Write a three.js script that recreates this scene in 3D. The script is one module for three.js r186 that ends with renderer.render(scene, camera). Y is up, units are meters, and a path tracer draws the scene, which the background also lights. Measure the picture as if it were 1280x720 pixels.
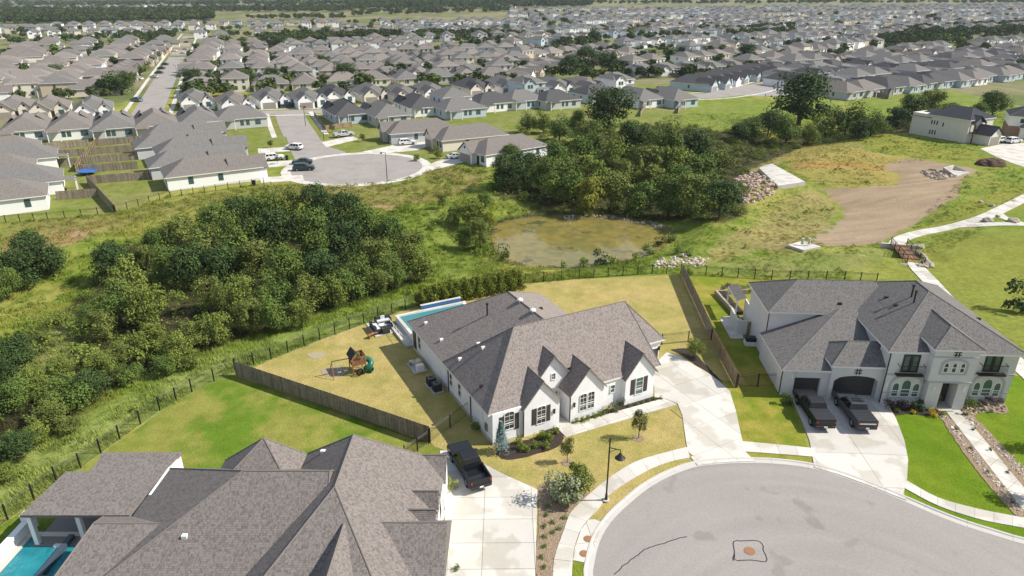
import * as THREE from 'three';
import { RoundedBoxGeometry } from 'three/addons/geometries/RoundedBoxGeometry.js';
import { mergeGeometries, mergeVertices } from 'three/addons/utils/BufferGeometryUtils.js';

// ---------------------------------------------------------------- camera, sky, sun, exposure
const scene = new THREE.Scene();
const F = 853, CAMH = 38, HORIZON = -6;                       // focal length in photo pixels, height over the street, horizon row
const PITCH = Math.atan((360 - HORIZON) / F);
const camera = new THREE.PerspectiveCamera(2 * Math.atan(360 / F) * 180 / Math.PI, 1280 / 720, 0.5, 12000);
camera.position.set(0, CAMH, 0);
camera.rotation.set(-PITCH, 0, 0);
scene.add(camera);
const sunDir = new THREE.Vector3(0.73, 0.675, -0.012).normalize();
{ // hazy summer sky: pale at the horizon, deeper blue overhead, brighter round the sun
  const w = 256, h = 128, d = new Float32Array(w * h * 4), v = new THREE.Vector3();
  for (let y = 0; y < h; y++) for (let x = 0; x < w; x++) {
    const el = ((y + 0.5) / h - 0.5) * Math.PI, az = ((x + 0.5) / w - 0.5) * 2 * Math.PI; v.set(Math.cos(el) * Math.cos(az), Math.sin(el), Math.cos(el) * Math.sin(az));
    const t = Math.pow(Math.max(0, Math.sin(el)), 0.55), g = Math.pow(Math.max(0, v.dot(sunDir)), 6) * 0.35, k = 0.52, i = (y * w + x) * 4;
    d[i] = (0.84 + (0.42 - 0.84) * t + g) * k; d[i + 1] = (0.88 + (0.56 - 0.88) * t + g * 0.95) * k; d[i + 2] = (0.93 + (0.82 - 0.93) * t + g * 0.85) * k; d[i + 3] = 1;
  }
  const t = new THREE.DataTexture(d, w, h, THREE.RGBAFormat, THREE.FloatType); t.mapping = THREE.EquirectangularReflectionMapping; t.magFilter = t.minFilter = THREE.LinearFilter; t.wrapS = THREE.RepeatWrapping; t.needsUpdate = true; scene.background = t;
  scene.environment = t;
}
const sun = new THREE.DirectionalLight(new THREE.Color(1, 0.94, 0.84), 5);
sun.position.copy(sunDir).multiplyScalar(400).add(new THREE.Vector3(0, 0, -120)); sun.target.position.set(0, 0, -120);
sun.castShadow = true; sun.shadow.mapSize.set(4096, 4096);
Object.assign(sun.shadow.camera, { left: -260, right: 260, top: 260, bottom: -260, near: 10, far: 900 });
scene.add(sun, sun.target);
const renderer = new THREE.WebGLRenderer({ antialias: true });
renderer.toneMapping = THREE.LinearToneMapping;
renderer.toneMappingExposure = 1.37;
renderer.shadowMap.enabled = true;
scene.fog = new THREE.FogExp2(new THREE.Color(0.74, 0.83, 0.95), 0.00007);

// ---------------------------------------------------------------- small tools
const V = (x, y, z) => new THREE.Vector3(x, y, z);
const lin = (r, g, b) => new THREE.Color().setRGB(r, g, b);
const D2R = Math.PI / 180;
const clamp = (x, a = 0, b = 1) => Math.max(a, Math.min(b, x));
const sst = (a, b, x) => { const t = clamp((x - a) / (b - a)); return t * t * (3 - 2 * t); };
const mix = (a, b, t) => a + (b - a) * t;
function rng(seed) { let a = seed >>> 0; return () => { a = (a + 0x6D2B79F5) >>> 0; let t = a; t = Math.imul(t ^ (t >>> 15), t | 1); t ^= t + Math.imul(t ^ (t >>> 7), t | 61); return ((t ^ (t >>> 14)) >>> 0) / 4294967296; }; }
const R = rng(7);
const rr = (a, b, r = R) => a + (b - a) * r();
const NS = 256, NT = new Float32Array(NS * NS); { const r = rng(99); for (let i = 0; i < NS * NS; i++) NT[i] = r(); }
function vnoise(x, y) {                                       // tiling value noise, period 256
  const xi = Math.floor(x), yi = Math.floor(y); let fx = x - xi, fy = y - yi; fx = fx * fx * (3 - 2 * fx); fy = fy * fy * (3 - 2 * fy);
  const x0 = xi & 255, x1 = (xi + 1) & 255, y0 = (yi & 255) * NS, y1 = ((yi + 1) & 255) * NS;
  return mix(mix(NT[y0 + x0], NT[y0 + x1], fx), mix(NT[y1 + x0], NT[y1 + x1], fx), fy);
}
function fbm(x, y, o = 4) { let s = 0, a = 0.5, n = 0; for (let i = 0; i < o; i++) { s += a * vnoise(x + i * 17.3, y + i * 9.1); n += a; x *= 2.03; y *= 2.03; a *= 0.5; } return s / n; }

// ---------------------------------------------------------------- names and labels
const taken = new Map();
function numbered(n) { const k = taken.get(n) || 0; taken.set(n, k + 1); return k ? `${n}_${String(k).padStart(3, '0')}` : n; }
function tag(o, label, category, group, kind) { o.userData.label = label; o.userData.category = category; if (group) o.userData.group = group; if (kind) o.userData.kind = kind; return o; }
function shade(o) { o.castShadow = true; o.receiveShadow = true; return o; }
function top(name, geo, mat, label, category, group, kind) { const m = shade(new THREE.Mesh(geo, mat)); m.name = numbered(name); scene.add(m); if (label) tag(m, label, category, group, kind); else if (kind) m.userData.kind = kind; return m; }
function thing(name, label, category, group, x = 0, y = 0, z = 0, ry = 0) { const g = new THREE.Group(); g.name = numbered(name); g.position.set(x, y, z); g.rotation.y = ry; tag(g, label, category, group); scene.add(g); return g; }
function part(parent, name, geo, mat, label) { const m = shade(new THREE.Mesh(geo, mat)); m.name = name; parent.add(m); if (label) m.userData.label = label; return m; }
function copyOf(root, name, x, y, z, ry, label, category, group) { const c = root.clone(); c.userData = {}; c.name = numbered(name); c.position.set(x, y, z); c.rotation.y = ry; tag(c, label, category, group); scene.add(c); return c; }

// ---------------------------------------------------------------- the lie of the land
const creek = [[-118, -84], [-78, -86], [-50, -98], [-22, -104], [2, -112], [14, -113], [30, -138], [52, -166], [80, -200], [118, -232], [170, -262]];
function segDist(x, z, a, b) { const dx = b[0] - a[0], dz = b[1] - a[1]; const t = clamp(((x - a[0]) * dx + (z - a[1]) * dz) / (dx * dx + dz * dz)); return Math.hypot(x - a[0] - t * dx, z - a[1] - t * dz); }
function lineDist(x, z, L) { let d = 1e9; for (let i = 0; i + 1 < L.length; i++) d = Math.min(d, segDist(x, z, L[i], L[i + 1])); return d; }
function ray(px, py) { const x = (px - 640) / F, y = (360 - py) / F, c = Math.cos(PITCH), s = Math.sin(PITCH); return V(x, y * c - s, -y * s - c); }
const flat = (px, py, h = 0) => { const d = ray(px, py), t = (h - CAMH) / d.y; return [d.x * t, d.z * t]; };   // the same on the level building plots
const W = (pts, h = 0) => pts.map(p => flat(p[0], p[1], h));
function inPoly(x, z, P) { let c = false; for (let i = 0, j = P.length - 1; i < P.length; j = i++) { const a = P[i], b = P[j]; if ((a[1] > z) !== (b[1] > z) && x < (b[0] - a[0]) * (z - a[1]) / (b[1] - a[1]) + a[0]) c = !c; } return c; }
const nearEdge = [[-75, 5], ...W([[-30, 680], [10, 650], [43, 625], [71, 602], [101, 585], [150, 549], [200, 513], [240, 490], [294, 464], [339, 449], [400, 425], [455, 405], [507, 387], [524, 382], [590, 366], [650, 356], [724, 348.5], [815, 342.5], [852, 342.5], [922, 347], [964, 350], [1055, 351], [1095, 354]]), [78, -97], [200, -100]];          // line of the iron fences
const farEdge = W([[-90, 292], [0, 279], [145, 267], [213, 245], [330, 230], [440, 232], [500, 224], [560, 209], [640, 200], [700, 180], [790, 163], [850, 140], [1000, 125], [1190, 130], [1290, 105]]);
const nearPlots = [...nearEdge, [200, 60], [-75, 60]], farPlots = [...farEdge, [600, -400], [0, -900], [-900, -400]];
const pondPx = [[617, 292], [622, 280], [648, 273], [700, 269], [752, 272], [800, 279], [838, 288], [842, 296], [826, 309], [800, 320], [762, 329], [716, 334], [660, 333], [632, 325], [620, 308]];
const pondY = -1.55;
const pond = W(pondPx, pondY);
const pondRing = [...pond, pond[0]];
function hgt(x, z) {
  let h = 0;
  if (x > -160 && x < 230 && z < -20 && z > -320 && !inPoly(x, z, nearPlots) && !inPoly(x, z, farPlots)) {
    const edge = Math.min(lineDist(x, z, nearEdge), lineDist(x, z, farEdge)), d = lineDist(x, z, creek);
    h -= 2.3 * (1 - sst(4, 17, d)) * sst(0.5, 6, edge);
    const e = Math.hypot((x - 64) / 25, (z + 122) / 20);         // detention basin with its berm
    h += (-1.1 * (1 - sst(0.55, 1.0, e)) + 0.7 * Math.exp(-Math.pow((e - 1.16) / 0.13, 2)) * sst(-1, 0.2, -(x - 64) / 25 + 0.3)) * sst(1, 8, edge);
    h += sst(1, 12, edge) * (fbm(x * 0.09 + 5, z * 0.09, 3) - 0.5) * 0.8 * (1 - sst(30, 48, x));
    h -= 0.9 * (1 - sst(0.7, 2.4, segDist(x, z, [57.5, -101.5], [66.5, -100.5])));      // swale under the footbridge
    if (x > -25 && x < 55 && z < -90 && z > -150) { const dp = lineDist(x, z, pondRing); h = inPoly(x, z, pond) ? pondY - 0.02 - 0.6 * sst(0, 3, dp) : mix(pondY - 0.02, h, sst(0, 6, dp)); }
  }
  const far = Math.hypot(x * 0.5, z);
  h += 24 * sst(420, 2300, far) * (1 - 0.45 * sst(0, -1200, x + 100));
  return h;
}
function at(px, py, h = 0) {                                   // where the sight line of a photo pixel meets the ground (plus h metres)
  const d = ray(px, py); let t0 = 20, t1 = 20;
  for (let i = 0; i < 900; i++) { t1 = t0 * 1.012 + 0.2; if (CAMH + d.y * t1 < hgt(d.x * t1, d.z * t1) + h || t1 > 9000) break; t0 = t1; }
  for (let i = 0; i < 24; i++) { const m = (t0 + t1) / 2; if (CAMH + d.y * m < hgt(d.x * m, d.z * m) + h) t1 = m; else t0 = m; }
  const p = d.multiplyScalar(t1); p.y += CAMH; p.y -= h; return p;
}

// ---------------------------------------------------------------- geometry collector
class GB {
  constructor() { this.p = []; this.u = []; this.c = null; this.col = null; }
  colour(c) { this.c = this.c || []; this.col = c; return this; }
  tri(a, b, c, U, Wv) {
    const n = V(0, 0, 0).crossVectors(V(b[0] - a[0], b[1] - a[1], b[2] - a[2]), V(c[0] - a[0], c[1] - a[1], c[2] - a[2]));
    if (n.lengthSq() < 1e-14) return this; n.normalize();
    if (!U) { U = Math.abs(n.y) > 0.999 ? V(1, 0, 0) : V(n.z, 0, -n.x).normalize(); Wv = V(0, 0, 0).crossVectors(n, U); }
    for (const q of [a, b, c]) { this.p.push(q[0], q[1], q[2]); this.u.push(q[0] * U.x + q[1] * U.y + q[2] * U.z, q[0] * Wv.x + q[1] * Wv.y + q[2] * Wv.z); if (this.c) this.c.push(this.col.r, this.col.g, this.col.b); }
    return this;
  }
  poly(...q) { for (let i = 1; i + 1 < q.length; i++) this.tri(q[0], q[i], q[i + 1]); return this; }
  box(x0, x1, y0, y1, z0, z1) {
    const A = [x0, y0, z0], B = [x1, y0, z0], C = [x1, y0, z1], D = [x0, y0, z1], E = [x0, y1, z0], G = [x1, y1, z0], I = [x1, y1, z1], J = [x0, y1, z1];
    return this.poly(D, C, I, J).poly(B, A, E, G).poly(C, B, G, I).poly(A, D, J, E).poly(J, I, G, E).poly(A, B, C, D);
  }
  tube(a, b, r, r2 = r, n = 6, caps = true) {
    const A = V(...a), B = V(...b), d = B.clone().sub(A).normalize(), s = Math.abs(d.y) > 0.9 ? V(1, 0, 0) : V(0, 1, 0);
    const u = V(0, 0, 0).crossVectors(d, s).normalize(), w = V(0, 0, 0).crossVectors(d, u), P = [], Q = [];
    for (let i = 0; i < n; i++) { const t = i / n * 2 * Math.PI, k = u.clone().multiplyScalar(Math.cos(t)).addScaledVector(w, Math.sin(t)); P.push(A.clone().addScaledVector(k, r).toArray()); Q.push(B.clone().addScaledVector(k, r2).toArray()); }
    for (let i = 0; i < n; i++) { const j = (i + 1) % n; this.poly(P[i], P[j], Q[j], Q[i]); }
    if (caps) { this.poly(...P.slice().reverse()); this.poly(...Q); }
    return this;
  }
  add(g, m) {
    const q = g.index ? g.toNonIndexed() : g, P = q.attributes.position, v = V(0, 0, 0);
    for (let i = 0; i < P.count; i += 3) { const t = []; for (let k = 0; k < 3; k++) { v.fromBufferAttribute(P, i + k); if (m) v.applyMatrix4(m); t.push(v.toArray()); } this.tri(...t); }
    return this;
  }
  geo() {
    const g = new THREE.BufferGeometry(); g.setAttribute('position', new THREE.Float32BufferAttribute(this.p, 3)); g.setAttribute('uv', new THREE.Float32BufferAttribute(this.u, 2));
    if (this.c) g.setAttribute('color', new THREE.Float32BufferAttribute(this.c, 3));
    g.computeVertexNormals(); return g;
  }
  smooth() { let g = this.geo(); g.deleteAttribute('normal'); g.deleteAttribute('uv'); g = mergeVertices(g, 1e-3); g.computeVertexNormals(); return g; }
}
const boxG = (x0, x1, y0, y1, z0, z1) => new GB().box(x0, x1, y0, y1, z0, z1).geo();
// a flat plate from a world polygon, its top at y, its edge d deep
function plate(P, y, d = 0.12) {
  const c = P.map(p => new THREE.Vector2(p[0], p[1])); if (THREE.ShapeUtils.area(c) < 0) c.reverse();
  const T = THREE.ShapeUtils.triangulateShape(c, []), g = new GB();
  for (const t of T) { const q = t.map(i => [c[i].x, y, c[i].y]); g.tri(q[0], q[2], q[1]); }
  if (d > 0) for (let i = 0; i < c.length; i++) { const a = c[i], b = c[(i + 1) % c.length]; g.poly([b.x, y - d, b.y], [a.x, y - d, a.y], [a.x, y, a.y], [b.x, y, b.y]); }
  return g.geo();
}
function clipHalf(P, nx, nz, k) { const o = []; for (let i = 0; i < P.length; i++) { const a = P[i], b = P[(i + 1) % P.length], da = a[0] * nx + a[1] * nz - k, db = b[0] * nx + b[1] * nz - k; if (da <= 0) o.push(a); if (da * db < 0) { const t = da / (da - db); o.push([a[0] + (b[0] - a[0]) * t, a[1] + (b[1] - a[1]) * t]); } } return o; }
const areaOf = P => { let s = 0; for (let i = 0; i < P.length; i++) { const a = P[i], b = P[(i + 1) % P.length]; s += a[0] * b[1] - b[0] * a[1]; } return Math.abs(s) / 2; };

// ---------------------------------------------------------------- computed textures
function tex(n, fn, srgb, rep = 1, m = n) {
  const d = new Uint8Array(n * m * 4), o = [0, 0, 0];
  for (let y = 0; y < m; y++) for (let x = 0; x < n; x++) { fn(x / n, y / m, o, x, y); const i = (y * n + x) * 4; d[i] = clamp(o[0]) * 255; d[i + 1] = clamp(o[1]) * 255; d[i + 2] = clamp(o[2]) * 255; d[i + 3] = 255; }
  const t = new THREE.DataTexture(d, n, m, THREE.RGBAFormat); t.wrapS = t.wrapT = THREE.RepeatWrapping; t.magFilter = THREE.LinearFilter; t.minFilter = THREE.LinearMipmapLinearFilter; t.generateMipmaps = true;
  if (srgb) t.colorSpace = THREE.SRGBColorSpace; t.repeat.set(rep, rep); t.needsUpdate = true; return t;
}
const toS = v => v <= 0.0031308 ? v * 12.92 : 1.055 * Math.pow(v, 1 / 2.4) - 0.055;
// tiling noise on the unit square
const tn = (u, v, f, o = 3) => { let s = 0, a = 0.5, n = 0; for (let i = 0; i < o; i++) { const k = f << i; const x = u * k, y = v * k; const xi = Math.floor(x), yi = Math.floor(y); let fx = x - xi, fy = y - yi; fx = fx * fx * (3 - 2 * fx); fy = fy * fy * (3 - 2 * fy); const g = (p, q) => NT[((Math.imul((q % k) + 1, 73856093) ^ Math.imul((p % k) + 1, 19349663) ^ Math.imul(i + 1, 83492791)) >>> 9) & 65535]; s += a * mix(mix(g(xi, yi), g(xi + 1, yi), fx), mix(g(xi, yi + 1), g(xi + 1, yi + 1), fx), fy); n += a; a *= 0.5; } return s / n; };
const std = (c, rough, extra) => new THREE.MeshPhysicalMaterial({ color: c, roughness: rough, specularIntensity: rough > 0.8 ? 0.2 : 1, ...extra });

// ---------------------------------------------------------------- materials
const shingleMap = tex(1024, (() => { const rows = 32, r = rng(5), tabs = []; for (let j = 0; j < rows; j++) { const L = []; let x = 0; while (x < 1) { const w = rr(0.012, 0.03, r); L.push([x, 0.55 + 0.45 * Math.pow(r(), 0.8), rr(-0.05, 0.05, r)]); x += w; } tabs.push(L); }
  return (u, v, o) => { const j = Math.floor(v * rows) % rows, L = tabs[j]; let k = L.length - 1; while (k > 0 && L[k][0] > u) k--; const t = L[k], n = 0.76 + 0.48 * tn(u, v, 512, 1), w = 0.95 + 0.1 * tn(u, v, 6, 3), b = t[1] * n * w; o[0] = toS(b * (1 + t[2])); o[1] = toS(b); o[2] = toS(b * (1 - t[2])); }; })(), true, 1 / 4.64);
const shingleBump = tex(512, (u, v, o) => { const f = (v * 32) % 1; o[0] = o[1] = o[2] = 0.15 + 0.75 * (1 - f) + 0.1 * tn(u, v, 128, 1); }, false, 1 / 4.64);
const roofMat = c => std(c, 0.95, { map: shingleMap, bumpMap: shingleBump, bumpScale: 0.012 });
const grit = tex(512, (u, v, o) => { const n = 0.80 + 0.14 * tn(u, v, 4, 4) + 0.12 * tn(u, v, 128, 2); o[0] = toS(n); o[1] = toS(n * 0.99); o[2] = toS(n * 0.97); }, true, 1 / 6);
const stainMap = tex(1024, (u, v, o) => { const s = tn(u, v, 5, 5), k = sst(0.54, 0.7, s) * 0.16, n = 0.91 + 0.08 * tn(u, v, 256, 1) - k + 0.06 * (tn(u, v, 12, 3) - 0.5); o[0] = toS(n); o[1] = toS(n * (0.985 - k * 0.1)); o[2] = toS(n * (0.955 - k * 0.35)); }, true, 1 / 9);
const asphMap = tex(1024, (u, v, o) => { const s = tn(u, v, 4, 5), n = 0.76 + 0.14 * (s - 0.5) + 0.22 * (tn(u, v, 256, 2) - 0.5) + 0.08 * (tn(u, v, 32, 2) - 0.5) - 0.05 * sst(0.6, 0.75, tn(u + 0.37, v + 0.11, 7, 4)); o[0] = toS(n); o[1] = toS(n * 0.985); o[2] = toS(n * 0.975); }, true, 1 / 17);
const woodMap = tex(512, (u, v, o) => { const n = 0.62 + 0.5 * (tn(u, v * 0.12, 64, 3) - 0.5) + 0.25 * (tn(u, v, 8, 2) - 0.5); o[0] = toS(n); o[1] = toS(n * 0.95); o[2] = toS(n * 0.88); }, true, 1 / 3);
const wallMap = tex(256, (u, v, o) => { const n = 0.93 + 0.1 * (tn(u, v, 8, 4) - 0.5); o[0] = o[1] = o[2] = toS(n); }, true, 1 / 5);
const brickBump = tex(512, (u, v, o) => { const r = Math.floor(v * 32), x = (u * 12 + (r % 2) * 0.5) % 1, y = (v * 32) % 1; o[0] = o[1] = o[2] = (x < 0.05 || y < 0.14 ? 0.2 : 0.8) + 0.2 * (tn(u, v, 64, 2) - 0.5); }, false, 1 / 2.56);
const sidingBump = tex(64, (u, v, o) => { o[0] = o[1] = o[2] = 1 - v; }, false, 1 / 0.18);
const concrete = [0.58, 0.54, 0.605].map(k => std(lin(k, k * 0.97, k * 0.92), 0.9, { map: stainMap }));
const roadMap = tex(1400, (u, v, o) => { const x = u * 64 - 11, z = v * 64 - 68, r = Math.hypot(x - 21, z + 36), a = Math.atan2(z + 36, x - 21); const tr = vnoise(r * 1.6 + 3, a * 2.2 + 20) * 0.6 + vnoise(r * 0.5 + 60, a * 1.2 + 5) * 0.4, oil = sst(0.7, 0.82, fbm(x * 0.55 + 7, z * 0.55, 3)), g = vnoise(x * 14, z * 14) * 0.5 + NT[(Math.floor(u * 1400) * 31 + Math.floor(v * 1400) * 977) & 65535] * 0.5, b = 0.75 + 0.11 * (tr - 0.5) + 0.2 * (g - 0.5) + 0.12 * (fbm(x * 0.12, z * 0.12 + 30, 4) - 0.5) - 0.13 * oil; o[0] = toS(b); o[1] = toS(b * 0.985); o[2] = toS(b * 0.97); }, true, 1 / 64); roadMap.offset.set(11 / 64, 4 / 64);
const M = {
  asphalt: std(lin(0.385, 0.36, 0.34), 0.93, { map: asphMap }), 
  tar: std(lin(0.02, 0.02, 0.022), 0.55), kerb: std(lin(0.52, 0.505, 0.48), 0.9, { map: grit }), 
  whiteBrick: std(lin(0.88, 0.885, 0.895), 0.75, { map: wallMap, bumpMap: brickBump, bumpScale: 0.006 }), stucco: std(lin(0.66, 0.66, 0.65), 0.9, { map: wallMap }),
  stuccoTrim: std(lin(0.42, 0.42, 0.42), 0.85), trim: std(lin(0.75, 0.74, 0.72), 0.6), darkTrim: std(lin(0.035, 0.033, 0.032), 0.5), bronze: std(lin(0.03, 0.026, 0.024), 0.45, { metalness: 0.3 }),
  glass: new THREE.MeshPhysicalMaterial({ color: lin(0.035, 0.05, 0.052), roughness: 0.06, metalness: 0, specularIntensity: 1, ior: 1.6 }), glassTeal: new THREE.MeshPhysicalMaterial({ color: lin(0.07, 0.13, 0.115), roughness: 0.08 }),
  shutter: std(lin(0.05, 0.042, 0.038), 0.7), garage: std(lin(0.05, 0.046, 0.044), 0.6), door: std(lin(0.025, 0.02, 0.018), 0.5),
  roofBrown: roofMat(lin(0.29, 0.252, 0.232)), roofGrey: roofMat(lin(0.188, 0.178, 0.171)), roofC: roofMat(lin(0.225, 0.2, 0.187)), roofDark: roofMat(lin(0.085, 0.083, 0.085)),
  capBrown: std(lin(0.19, 0.17, 0.158), 0.95), capGrey: std(lin(0.16, 0.155, 0.15), 0.95),
  iron: std(lin(0.02, 0.02, 0.02), 0.5, { metalness: 0.4 }), fence: std(lin(0.4, 0.36, 0.31), 0.92, { map: woodMap, vertexColors: true }), fenceNew: std(lin(0.42, 0.34, 0.23), 0.92, { map: woodMap, vertexColors: true }),
  cedar: std(lin(0.42, 0.2, 0.1), 0.8, { map: woodMap }), mulch: std(lin(0.035, 0.028, 0.024), 1), stone: std(lin(0.36, 0.31, 0.26), 0.9, { vertexColors: true }),
  black: std(lin(0.015, 0.015, 0.016), 0.6), white: std(lin(0.78, 0.78, 0.77), 0.5), chrome: std(lin(0.6, 0.6, 0.6), 0.2, { metalness: 1 }), rubber: std(lin(0.012, 0.012, 0.012), 0.85), steel: std(lin(0.35, 0.35, 0.36), 0.4, { metalness: 0.9 }),
  rust: std(lin(0.3, 0.165, 0.095), 0.85, { map: grit }), bark: std(lin(0.09, 0.07, 0.055), 0.95),
};
for (const m of [M.roofBrown, M.roofGrey, M.roofC, M.roofDark]) m.side = THREE.DoubleSide;

// ---------------------------------------------------------------- the ground
const NX0 = -150, NX1 = 190, NZ0 = -330, NZ1 = -12;
const GN = 1024;
function mask(polys, blur) {
  const m = new Float32Array(GN * GN);
  for (const P of polys) {
    const Q = P.map(p => [(p[0] - NX0) / (NX1 - NX0) * GN, (p[1] - NZ0) / (NZ1 - NZ0) * GN]);
    let y0 = 1e9, y1 = -1e9; for (const q of Q) { y0 = Math.min(y0, q[1]); y1 = Math.max(y1, q[1]); }
    for (let y = Math.max(0, Math.floor(y0)); y <= Math.min(GN - 1, y1); y++) {
      const xs = []; for (let i = 0, j = Q.length - 1; i < Q.length; j = i++) { const a = Q[i], b = Q[j], c = y + 0.5; if ((a[1] > c) !== (b[1] > c)) xs.push((b[0] - a[0]) * (c - a[1]) / (b[1] - a[1]) + a[0]); }
      xs.sort((a, b) => a - b); for (let i = 0; i + 1 < xs.length; i += 2) for (let x = Math.max(0, Math.ceil(xs[i] - 0.5)); x <= Math.min(GN - 1, xs[i + 1] - 0.5); x++) m[y * GN + x] = 1;
    }
  }
  for (let pass = 0; pass < 2 && blur > 0; pass++) for (const [dx, dy] of [[1, 0], [0, 1]]) {
    const t = new Float32Array(m); const st = dx ? 1 : GN;
    for (let l = 0; l < GN; l++) { let s = 0; const o = dx ? l * GN : l; for (let i = -blur; i < GN; i++) { if (i + blur < GN) s += t[o + (i + blur) * st]; if (i - blur - 1 >= 0) s -= t[o + (i - blur - 1) * st]; if (i >= 0) m[o + i * st] = s / (2 * blur + 1); } }
  }
  return m;
}
const A = (L) => L.map(p => { const q = at(p[0], p[1]); return [q.x, q.z]; });
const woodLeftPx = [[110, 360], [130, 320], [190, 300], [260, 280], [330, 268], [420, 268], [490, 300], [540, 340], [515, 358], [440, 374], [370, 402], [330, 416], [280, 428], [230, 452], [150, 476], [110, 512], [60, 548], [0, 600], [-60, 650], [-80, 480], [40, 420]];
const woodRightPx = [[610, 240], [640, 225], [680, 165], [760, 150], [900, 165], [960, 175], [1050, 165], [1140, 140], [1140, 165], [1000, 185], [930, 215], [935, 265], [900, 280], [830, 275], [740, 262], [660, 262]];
const classes = [
  // [polygons, blur, colour a, colour b, noise scale, edge noise]
  [[A([[0, 278], [145, 266], [330, 231], [470, 226], [560, 205], [620, 215], [560, 250], [440, 262], [330, 240], [150, 285], [60, 305], [0, 312]])], 8, [0.22, 0.19, 0.065], [0.17, 0.19, 0.04], 0.12, 0.5],
  [[A([[0, 300], [60, 290], [125, 288], [90, 306], [30, 318], [0, 318]]), A([[575, 258], [610, 255], [612, 262], [580, 264]]), A([[470, 256], [500, 254], [500, 262], [472, 264]])], 6, [0.33, 0.22, 0.13], [0.26, 0.2, 0.08], 0.3, 0.7],
  [[A([[520, 270], [560, 250], [575, 290], [600, 325], [640, 345], [560, 365], [520, 350], [545, 320]]), A([[800, 165], [870, 130], [1000, 130], [1060, 130], [960, 160], [880, 175]]), A([[1050, 125], [1280, 100], [1280, 150], [1180, 150], [1090, 145]])], 9, [0.15, 0.2, 0.03], [0.19, 0.22, 0.05], 0.1, 0.5],
  [[A([[850, 335], [930, 285], [985, 248], [1022, 236], [1050, 262], [1028, 288], [985, 305], [940, 312], [890, 330]]), A([[930, 200], [1000, 178], [1090, 165], [1150, 185], [1070, 185], [985, 190], [950, 235], [920, 240]])], 6, [0.3, 0.25, 0.1], [0.2, 0.2, 0.055], 0.16, 0.6],
  [[A([[978, 194], [1010, 182], [1060, 184], [1125, 196], [1148, 228], [1080, 233], [1030, 233], [990, 216]])], 5, [0.31, 0.245, 0.075], [0.23, 0.22, 0.055], 0.13, 0.4],
  [[A([[988, 205], [1060, 202], [1120, 208], [1118, 214], [1050, 208], [995, 212]])], 5, [0.34, 0.22, 0.07], [0.28, 0.2, 0.06], 0.2, 0.7],
  [[A([[1022, 236], [1060, 236], [1112, 233], [1136, 222], [1104, 210], [1125, 200], [1165, 200], [1210, 203], [1245, 203], [1202, 224], [1196, 245], [1150, 275], [1105, 300], [1052, 309], [1015, 303], [1030, 282], [1056, 272], [1050, 252]])], 3, [0.36, 0.275, 0.185], [0.22, 0.165, 0.11], 0.25, 0.95, 1],
  [[A([[945, 312], [985, 298], [1010, 303], [1000, 318]])], 4, [0.3, 0.24, 0.13], [0.22, 0.2, 0.07], 0.3, 0.5],
  [[A([[880, 330], [960, 318], [1060, 318], [1115, 300], [1110, 330], [1010, 345], [890, 342]])], 8, [0.16, 0.2, 0.045], [0.22, 0.22, 0.07], 0.15, 0.5],
  [[A([[1100, 330], [1180, 300], [1280, 285], [1420, 285], [1420, 560], [1290, 480], [1230, 420], [1150, 370]]), A([[1125, 302], [1160, 278], [1206, 248], [1290, 222], [1290, 255], [1200, 285], [1150, 300]]), A([[1060, 160], [1180, 185], [1260, 200], [1240, 215], [1130, 195], [1050, 178]])], 6, [0.21, 0.215, 0.04], [0.17, 0.2, 0.035], 0.08, 0.4],
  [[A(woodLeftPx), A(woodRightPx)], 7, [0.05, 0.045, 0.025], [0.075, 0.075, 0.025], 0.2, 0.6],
  [[pond.map(p => { const c = [12, -111]; return [c[0] + (p[0] - c[0]) * 1.06, c[1] + (p[1] - c[1]) * 1.1]; })], 2, [0.1, 0.085, 0.05], [0.09, 0.115, 0.03], 0.3, 0.4],
  [[A([[20, 470], [80, 420], [60, 400], [120, 380], [110, 440], [60, 480], [0, 520]])], 8, [0.21, 0.22, 0.075], [0.15, 0.18, 0.05], 0.15, 0.6],
  [[A([[-30, 620], [0, 600], [110, 515], [230, 455], [330, 420], [440, 384], [520, 362], [526, 378], [440, 410], [340, 447], [240, 488], [100, 585], [0, 655], [-30, 680]])], 4, [0.17, 0.225, 0.045], [0.22, 0.25, 0.075], 0.12, 0.4],
  // mown plots of the far houses
  [[A([[0, 250], [60, 232], [195, 170], [330, 140], [335, 225], [213, 240], [145, 266], [0, 276]]), A([[-60, 190], [0, 175], [330, 130], [700, 100], [860, 105], [855, 150], [790, 160], [700, 180], [640, 200], [480, 190], [330, 200], [180, 240], [0, 280]]), A([[420, 185], [600, 190], [560, 212], [540, 205], [450, 190]])], 2, [0.15, 0.19, 0.03], [0.2, 0.195, 0.07], 0.2, 0.3],
];
let groundData; const groundAt = (x, z) => { const i = (clamp(Math.floor((z - NZ0) / (NZ1 - NZ0) * 2048), 0, 2047) * 2048 + clamp(Math.floor((x - NX0) / (NX1 - NX0) * 2048), 0, 2047)) * 4, f = v => Math.pow(v / 255, 2.2); return [f(groundData[i]), f(groundData[i + 1]), f(groundData[i + 2])]; };
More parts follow.
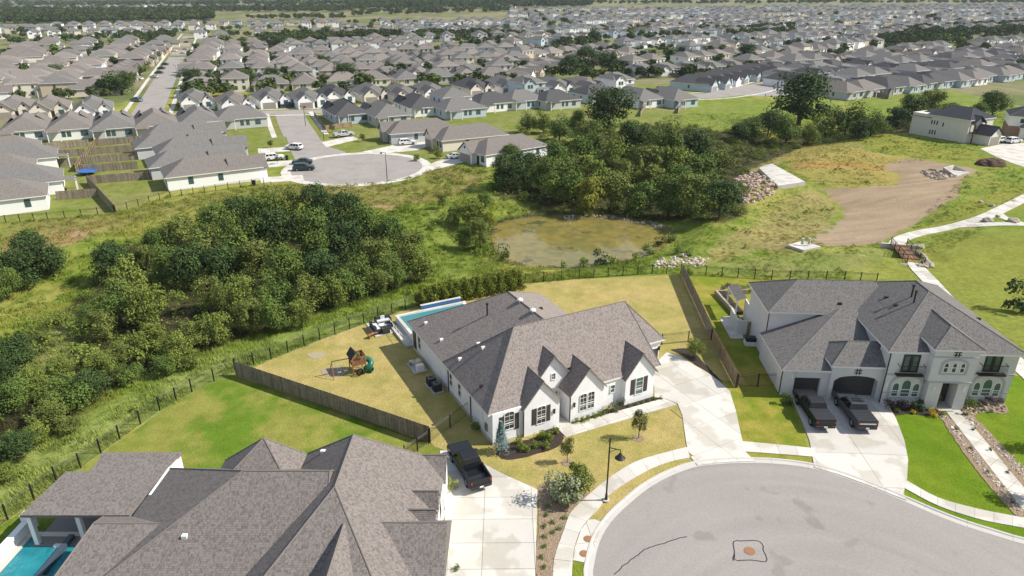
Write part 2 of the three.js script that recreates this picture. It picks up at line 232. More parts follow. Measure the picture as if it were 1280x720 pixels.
const groundMap = (() => {
  const n = 2048, d = groundData = new Uint8Array(n * n * 4), ms = classes.map(c => mask(c[0], c[1]));
  for (let y = 0; y < n; y++) for (let x = 0; x < n; x++) {
    const wx = NX0 + (x + 0.5) / n * (NX1 - NX0), wz = NZ0 + (y + 0.5) / n * (NZ1 - NZ0);
    const n1 = fbm(wx * 0.06, wz * 0.06, 3), n2 = vnoise(wx * 0.55 + 40, wz * 0.55), n3 = vnoise(wx * 2.7, wz * 2.7), n4 = vnoise(wx * 6.1, wz * 6.1 + 9);
    const t = sst(0.35, 0.68, n1 * 0.75 + n2 * 0.25); let r = mix(0.15, 0.25, t), g = mix(0.2, 0.245, t), b = mix(0.03, 0.06, t);
    const ox = Math.round((n2 - 0.5) * 5 + (n3 - 0.5) * 2), oy = Math.round((n1 - 0.5) * 8 + (n4 - 0.5) * 2), mi = clamp((y >> 1) + oy, 0, GN - 1) * GN + clamp((x >> 1) + ox, 0, GN - 1);
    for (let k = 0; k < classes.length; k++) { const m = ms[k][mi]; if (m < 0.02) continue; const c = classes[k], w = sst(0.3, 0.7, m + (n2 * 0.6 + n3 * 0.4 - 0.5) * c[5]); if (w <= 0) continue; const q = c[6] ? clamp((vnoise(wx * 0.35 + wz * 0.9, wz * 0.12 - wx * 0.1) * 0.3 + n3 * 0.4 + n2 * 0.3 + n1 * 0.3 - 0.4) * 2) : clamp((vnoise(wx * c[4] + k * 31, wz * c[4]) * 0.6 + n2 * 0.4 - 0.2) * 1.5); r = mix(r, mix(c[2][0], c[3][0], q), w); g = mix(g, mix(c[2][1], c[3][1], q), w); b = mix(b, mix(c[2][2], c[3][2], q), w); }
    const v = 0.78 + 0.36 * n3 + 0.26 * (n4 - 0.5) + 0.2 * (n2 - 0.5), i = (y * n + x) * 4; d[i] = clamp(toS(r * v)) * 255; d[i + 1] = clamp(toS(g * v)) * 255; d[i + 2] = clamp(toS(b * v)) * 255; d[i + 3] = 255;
  }
  const t = new THREE.DataTexture(d, n, n, THREE.RGBAFormat); t.magFilter = THREE.LinearFilter; t.minFilter = THREE.LinearMipmapLinearFilter; t.generateMipmaps = true; t.colorSpace = THREE.SRGBColorSpace; t.needsUpdate = true; return t;
})();
function gridSheet(xs, zs, skip, uvf, up = 0) {
  const p = [], u = [], idx = [], w = xs.length; for (const z of zs) for (const x of xs) { p.push(x, hgt(x, z) + up, z); u.push(...uvf(x, z)); }
  for (let j = 0; j + 1 < zs.length; j++) for (let i = 0; i + 1 < w; i++) { if (skip && skip((xs[i] + xs[i + 1]) / 2, (zs[j] + zs[j + 1]) / 2)) continue; const a = j * w + i, b = a + 1, c = a + w, e = c + 1; idx.push(a, c, b, b, c, e); }
  const g = new THREE.BufferGeometry(); g.setAttribute('position', new THREE.Float32BufferAttribute(p, 3)); g.setAttribute('uv', new THREE.Float32BufferAttribute(u, 2)); g.setIndex(idx); g.computeVertexNormals(); return g;
}
const span = (a, b, n) => Array.from({ length: n + 1 }, (_, i) => a + (b - a) * i / n);
{
  const xs = span(NX0, NX1, 260), zs = span(NZ0, NZ1, 240);
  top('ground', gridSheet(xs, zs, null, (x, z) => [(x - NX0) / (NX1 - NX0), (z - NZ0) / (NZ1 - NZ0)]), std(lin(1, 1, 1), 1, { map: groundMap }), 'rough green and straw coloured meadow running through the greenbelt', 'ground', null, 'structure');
  const gx = [-6000, -3500, -2200, -1500, -1100, -800, -600, -450, -330, -240, ...span(NX0, NX1, 17), 260, 350, 470, 620, 820, 1100, 1500, 2200, 3500, 6000];
  const gz = [-7000, -5000, -3800, -3000, -2400, -2000, -1700, -1450, -1250, -1080, -930, -800, -690, -600, -520, -450, -390, ...span(NZ0, NZ1, 15), 60, 250];
  const farMap = tex(1024, (u, v, o) => { const a = tn(u, v, 5, 4), b = tn(u, v, 64, 3), t = sst(0.4, 0.6, a), k = 0.8 + 0.4 * b; o[0] = toS(mix(0.12, 0.2, t) * k); o[1] = toS(mix(0.145, 0.185, t) * k); o[2] = toS(mix(0.05, 0.1, t) * k); }, true);
  top('far_ground', gridSheet(gx, gz, (x, z) => x > NX0 && x < NX1 && z > NZ0 && z < NZ1, (x, z) => [x / 260, z / 260]), std(lin(1, 1, 1), 1, { map: farMap }), 'distant green land under the far rows of houses', 'ground', null, 'structure');
}

// ---------------------------------------------------------------- roads, kerbs, pavements, lawns of the near cul-de-sac
function smoothLine(P, step = 0.8) { const c = new THREE.CatmullRomCurve3(P.map(p => V(p[0], 0, p[1])), false, 'centripetal'); const n = Math.max(2, Math.round(c.getLength() / step)); return c.getSpacedPoints(n).map(p => [p.x, p.z]); }
function offsetLine(L, d) { return L.map((p, i) => { const a = L[Math.max(0, i - 1)], b = L[Math.min(L.length - 1, i + 1)], dx = b[0] - a[0], dz = b[1] - a[1], l = Math.hypot(dx, dz) || 1; return [p[0] + dz / l * d, p[1] - dx / l * d]; }); }
const kerbLine = smoothLine([[21, -20.5], [13, -23.2], [8, -28.3], ...W([[741, 722], [742, 708], [746, 688], [752, 671], [761, 656], [774, 641], [789, 627.5], [808, 612], [829.5, 599], [850, 590], [870, 583.5], [898, 580], [930, 578.5], [960, 579], [990, 581.5], [1018, 586], [1048, 594.5], [1077, 605], [1105, 616], [1133, 627.6], [1166, 642], [1202, 656], [1240, 668], [1285, 681]]), [48, -37.4], [62, -36], [90, -34]], 0.75);
{
  const road = [...kerbLine, [90, -19], [40, -19.5]];
  const o = top('road', plate(road, 0.014, 0), std(M.asphalt.color, 0.93, { map: roadMap }), 'pale worn asphalt cul-de-sac with dark sealed cracks', 'road', null, 'structure');
  const k = thing('kerb', 'pale concrete kerb and gutter curving round the cul-de-sac', 'kerb', null); k.userData.kind = 'structure';
  const prof = [[-0.02, 0.017], [0.42, 0.03], [0.5, 0.1], [0.66, 0.11], [0.68, -0.05]], offs = prof.map(q => offsetLine(kerbLine, q[0]));
  for (let i = 0; i + 4 < kerbLine.length; i += 4) {
    const g = new GB(), e = Math.min(i + 4, kerbLine.length - 1);
    for (let j = i; j < e; j++) for (let m = 0; m + 1 < prof.length; m++) { const t = j === e - 1 ? 0.985 : 1, a = offs[m][j], b = offs[m + 1][j], c = offs[m + 1][j + 1], d = offs[m][j + 1], l = (p, q) => [p[0] + (q[0] - p[0]) * t, p[1] + (q[1] - p[1]) * t], c2 = l(b, c), d2 = l(a, d); g.poly([a[0], prof[m][1], a[1]], [d2[0], prof[m][1], d2[1]], [c2[0], prof[m + 1][1], c2[1]], [b[0], prof[m + 1][1], b[1]]); }
    part(k, 'kerb_section', g.geo(), M.kerb);
  }
}
function strip(name, label, T, B, n, y = 0.075, mats = concrete, group) {           // a pavement between two edges, slab by slab
  const o = thing(name, label, 'pavement', group); o.userData.kind = 'structure';
  const lt = L => { const c = new THREE.CatmullRomCurve3(L.map(p => V(p[0], 0, p[1])), false, 'centripetal'); return c.getSpacedPoints(n * 2).map(p => [p.x, p.z]); };
  const a = lt(T), b = lt(B);
  for (let i = 0; i < n; i++) { const k = i * 2, s = (L, j, f, t) => [L[j][0] + (L[t][0] - L[j][0]) * f, L[j][1] + (L[t][1] - L[j][1]) * f]; const f = 0.012; part(o, 'slab', plate([s(a, k, f, k + 1), a[k + 1], s(a, k + 2, f, k + 1), s(b, k + 2, f, k + 1), b[k + 1], s(b, k, f, k + 1)], y + (R() - 0.5) * 0.012), mats[Math.floor(R() * 3)]); }
  return o;
}
function paved(name, label, P, ang, du, dv, u0 = 0, v0 = 0, y = 0.07, mats = concrete, kind = 'structure', cat = 'driveway') {
  const o = thing(name, label, cat, null); o.userData.kind = kind; const c = Math.cos(ang), s = Math.sin(ang);
  let a0 = 1e9, a1 = -1e9, b0 = 1e9, b1 = -1e9; for (const p of P) { const a = p[0] * c - p[1] * s, b = p[0] * s + p[1] * c; a0 = Math.min(a0, a); a1 = Math.max(a1, a); b0 = Math.min(b0, b); b1 = Math.max(b1, b); }
  for (let i = Math.floor((a0 - u0) / du); i * du + u0 < a1; i++) for (let j = Math.floor((b0 - v0) / dv); j * dv + v0 < b1; j++) {
    let Q = P; const g = 0.014; Q = clipHalf(Q, c, -s, (i + 1) * du + u0 - g); Q = clipHalf(Q, -c, s, -(i * du + u0 + g)); Q = clipHalf(Q, s, c, (j + 1) * dv + v0 - g); Q = clipHalf(Q, -s, -c, -(j * dv + v0 + g));
    if (Q.length < 3 || areaOf(Q) < 0.05) continue; part(o, 'slab', plate(Q, y + (R() - 0.5) * 0.006), mats[Math.floor(R() * 3)]);
  }
  return o;
}
strip('sidewalk', 'concrete pavement curving past the street lamp and shrub bed', W([[691, 722], [692.5, 700], [697, 685], [706, 660], [712.5, 642], [725, 629], [737.5, 617.5], [760, 599], [795, 577.5], [840, 564], [860, 559]]), W([[715, 722], [716, 701], [718, 685], [726, 662], [737, 647.5], [747.5, 637.5], [757.5, 622.5], [785, 602.5], [815, 586], [840, 577], [862, 573]]), 13);
strip('sidewalk', 'concrete pavement between the two wide driveways', W([[924, 552], [960, 555], [1018, 561]]), W([[930, 565], [960, 567], [1021, 572]]), 4);
strip('sidewalk', 'concrete pavement below the bright green lawn of the stucco house', W([[1132, 600.5], [1170, 621.5], [1218, 635.6], [1280, 648], [1340, 660]]), W([[1131, 611], [1170, 631.6], [1226, 650], [1280, 660.6], [1340, 674]]), 9);
paved('ramp_apron', 'concrete apron with two rusty round lids beside the kerb', W([[716.3, 701], [731, 704], [742, 690], [748.5, 669], [752, 653], [737.3, 648], [726.5, 662], [718.5, 685]]), 0.15, 2.4, 2.4, 0, 0, 0.071, concrete, 'structure', 'pavement');
paved('driveway', 'broad jointed concrete driveway with a black pickup at its head', W([[550, 564], [575, 563], [594, 575], [631, 594], [672, 612.5], [669, 724], [556, 724], [556, 640], [548, 600]]), 0.01, 3.85, 2.55, -1.8, -44.8);
paved('driveway', 'curving empty concrete driveway of the white gabled house', W([[802, 459], [822, 452], [833, 441], [850, 446], [868, 457], [890, 470], [912, 489], [920, 515], [927, 548], [932, 566], [944, 577], [925, 577.5], [898, 579], [872, 582.5], [864, 573], [858, 556], [853, 520], [847, 505], [832, 499], [818, 497], [818, 466]]), 27.5 * D2R, 3.1, 3.4, 0.4, 0.3);
paved('driveway', 'concrete driveway in front of the stucco house with two pickups', W([[986, 489], [1016, 489], [1030, 491], [1094, 494], [1108, 503], [1120, 524], [1130, 550], [1135, 575], [1133.5, 600], [1129, 618], [1133, 626], [1105, 615], [1077, 604], [1048, 593.5], [1018, 585], [1012, 552], [1004, 530]]), -3.5 * D2R, 4.4, 4.6, 28.3, -61.6);
paved('front_walk', 'concrete front walk along the shrub bed of the gabled house', W([[694, 530], [710, 527], [714, 531], [829, 498.5], [838, 502], [846, 506], [707, 547], [700, 540]]), 27.5 * D2R, 2.4, 1.9, 0.2, 0.6, 0.075, concrete, 'structure', 'path');
paved('front_walk', 'long straight concrete walk to the dark arched entry door', W([[1180, 512], [1195.5, 508.5], [1292, 625], [1292, 655]]), 0.62, 2.2, 2.2, 0, 0, 0.075, concrete, 'structure', 'path');

function lawnTex(a, b, seed) { return tex(1024, (u, v, o) => { const p = sst(0.32, 0.68, 0.6 * tn((u + seed) % 1, v, 4, 4) + 0.4 * tn(u, (v + seed) % 1, 18, 3)), q = tn(u, (v + seed) % 1, 24, 2), f = tn(u, v, 256, 2), k = 0.8 + 0.24 * q + 0.5 * (f - 0.5) + 0.1; o[0] = toS(mix(a[0], b[0], p) * k); o[1] = toS(mix(a[1], b[1], p) * k); o[2] = toS(mix(a[2], b[2], p) * k); }, true, 1 / 23); }
const lawnBump = tex(256, (u, v, o) => { o[0] = o[1] = o[2] = tn(u, v, 64, 2); }, false, 1 / 3);
const lawnMat = (a, b, s) => std(lin(1, 1, 1), 1, { map: lawnTex(a, b, s), bumpMap: lawnBump, bumpScale: 0.05 });
M.lawnGold = lawnMat([0.39, 0.305, 0.12], [0.3, 0.265, 0.08], 0.13); M.lawnGreen = lawnMat([0.105, 0.175, 0.016], [0.225, 0.225, 0.05], 0.4); M.lawnMix = lawnMat([0.29, 0.25, 0.05], [0.16, 0.2, 0.02], 0.77); M.lawnLush = lawnMat([0.105, 0.18, 0.009], [0.14, 0.2, 0.015], 0.6);
function lawn(label, px, m, y = 0.01) { return top('lawn', plate(W(px), y, 0), m, label, 'lawn', null, 'structure'); }
lawn('dry golden front lawn with two young trees before the gabled house', [[548, 560], [640, 505], [860, 465], [870, 582], [829, 597], [789, 625], [761, 653], [745, 690], [735, 722], [690, 722], [672, 722], [672, 612], [594, 575]], M.lawnGold);
lawn('patchy green lawn between the curved driveway and stucco house', [[850, 432], [905, 480], [984, 488], [1018, 584], [990, 580], [930, 577], [912, 490]], M.lawnMix);
lawn('lush green front lawn of the stucco house', [[1108, 500], [1180, 508], [1250, 470], [1300, 470], [1300, 681], [1202, 654], [1133, 626], [1120, 560]], M.lawnLush);
lawn('golden fenced back lawn round the white gabled house', [[295, 470], [340, 449], [400, 425], [507, 387], [560, 372], [657, 354.5], [724, 349], [852, 343], [936, 482], [860, 465], [640, 505], [548, 560]], M.lawnGold, 0.007);
lawn('green lawn behind the timber fence beside the stucco house', [[852, 343], [1055, 351], [1110, 360], [1080, 500], [984, 488], [936, 484]], M.lawnMix, 0.007);
lawn('bright green back lawn of the house with the pool', [[295, 464], [240, 490], [150, 551], [100, 587], [-30, 680], [-30, 735], [545, 735], [552, 566], [540, 554]], M.lawnGreen, 0.007);

const ribbon = (L, w0, w1, y, drape) => { const a = offsetLine(L, w0), b = offsetLine(L, w1), g = new GB(); for (let i = 0; i + 1 < L.length; i++) { const q = p => [p[0], (drape ? hgt(p[0], p[1]) : 0) + y, p[1]]; g.poly(q(a[i]), q(a[i + 1]), q(b[i + 1]), q(b[i])); } const geo = g.geo(); if (geo.attributes.normal.getY(0) < 0) { const ix = []; for (let i = 0; i < geo.attributes.position.count; i += 3) ix.push(i, i + 2, i + 1); geo.setIndex(ix); const f = geo.toNonIndexed(); f.computeVertexNormals(); return f; } return geo; };
const wob = (P, r) => smoothLine(W(P), 0.25).map(p => [p[0] + (R() - 0.5) * r, p[1] + (R() - 0.5) * r]);
for (const [l, P, w] of [['long dark sealed crack snaking across the asphalt', [[768, 718], [782, 705], [795, 695], [811, 685], [828, 680], [845, 674], [858, 671]], 0.075], ['dark sealed square round the manhole in the road', [[916, 701], [918, 690], [917, 678], [934, 676], [950, 677], [955, 690], [957, 702], [938, 700], [919, 700], [918, 693]], 0.085]])
  top('sealed_crack', ribbon(wob(P, 0.1), -w / 2, w / 2, 0.02), M.tar, l, 'crack', null);
function lid(px, py, r, label, y) { const p = flat(px, py), g = new GB().tube([0, 0, 0], [0, 0.02, 0], r, r, 20).tube([0, 0.02, 0], [0, 0.026, 0], r * 0.82, r * 0.82, 20); for (let i = 0; i < 3; i++) g.box(-r * 0.6, r * 0.6, 0.026, 0.032, -r * 0.4 + i * r * 0.35, -r * 0.3 + i * r * 0.35); const m = top('manhole_cover', g.geo(), M.rust, label, 'manhole'); m.position.set(p[0], y, p[1]); }
lid(735, 674.5, 0.34, 'rusty round lid in the apron, nearer the street lamp', 0.073); lid(730, 693, 0.34, 'rusty round lid in the apron, nearer the small grass patch', 0.073); lid(937, 689, 0.42, 'rusty manhole cover inside the sealed square on the road', 0.014);
top('lawn', plate(W([[716.5, 702], [731, 704.5], [733, 719], [733, 724], [715.5, 724]]), 0.06, 0.06), M.lawnMix, 'small square grass patch between pavement and kerb', 'lawn', null, 'structure');

// planting beds
function bed(label, px, m, y = 0.05, name = 'planting_bed', cat = 'bed') { const P = smoothLine([...W(px), W(px)[0]], 0.5).slice(0, -1).map(p => [p[0] + (R() - 0.5) * 0.12, p[1] + (R() - 0.5) * 0.12]); return top(name, plate(P, y, 0.06), m, label, cat, null, 'structure'); }
const mulchMat = std(lin(1, 1, 1), 1, { map: tex(512, (u, v, o) => { const k = 0.5 + 0.9 * tn(u, v, 96, 2); o[0] = toS(0.06 * k); o[1] = toS(0.046 * k); o[2] = toS(0.04 * k); }, true, 1 / 3), bumpMap: lawnBump, bumpScale: 0.06 });
const gravelMat = std(lin(1, 1, 1), 1, { map: tex(512, (u, v, o) => { const k = 0.6 + 0.8 * tn(u, v, 64, 2), q = tn(u + 0.3, v, 48, 1); o[0] = toS(0.3 * k); o[1] = toS(mix(0.2, 0.25, q) * k); o[2] = toS(mix(0.12, 0.19, q) * k); }, true, 1 / 3), bumpMap: lawnBump, bumpScale: 0.08 });
bed('dark mulch bed with leafy shrubs before the left gable', [[619, 567], [630, 575], [650, 573], [673, 567], [695, 560], [705, 546], [700, 537], [690, 534], [667, 548], [650, 552], [630, 556]], mulchMat);
bed('narrow dark mulch bed under the arched window', [[715, 530], [718, 532.5], [753, 521], [831, 498.5], [817, 496], [785, 504], [753, 515]], mulchMat);
bed('dark mulch bed beside the curved driveway and timber fence', [[838, 437], [860, 436], [878, 452], [893, 468], [905, 480], [886, 466], [868, 455], [852, 444]], mulchMat);
bed('reddish gravel bed with small shrubs beside the broad driveway', [[673, 606], [690, 600], [712, 615], [736, 617], [712, 641], [699, 680], [692, 700], [690, 724], [672.5, 724], [673, 660]], gravelMat);
bed('stone edged bed of dark shrubs below the left arched windows', [[1103, 500], [1110, 508], [1114, 519], [1136, 518], [1160, 520], [1178, 522], [1176, 510], [1150, 503]], mulchMat);
bed('rocky bed with agaves right of the entry door', [[1196, 510], [1206, 522], [1214, 520], [1235, 515], [1257, 518], [1260, 512], [1250, 500], [1215, 497]], gravelMat);
bed('stone edging strip left of the long front walk', [[1184.5, 519], [1288, 651], [1278, 651], [1178, 522]], gravelMat, 0.055);
bed('stone edging strip right of the long front walk', [[1197.5, 513], [1292, 623], [1298, 617], [1205, 511.5]], gravelMat, 0.055);

// ---------------------------------------------------------------- house building blocks
function face(g, pts, c) { const n = V(0, 0, 0).crossVectors(V(pts[1][0] - pts[0][0], pts[1][1] - pts[0][1], pts[1][2] - pts[0][2]), V(pts[2][0] - pts[0][0], pts[2][1] - pts[0][1], pts[2][2] - pts[0][2])); const m = pts.reduce((s, p) => [s[0] + p[0] / pts.length, s[1] + p[1] / pts.length, s[2] + p[2] / pts.length], [0, 0, 0]); if (n.x * (m[0] - c[0]) + n.y * (m[1] - c[1]) + n.z * (m[2] - c[2]) < 0) pts = pts.slice().reverse(); g.poly(...pts); }
// hipped roof: ridge along ax, hips of run r0 / r1 at its two ends
function hip(K, { x0, x1, z0, z1, y, h, ax = 'x', r0, r1, rz, t = 0.2, notch }) {
  const P = ax === 'x' ? (a, b, c) => [a, b, c] : (a, b, c) => [c, b, a]; let a0 = x0, a1 = x1, b0 = z0, b1 = z1; if (ax === 'z') { a0 = z0; a1 = z1; b0 = x0; b1 = x1; }
  const m = rz ?? (b0 + b1) / 2, c = P((a0 + a1) / 2, y + 0.1, m), g = K.roof, A0 = P(a0 + r0, h, m), A1 = P(a1 - r1, h, m), p00 = P(a0, y, b0), p01 = P(a0, y, b1), p10 = P(a1, y, b0), p11 = P(a1, y, b1);
  if (notch) { const [xa, xb, zn] = notch, Y = z => y + (z1 - z) / (z1 - m) * (h - y), pl = [[x0, z1], [xa, z1], [xa, zn], [xb, zn], [xb, z1], [x1, z1], [x1 - r1, m], [x0 + r0, m]].map(q => new THREE.Vector2(q[0], q[1])); for (const q of THREE.ShapeUtils.triangulateShape(pl, [])) face(g, q.map(i => [pl[i].x, Y(pl[i].y), pl[i].y]), c); } else face(g, [p01, p11, A1, A0], c);
  face(g, [p00, p10, A1, A0], c); face(g, [p00, p01, A0], c); face(g, [p10, p11, A1], c);
  if (notch) { K.trim.box(x0 + 0.002, x1 - 0.002, y - t, y - 0.012, z0 + 0.002, notch[2] - 0.1); K.trim.box(x0 + 0.002, notch[0] - 0.02, y - t, y - 0.012, notch[2] - 0.1, z1 - 0.002); K.trim.box(notch[1] + 0.02, x1 - 0.002, y - t, y - 0.012, notch[2] - 0.1, z1 - 0.002); } else K.trim.box(x0 + 0.002, x1 - 0.002, y - t, y - 0.012, z0 + 0.002, z1 - 0.002);
  if (K.cap) { const q = (u, v) => K.cap.tube(u, v, 0.055, 0.055, 5, false); q(A0, A1); if (r0 > 0.3) { q(p00, A0); q(p01, A0); } if (r1 > 0.3) { q(p10, A1); q(p11, A1); } }
}
// open gable roof of two slabs; ridge along z (front gable) or x
function gable(K, { x0, x1, z0, z1, y, h, ax = 'z', t = 0.16, ridge }) {
  const P = ax === 'z' ? (a, b, c) => [a, b, c] : (a, b, c) => [c, b, a]; let a0 = x0, a1 = x1, b0 = z0, b1 = z1; if (ax === 'x') { a0 = z0; a1 = z1; b0 = x0; b1 = x1; }
  const m = ridge ?? (a0 + a1) / 2, g = K.roof;
  for (const e of [a0, a1]) {
    const T = [P(e, y, b0), P(e, y, b1), P(m, h, b1), P(m, h, b0)], c = P((e + m) / 2, (y + h) / 2 - t / 2, (b0 + b1) / 2), B = T.map(p => [p[0], p[1] - t, p[2]]);
    face(g, T, c); face(g, B, c); face(g, [T[0], T[1], B[1], B[0]], c); face(g, [T[1], T[2], B[2], B[1]], c); face(g, [T[3], T[0], B[0], B[3]], c);
  }
  if (K.cap) K.cap.tube(P(m, h, b0), P(m, h, b1), 0.07, 0.07, 5, false);
}
function gableWall(g, x0, x1, y0, y, h, z0, z1, ax = 'z', ridge) {   // pentagon prism
  const P = ax === 'z' ? (a, b, c) => [a, b, c] : (a, b, c) => [c, b, a]; if (ax === 'x') [x0, x1, z0, z1] = [z0, z1, x0, x1];
  const m = ridge ?? (x0 + x1) / 2, S = [[x0, y0], [x1, y0], [x1, y], [m, h], [x0, y]], c = P((x0 + x1) / 2, (y0 + h) / 2, (z0 + z1) / 2);
  for (const z of [z0, z1]) face(g, S.map(s => P(s[0], s[1], z)), c);
  for (let i = 0; i < 5; i++) { const a = S[i], b = S[(i + 1) % 5]; face(g, [P(a[0], a[1], z0), P(b[0], b[1], z0), P(b[0], b[1], z1), P(a[0], a[1], z1)], c); }
}
function archShape(w, h, rise) { const s = new THREE.Shape(); s.moveTo(-w / 2, 0); s.lineTo(w / 2, 0); s.lineTo(w / 2, h - rise); if (rise > 0) { const n = 10; for (let i = 1; i <= n; i++) { const t = i / n, x = w / 2 - w * t; s.lineTo(x, h - rise + rise * Math.sqrt(Math.max(0, 1 - Math.pow(2 * x / w, 2)))); } } else s.lineTo(-w / 2, h); s.lineTo(-w / 2, 0); return s; }
const winCache = new Map();
function windowGeo(w, h, rise, cols, rows, fw, split) {
  const k = [w, h, rise, cols, rows, fw, split].join(); if (winCache.has(k)) return winCache.get(k);
  const s = archShape(w, h, rise), inner = archShape(w - 2 * fw, h - 2 * fw, rise * 0.95); const hole = new THREE.Path(inner.getPoints().map(p => new THREE.Vector2(p.x, p.y + fw)).reverse()); s.holes.push(hole);
  const g = new GB().add(new THREE.ExtrudeGeometry(s, { depth: 0.07, bevelEnabled: false, curveSegments: 4 }));
  for (let i = 1; i < cols; i++) { const x = -w / 2 + w * i / cols; g.box(x - 0.014, x + 0.014, fw, h - fw - rise * 0.25, 0.02, 0.05); }
  for (let i = 1; i < rows; i++) { const y = h * i / rows; g.box(-w / 2 + fw, w / 2 - fw, y - 0.012, y + 0.012, 0.022, 0.048); }
  if (split) g.box(-w / 2 + fw, w / 2 - fw, h * split - 0.04, h * split + 0.04, 0.02, 0.06);
  const pane = new THREE.ShapeGeometry(inner); pane.translate(0, fw, 0.015); const r = [g.geo(), pane]; winCache.set(k, r); return r;
}
function win(parent, x, y, z, ry, w, h, { rise = 0, cols = 1, rows = 1, fw = 0.07, split = 0, frame = M.trim, glass = M.glass, label } = {}) {
  const [fg, pg] = windowGeo(w, h, rise, cols, rows, fw, split); const m = part(parent, 'window', fg, frame, label); m.position.set(x, y, z); m.rotation.y = ry; part(m, 'pane', pg, glass); return m;
}
function slats(w, h, n) { const g = new GB().box(-w / 2, w / 2, 0, h, 0, 0.03); for (let i = 0; i < n; i++) g.box(-w / 2 + 0.04, w / 2 - 0.04, 0.04 + (h - 0.08) * i / n, 0.04 + (h - 0.08) * (i + 0.6) / n, 0.03, 0.045); return g.geo(); }
function panelDoor(w, h, rows, cols) { const g = new GB().box(-w / 2, w / 2, 0, h, -0.03, 0); for (let j = 0; j < rows; j++) for (let i = 0; i < cols; i++) { const a = w / cols, b = h / rows; g.box(-w / 2 + a * i + 0.03, -w / 2 + a * (i + 1) - 0.03, b * j + 0.025, b * (j + 1) - 0.025, 0, 0.03); } return g.geo(); }
const kit = () => ({ roof: new GB(), trim: new GB(), cap: new GB(), wall: new GB() });
function finish(K, o, wall, roof, cap, trim = M.trim, fascia) { const w = part(o, 'wall', K.wall.geo(), wall), r = part(o, 'roof', K.roof.geo(), roof); part(o, 'fascia', K.trim.geo(), trim); if (K.cap.p.length) part(r, 'ridge_cap', K.cap.geo(), cap); return r; }
scene.updateMatrixWorld(true);
const caster = new THREE.Raycaster();
function hitOn(mesh, px, py) { mesh.updateWorldMatrix(true, false); caster.set(V(0, CAMH, 0), ray(px, py).normalize()); const h = caster.intersectObject(mesh, false); return h.length ? mesh.worldToLocal(h[0].point.clone()) : null; }
function roofVent(house, roofMesh, px, py, kind) {
  const p = hitOn(roofMesh, px, py); if (!p) return; let g, m = M.trim;
  if (kind === 'dome') g = new GB().tube([0, -0.1, 0], [0, 0.18, 0], 0.13, 0.13, 8).tube([0, 0.18, 0], [0, 0.3, 0], 0.34, 0.3, 10).tube([0, 0.3, 0], [0, 0.42, 0], 0.3, 0.1, 10).geo();
  else if (kind === 'pipe') { g = new GB().tube([0, -0.2, 0], [0, 1.25, 0], 0.09, 0.09, 8).tube([0, 1.25, 0], [0, 1.4, 0], 0.17, 0.17, 8).geo(); m = M.bronze; }
  else { g = new GB().box(-0.18, 0.18, -0.12, 0.16, -0.14, 0.14).geo(); m = kind === 'dark' ? M.bronze : M.trim; }
  const v = part(house, 'roof_vent', g, m); v.position.copy(p); return v;
}
const wallLamp = new GB().box(-0.07, 0.07, 0, 0.42, 0, 0.14).box(-0.1, 0.1, 0.42, 0.46, 0, 0.18).geo();
const spout = (o, x, z, y) => part(o, 'downspout', boxG(x - 0.045, x + 0.045, 0.1, y, z - 0.045, z + 0.045), M.darkTrim);

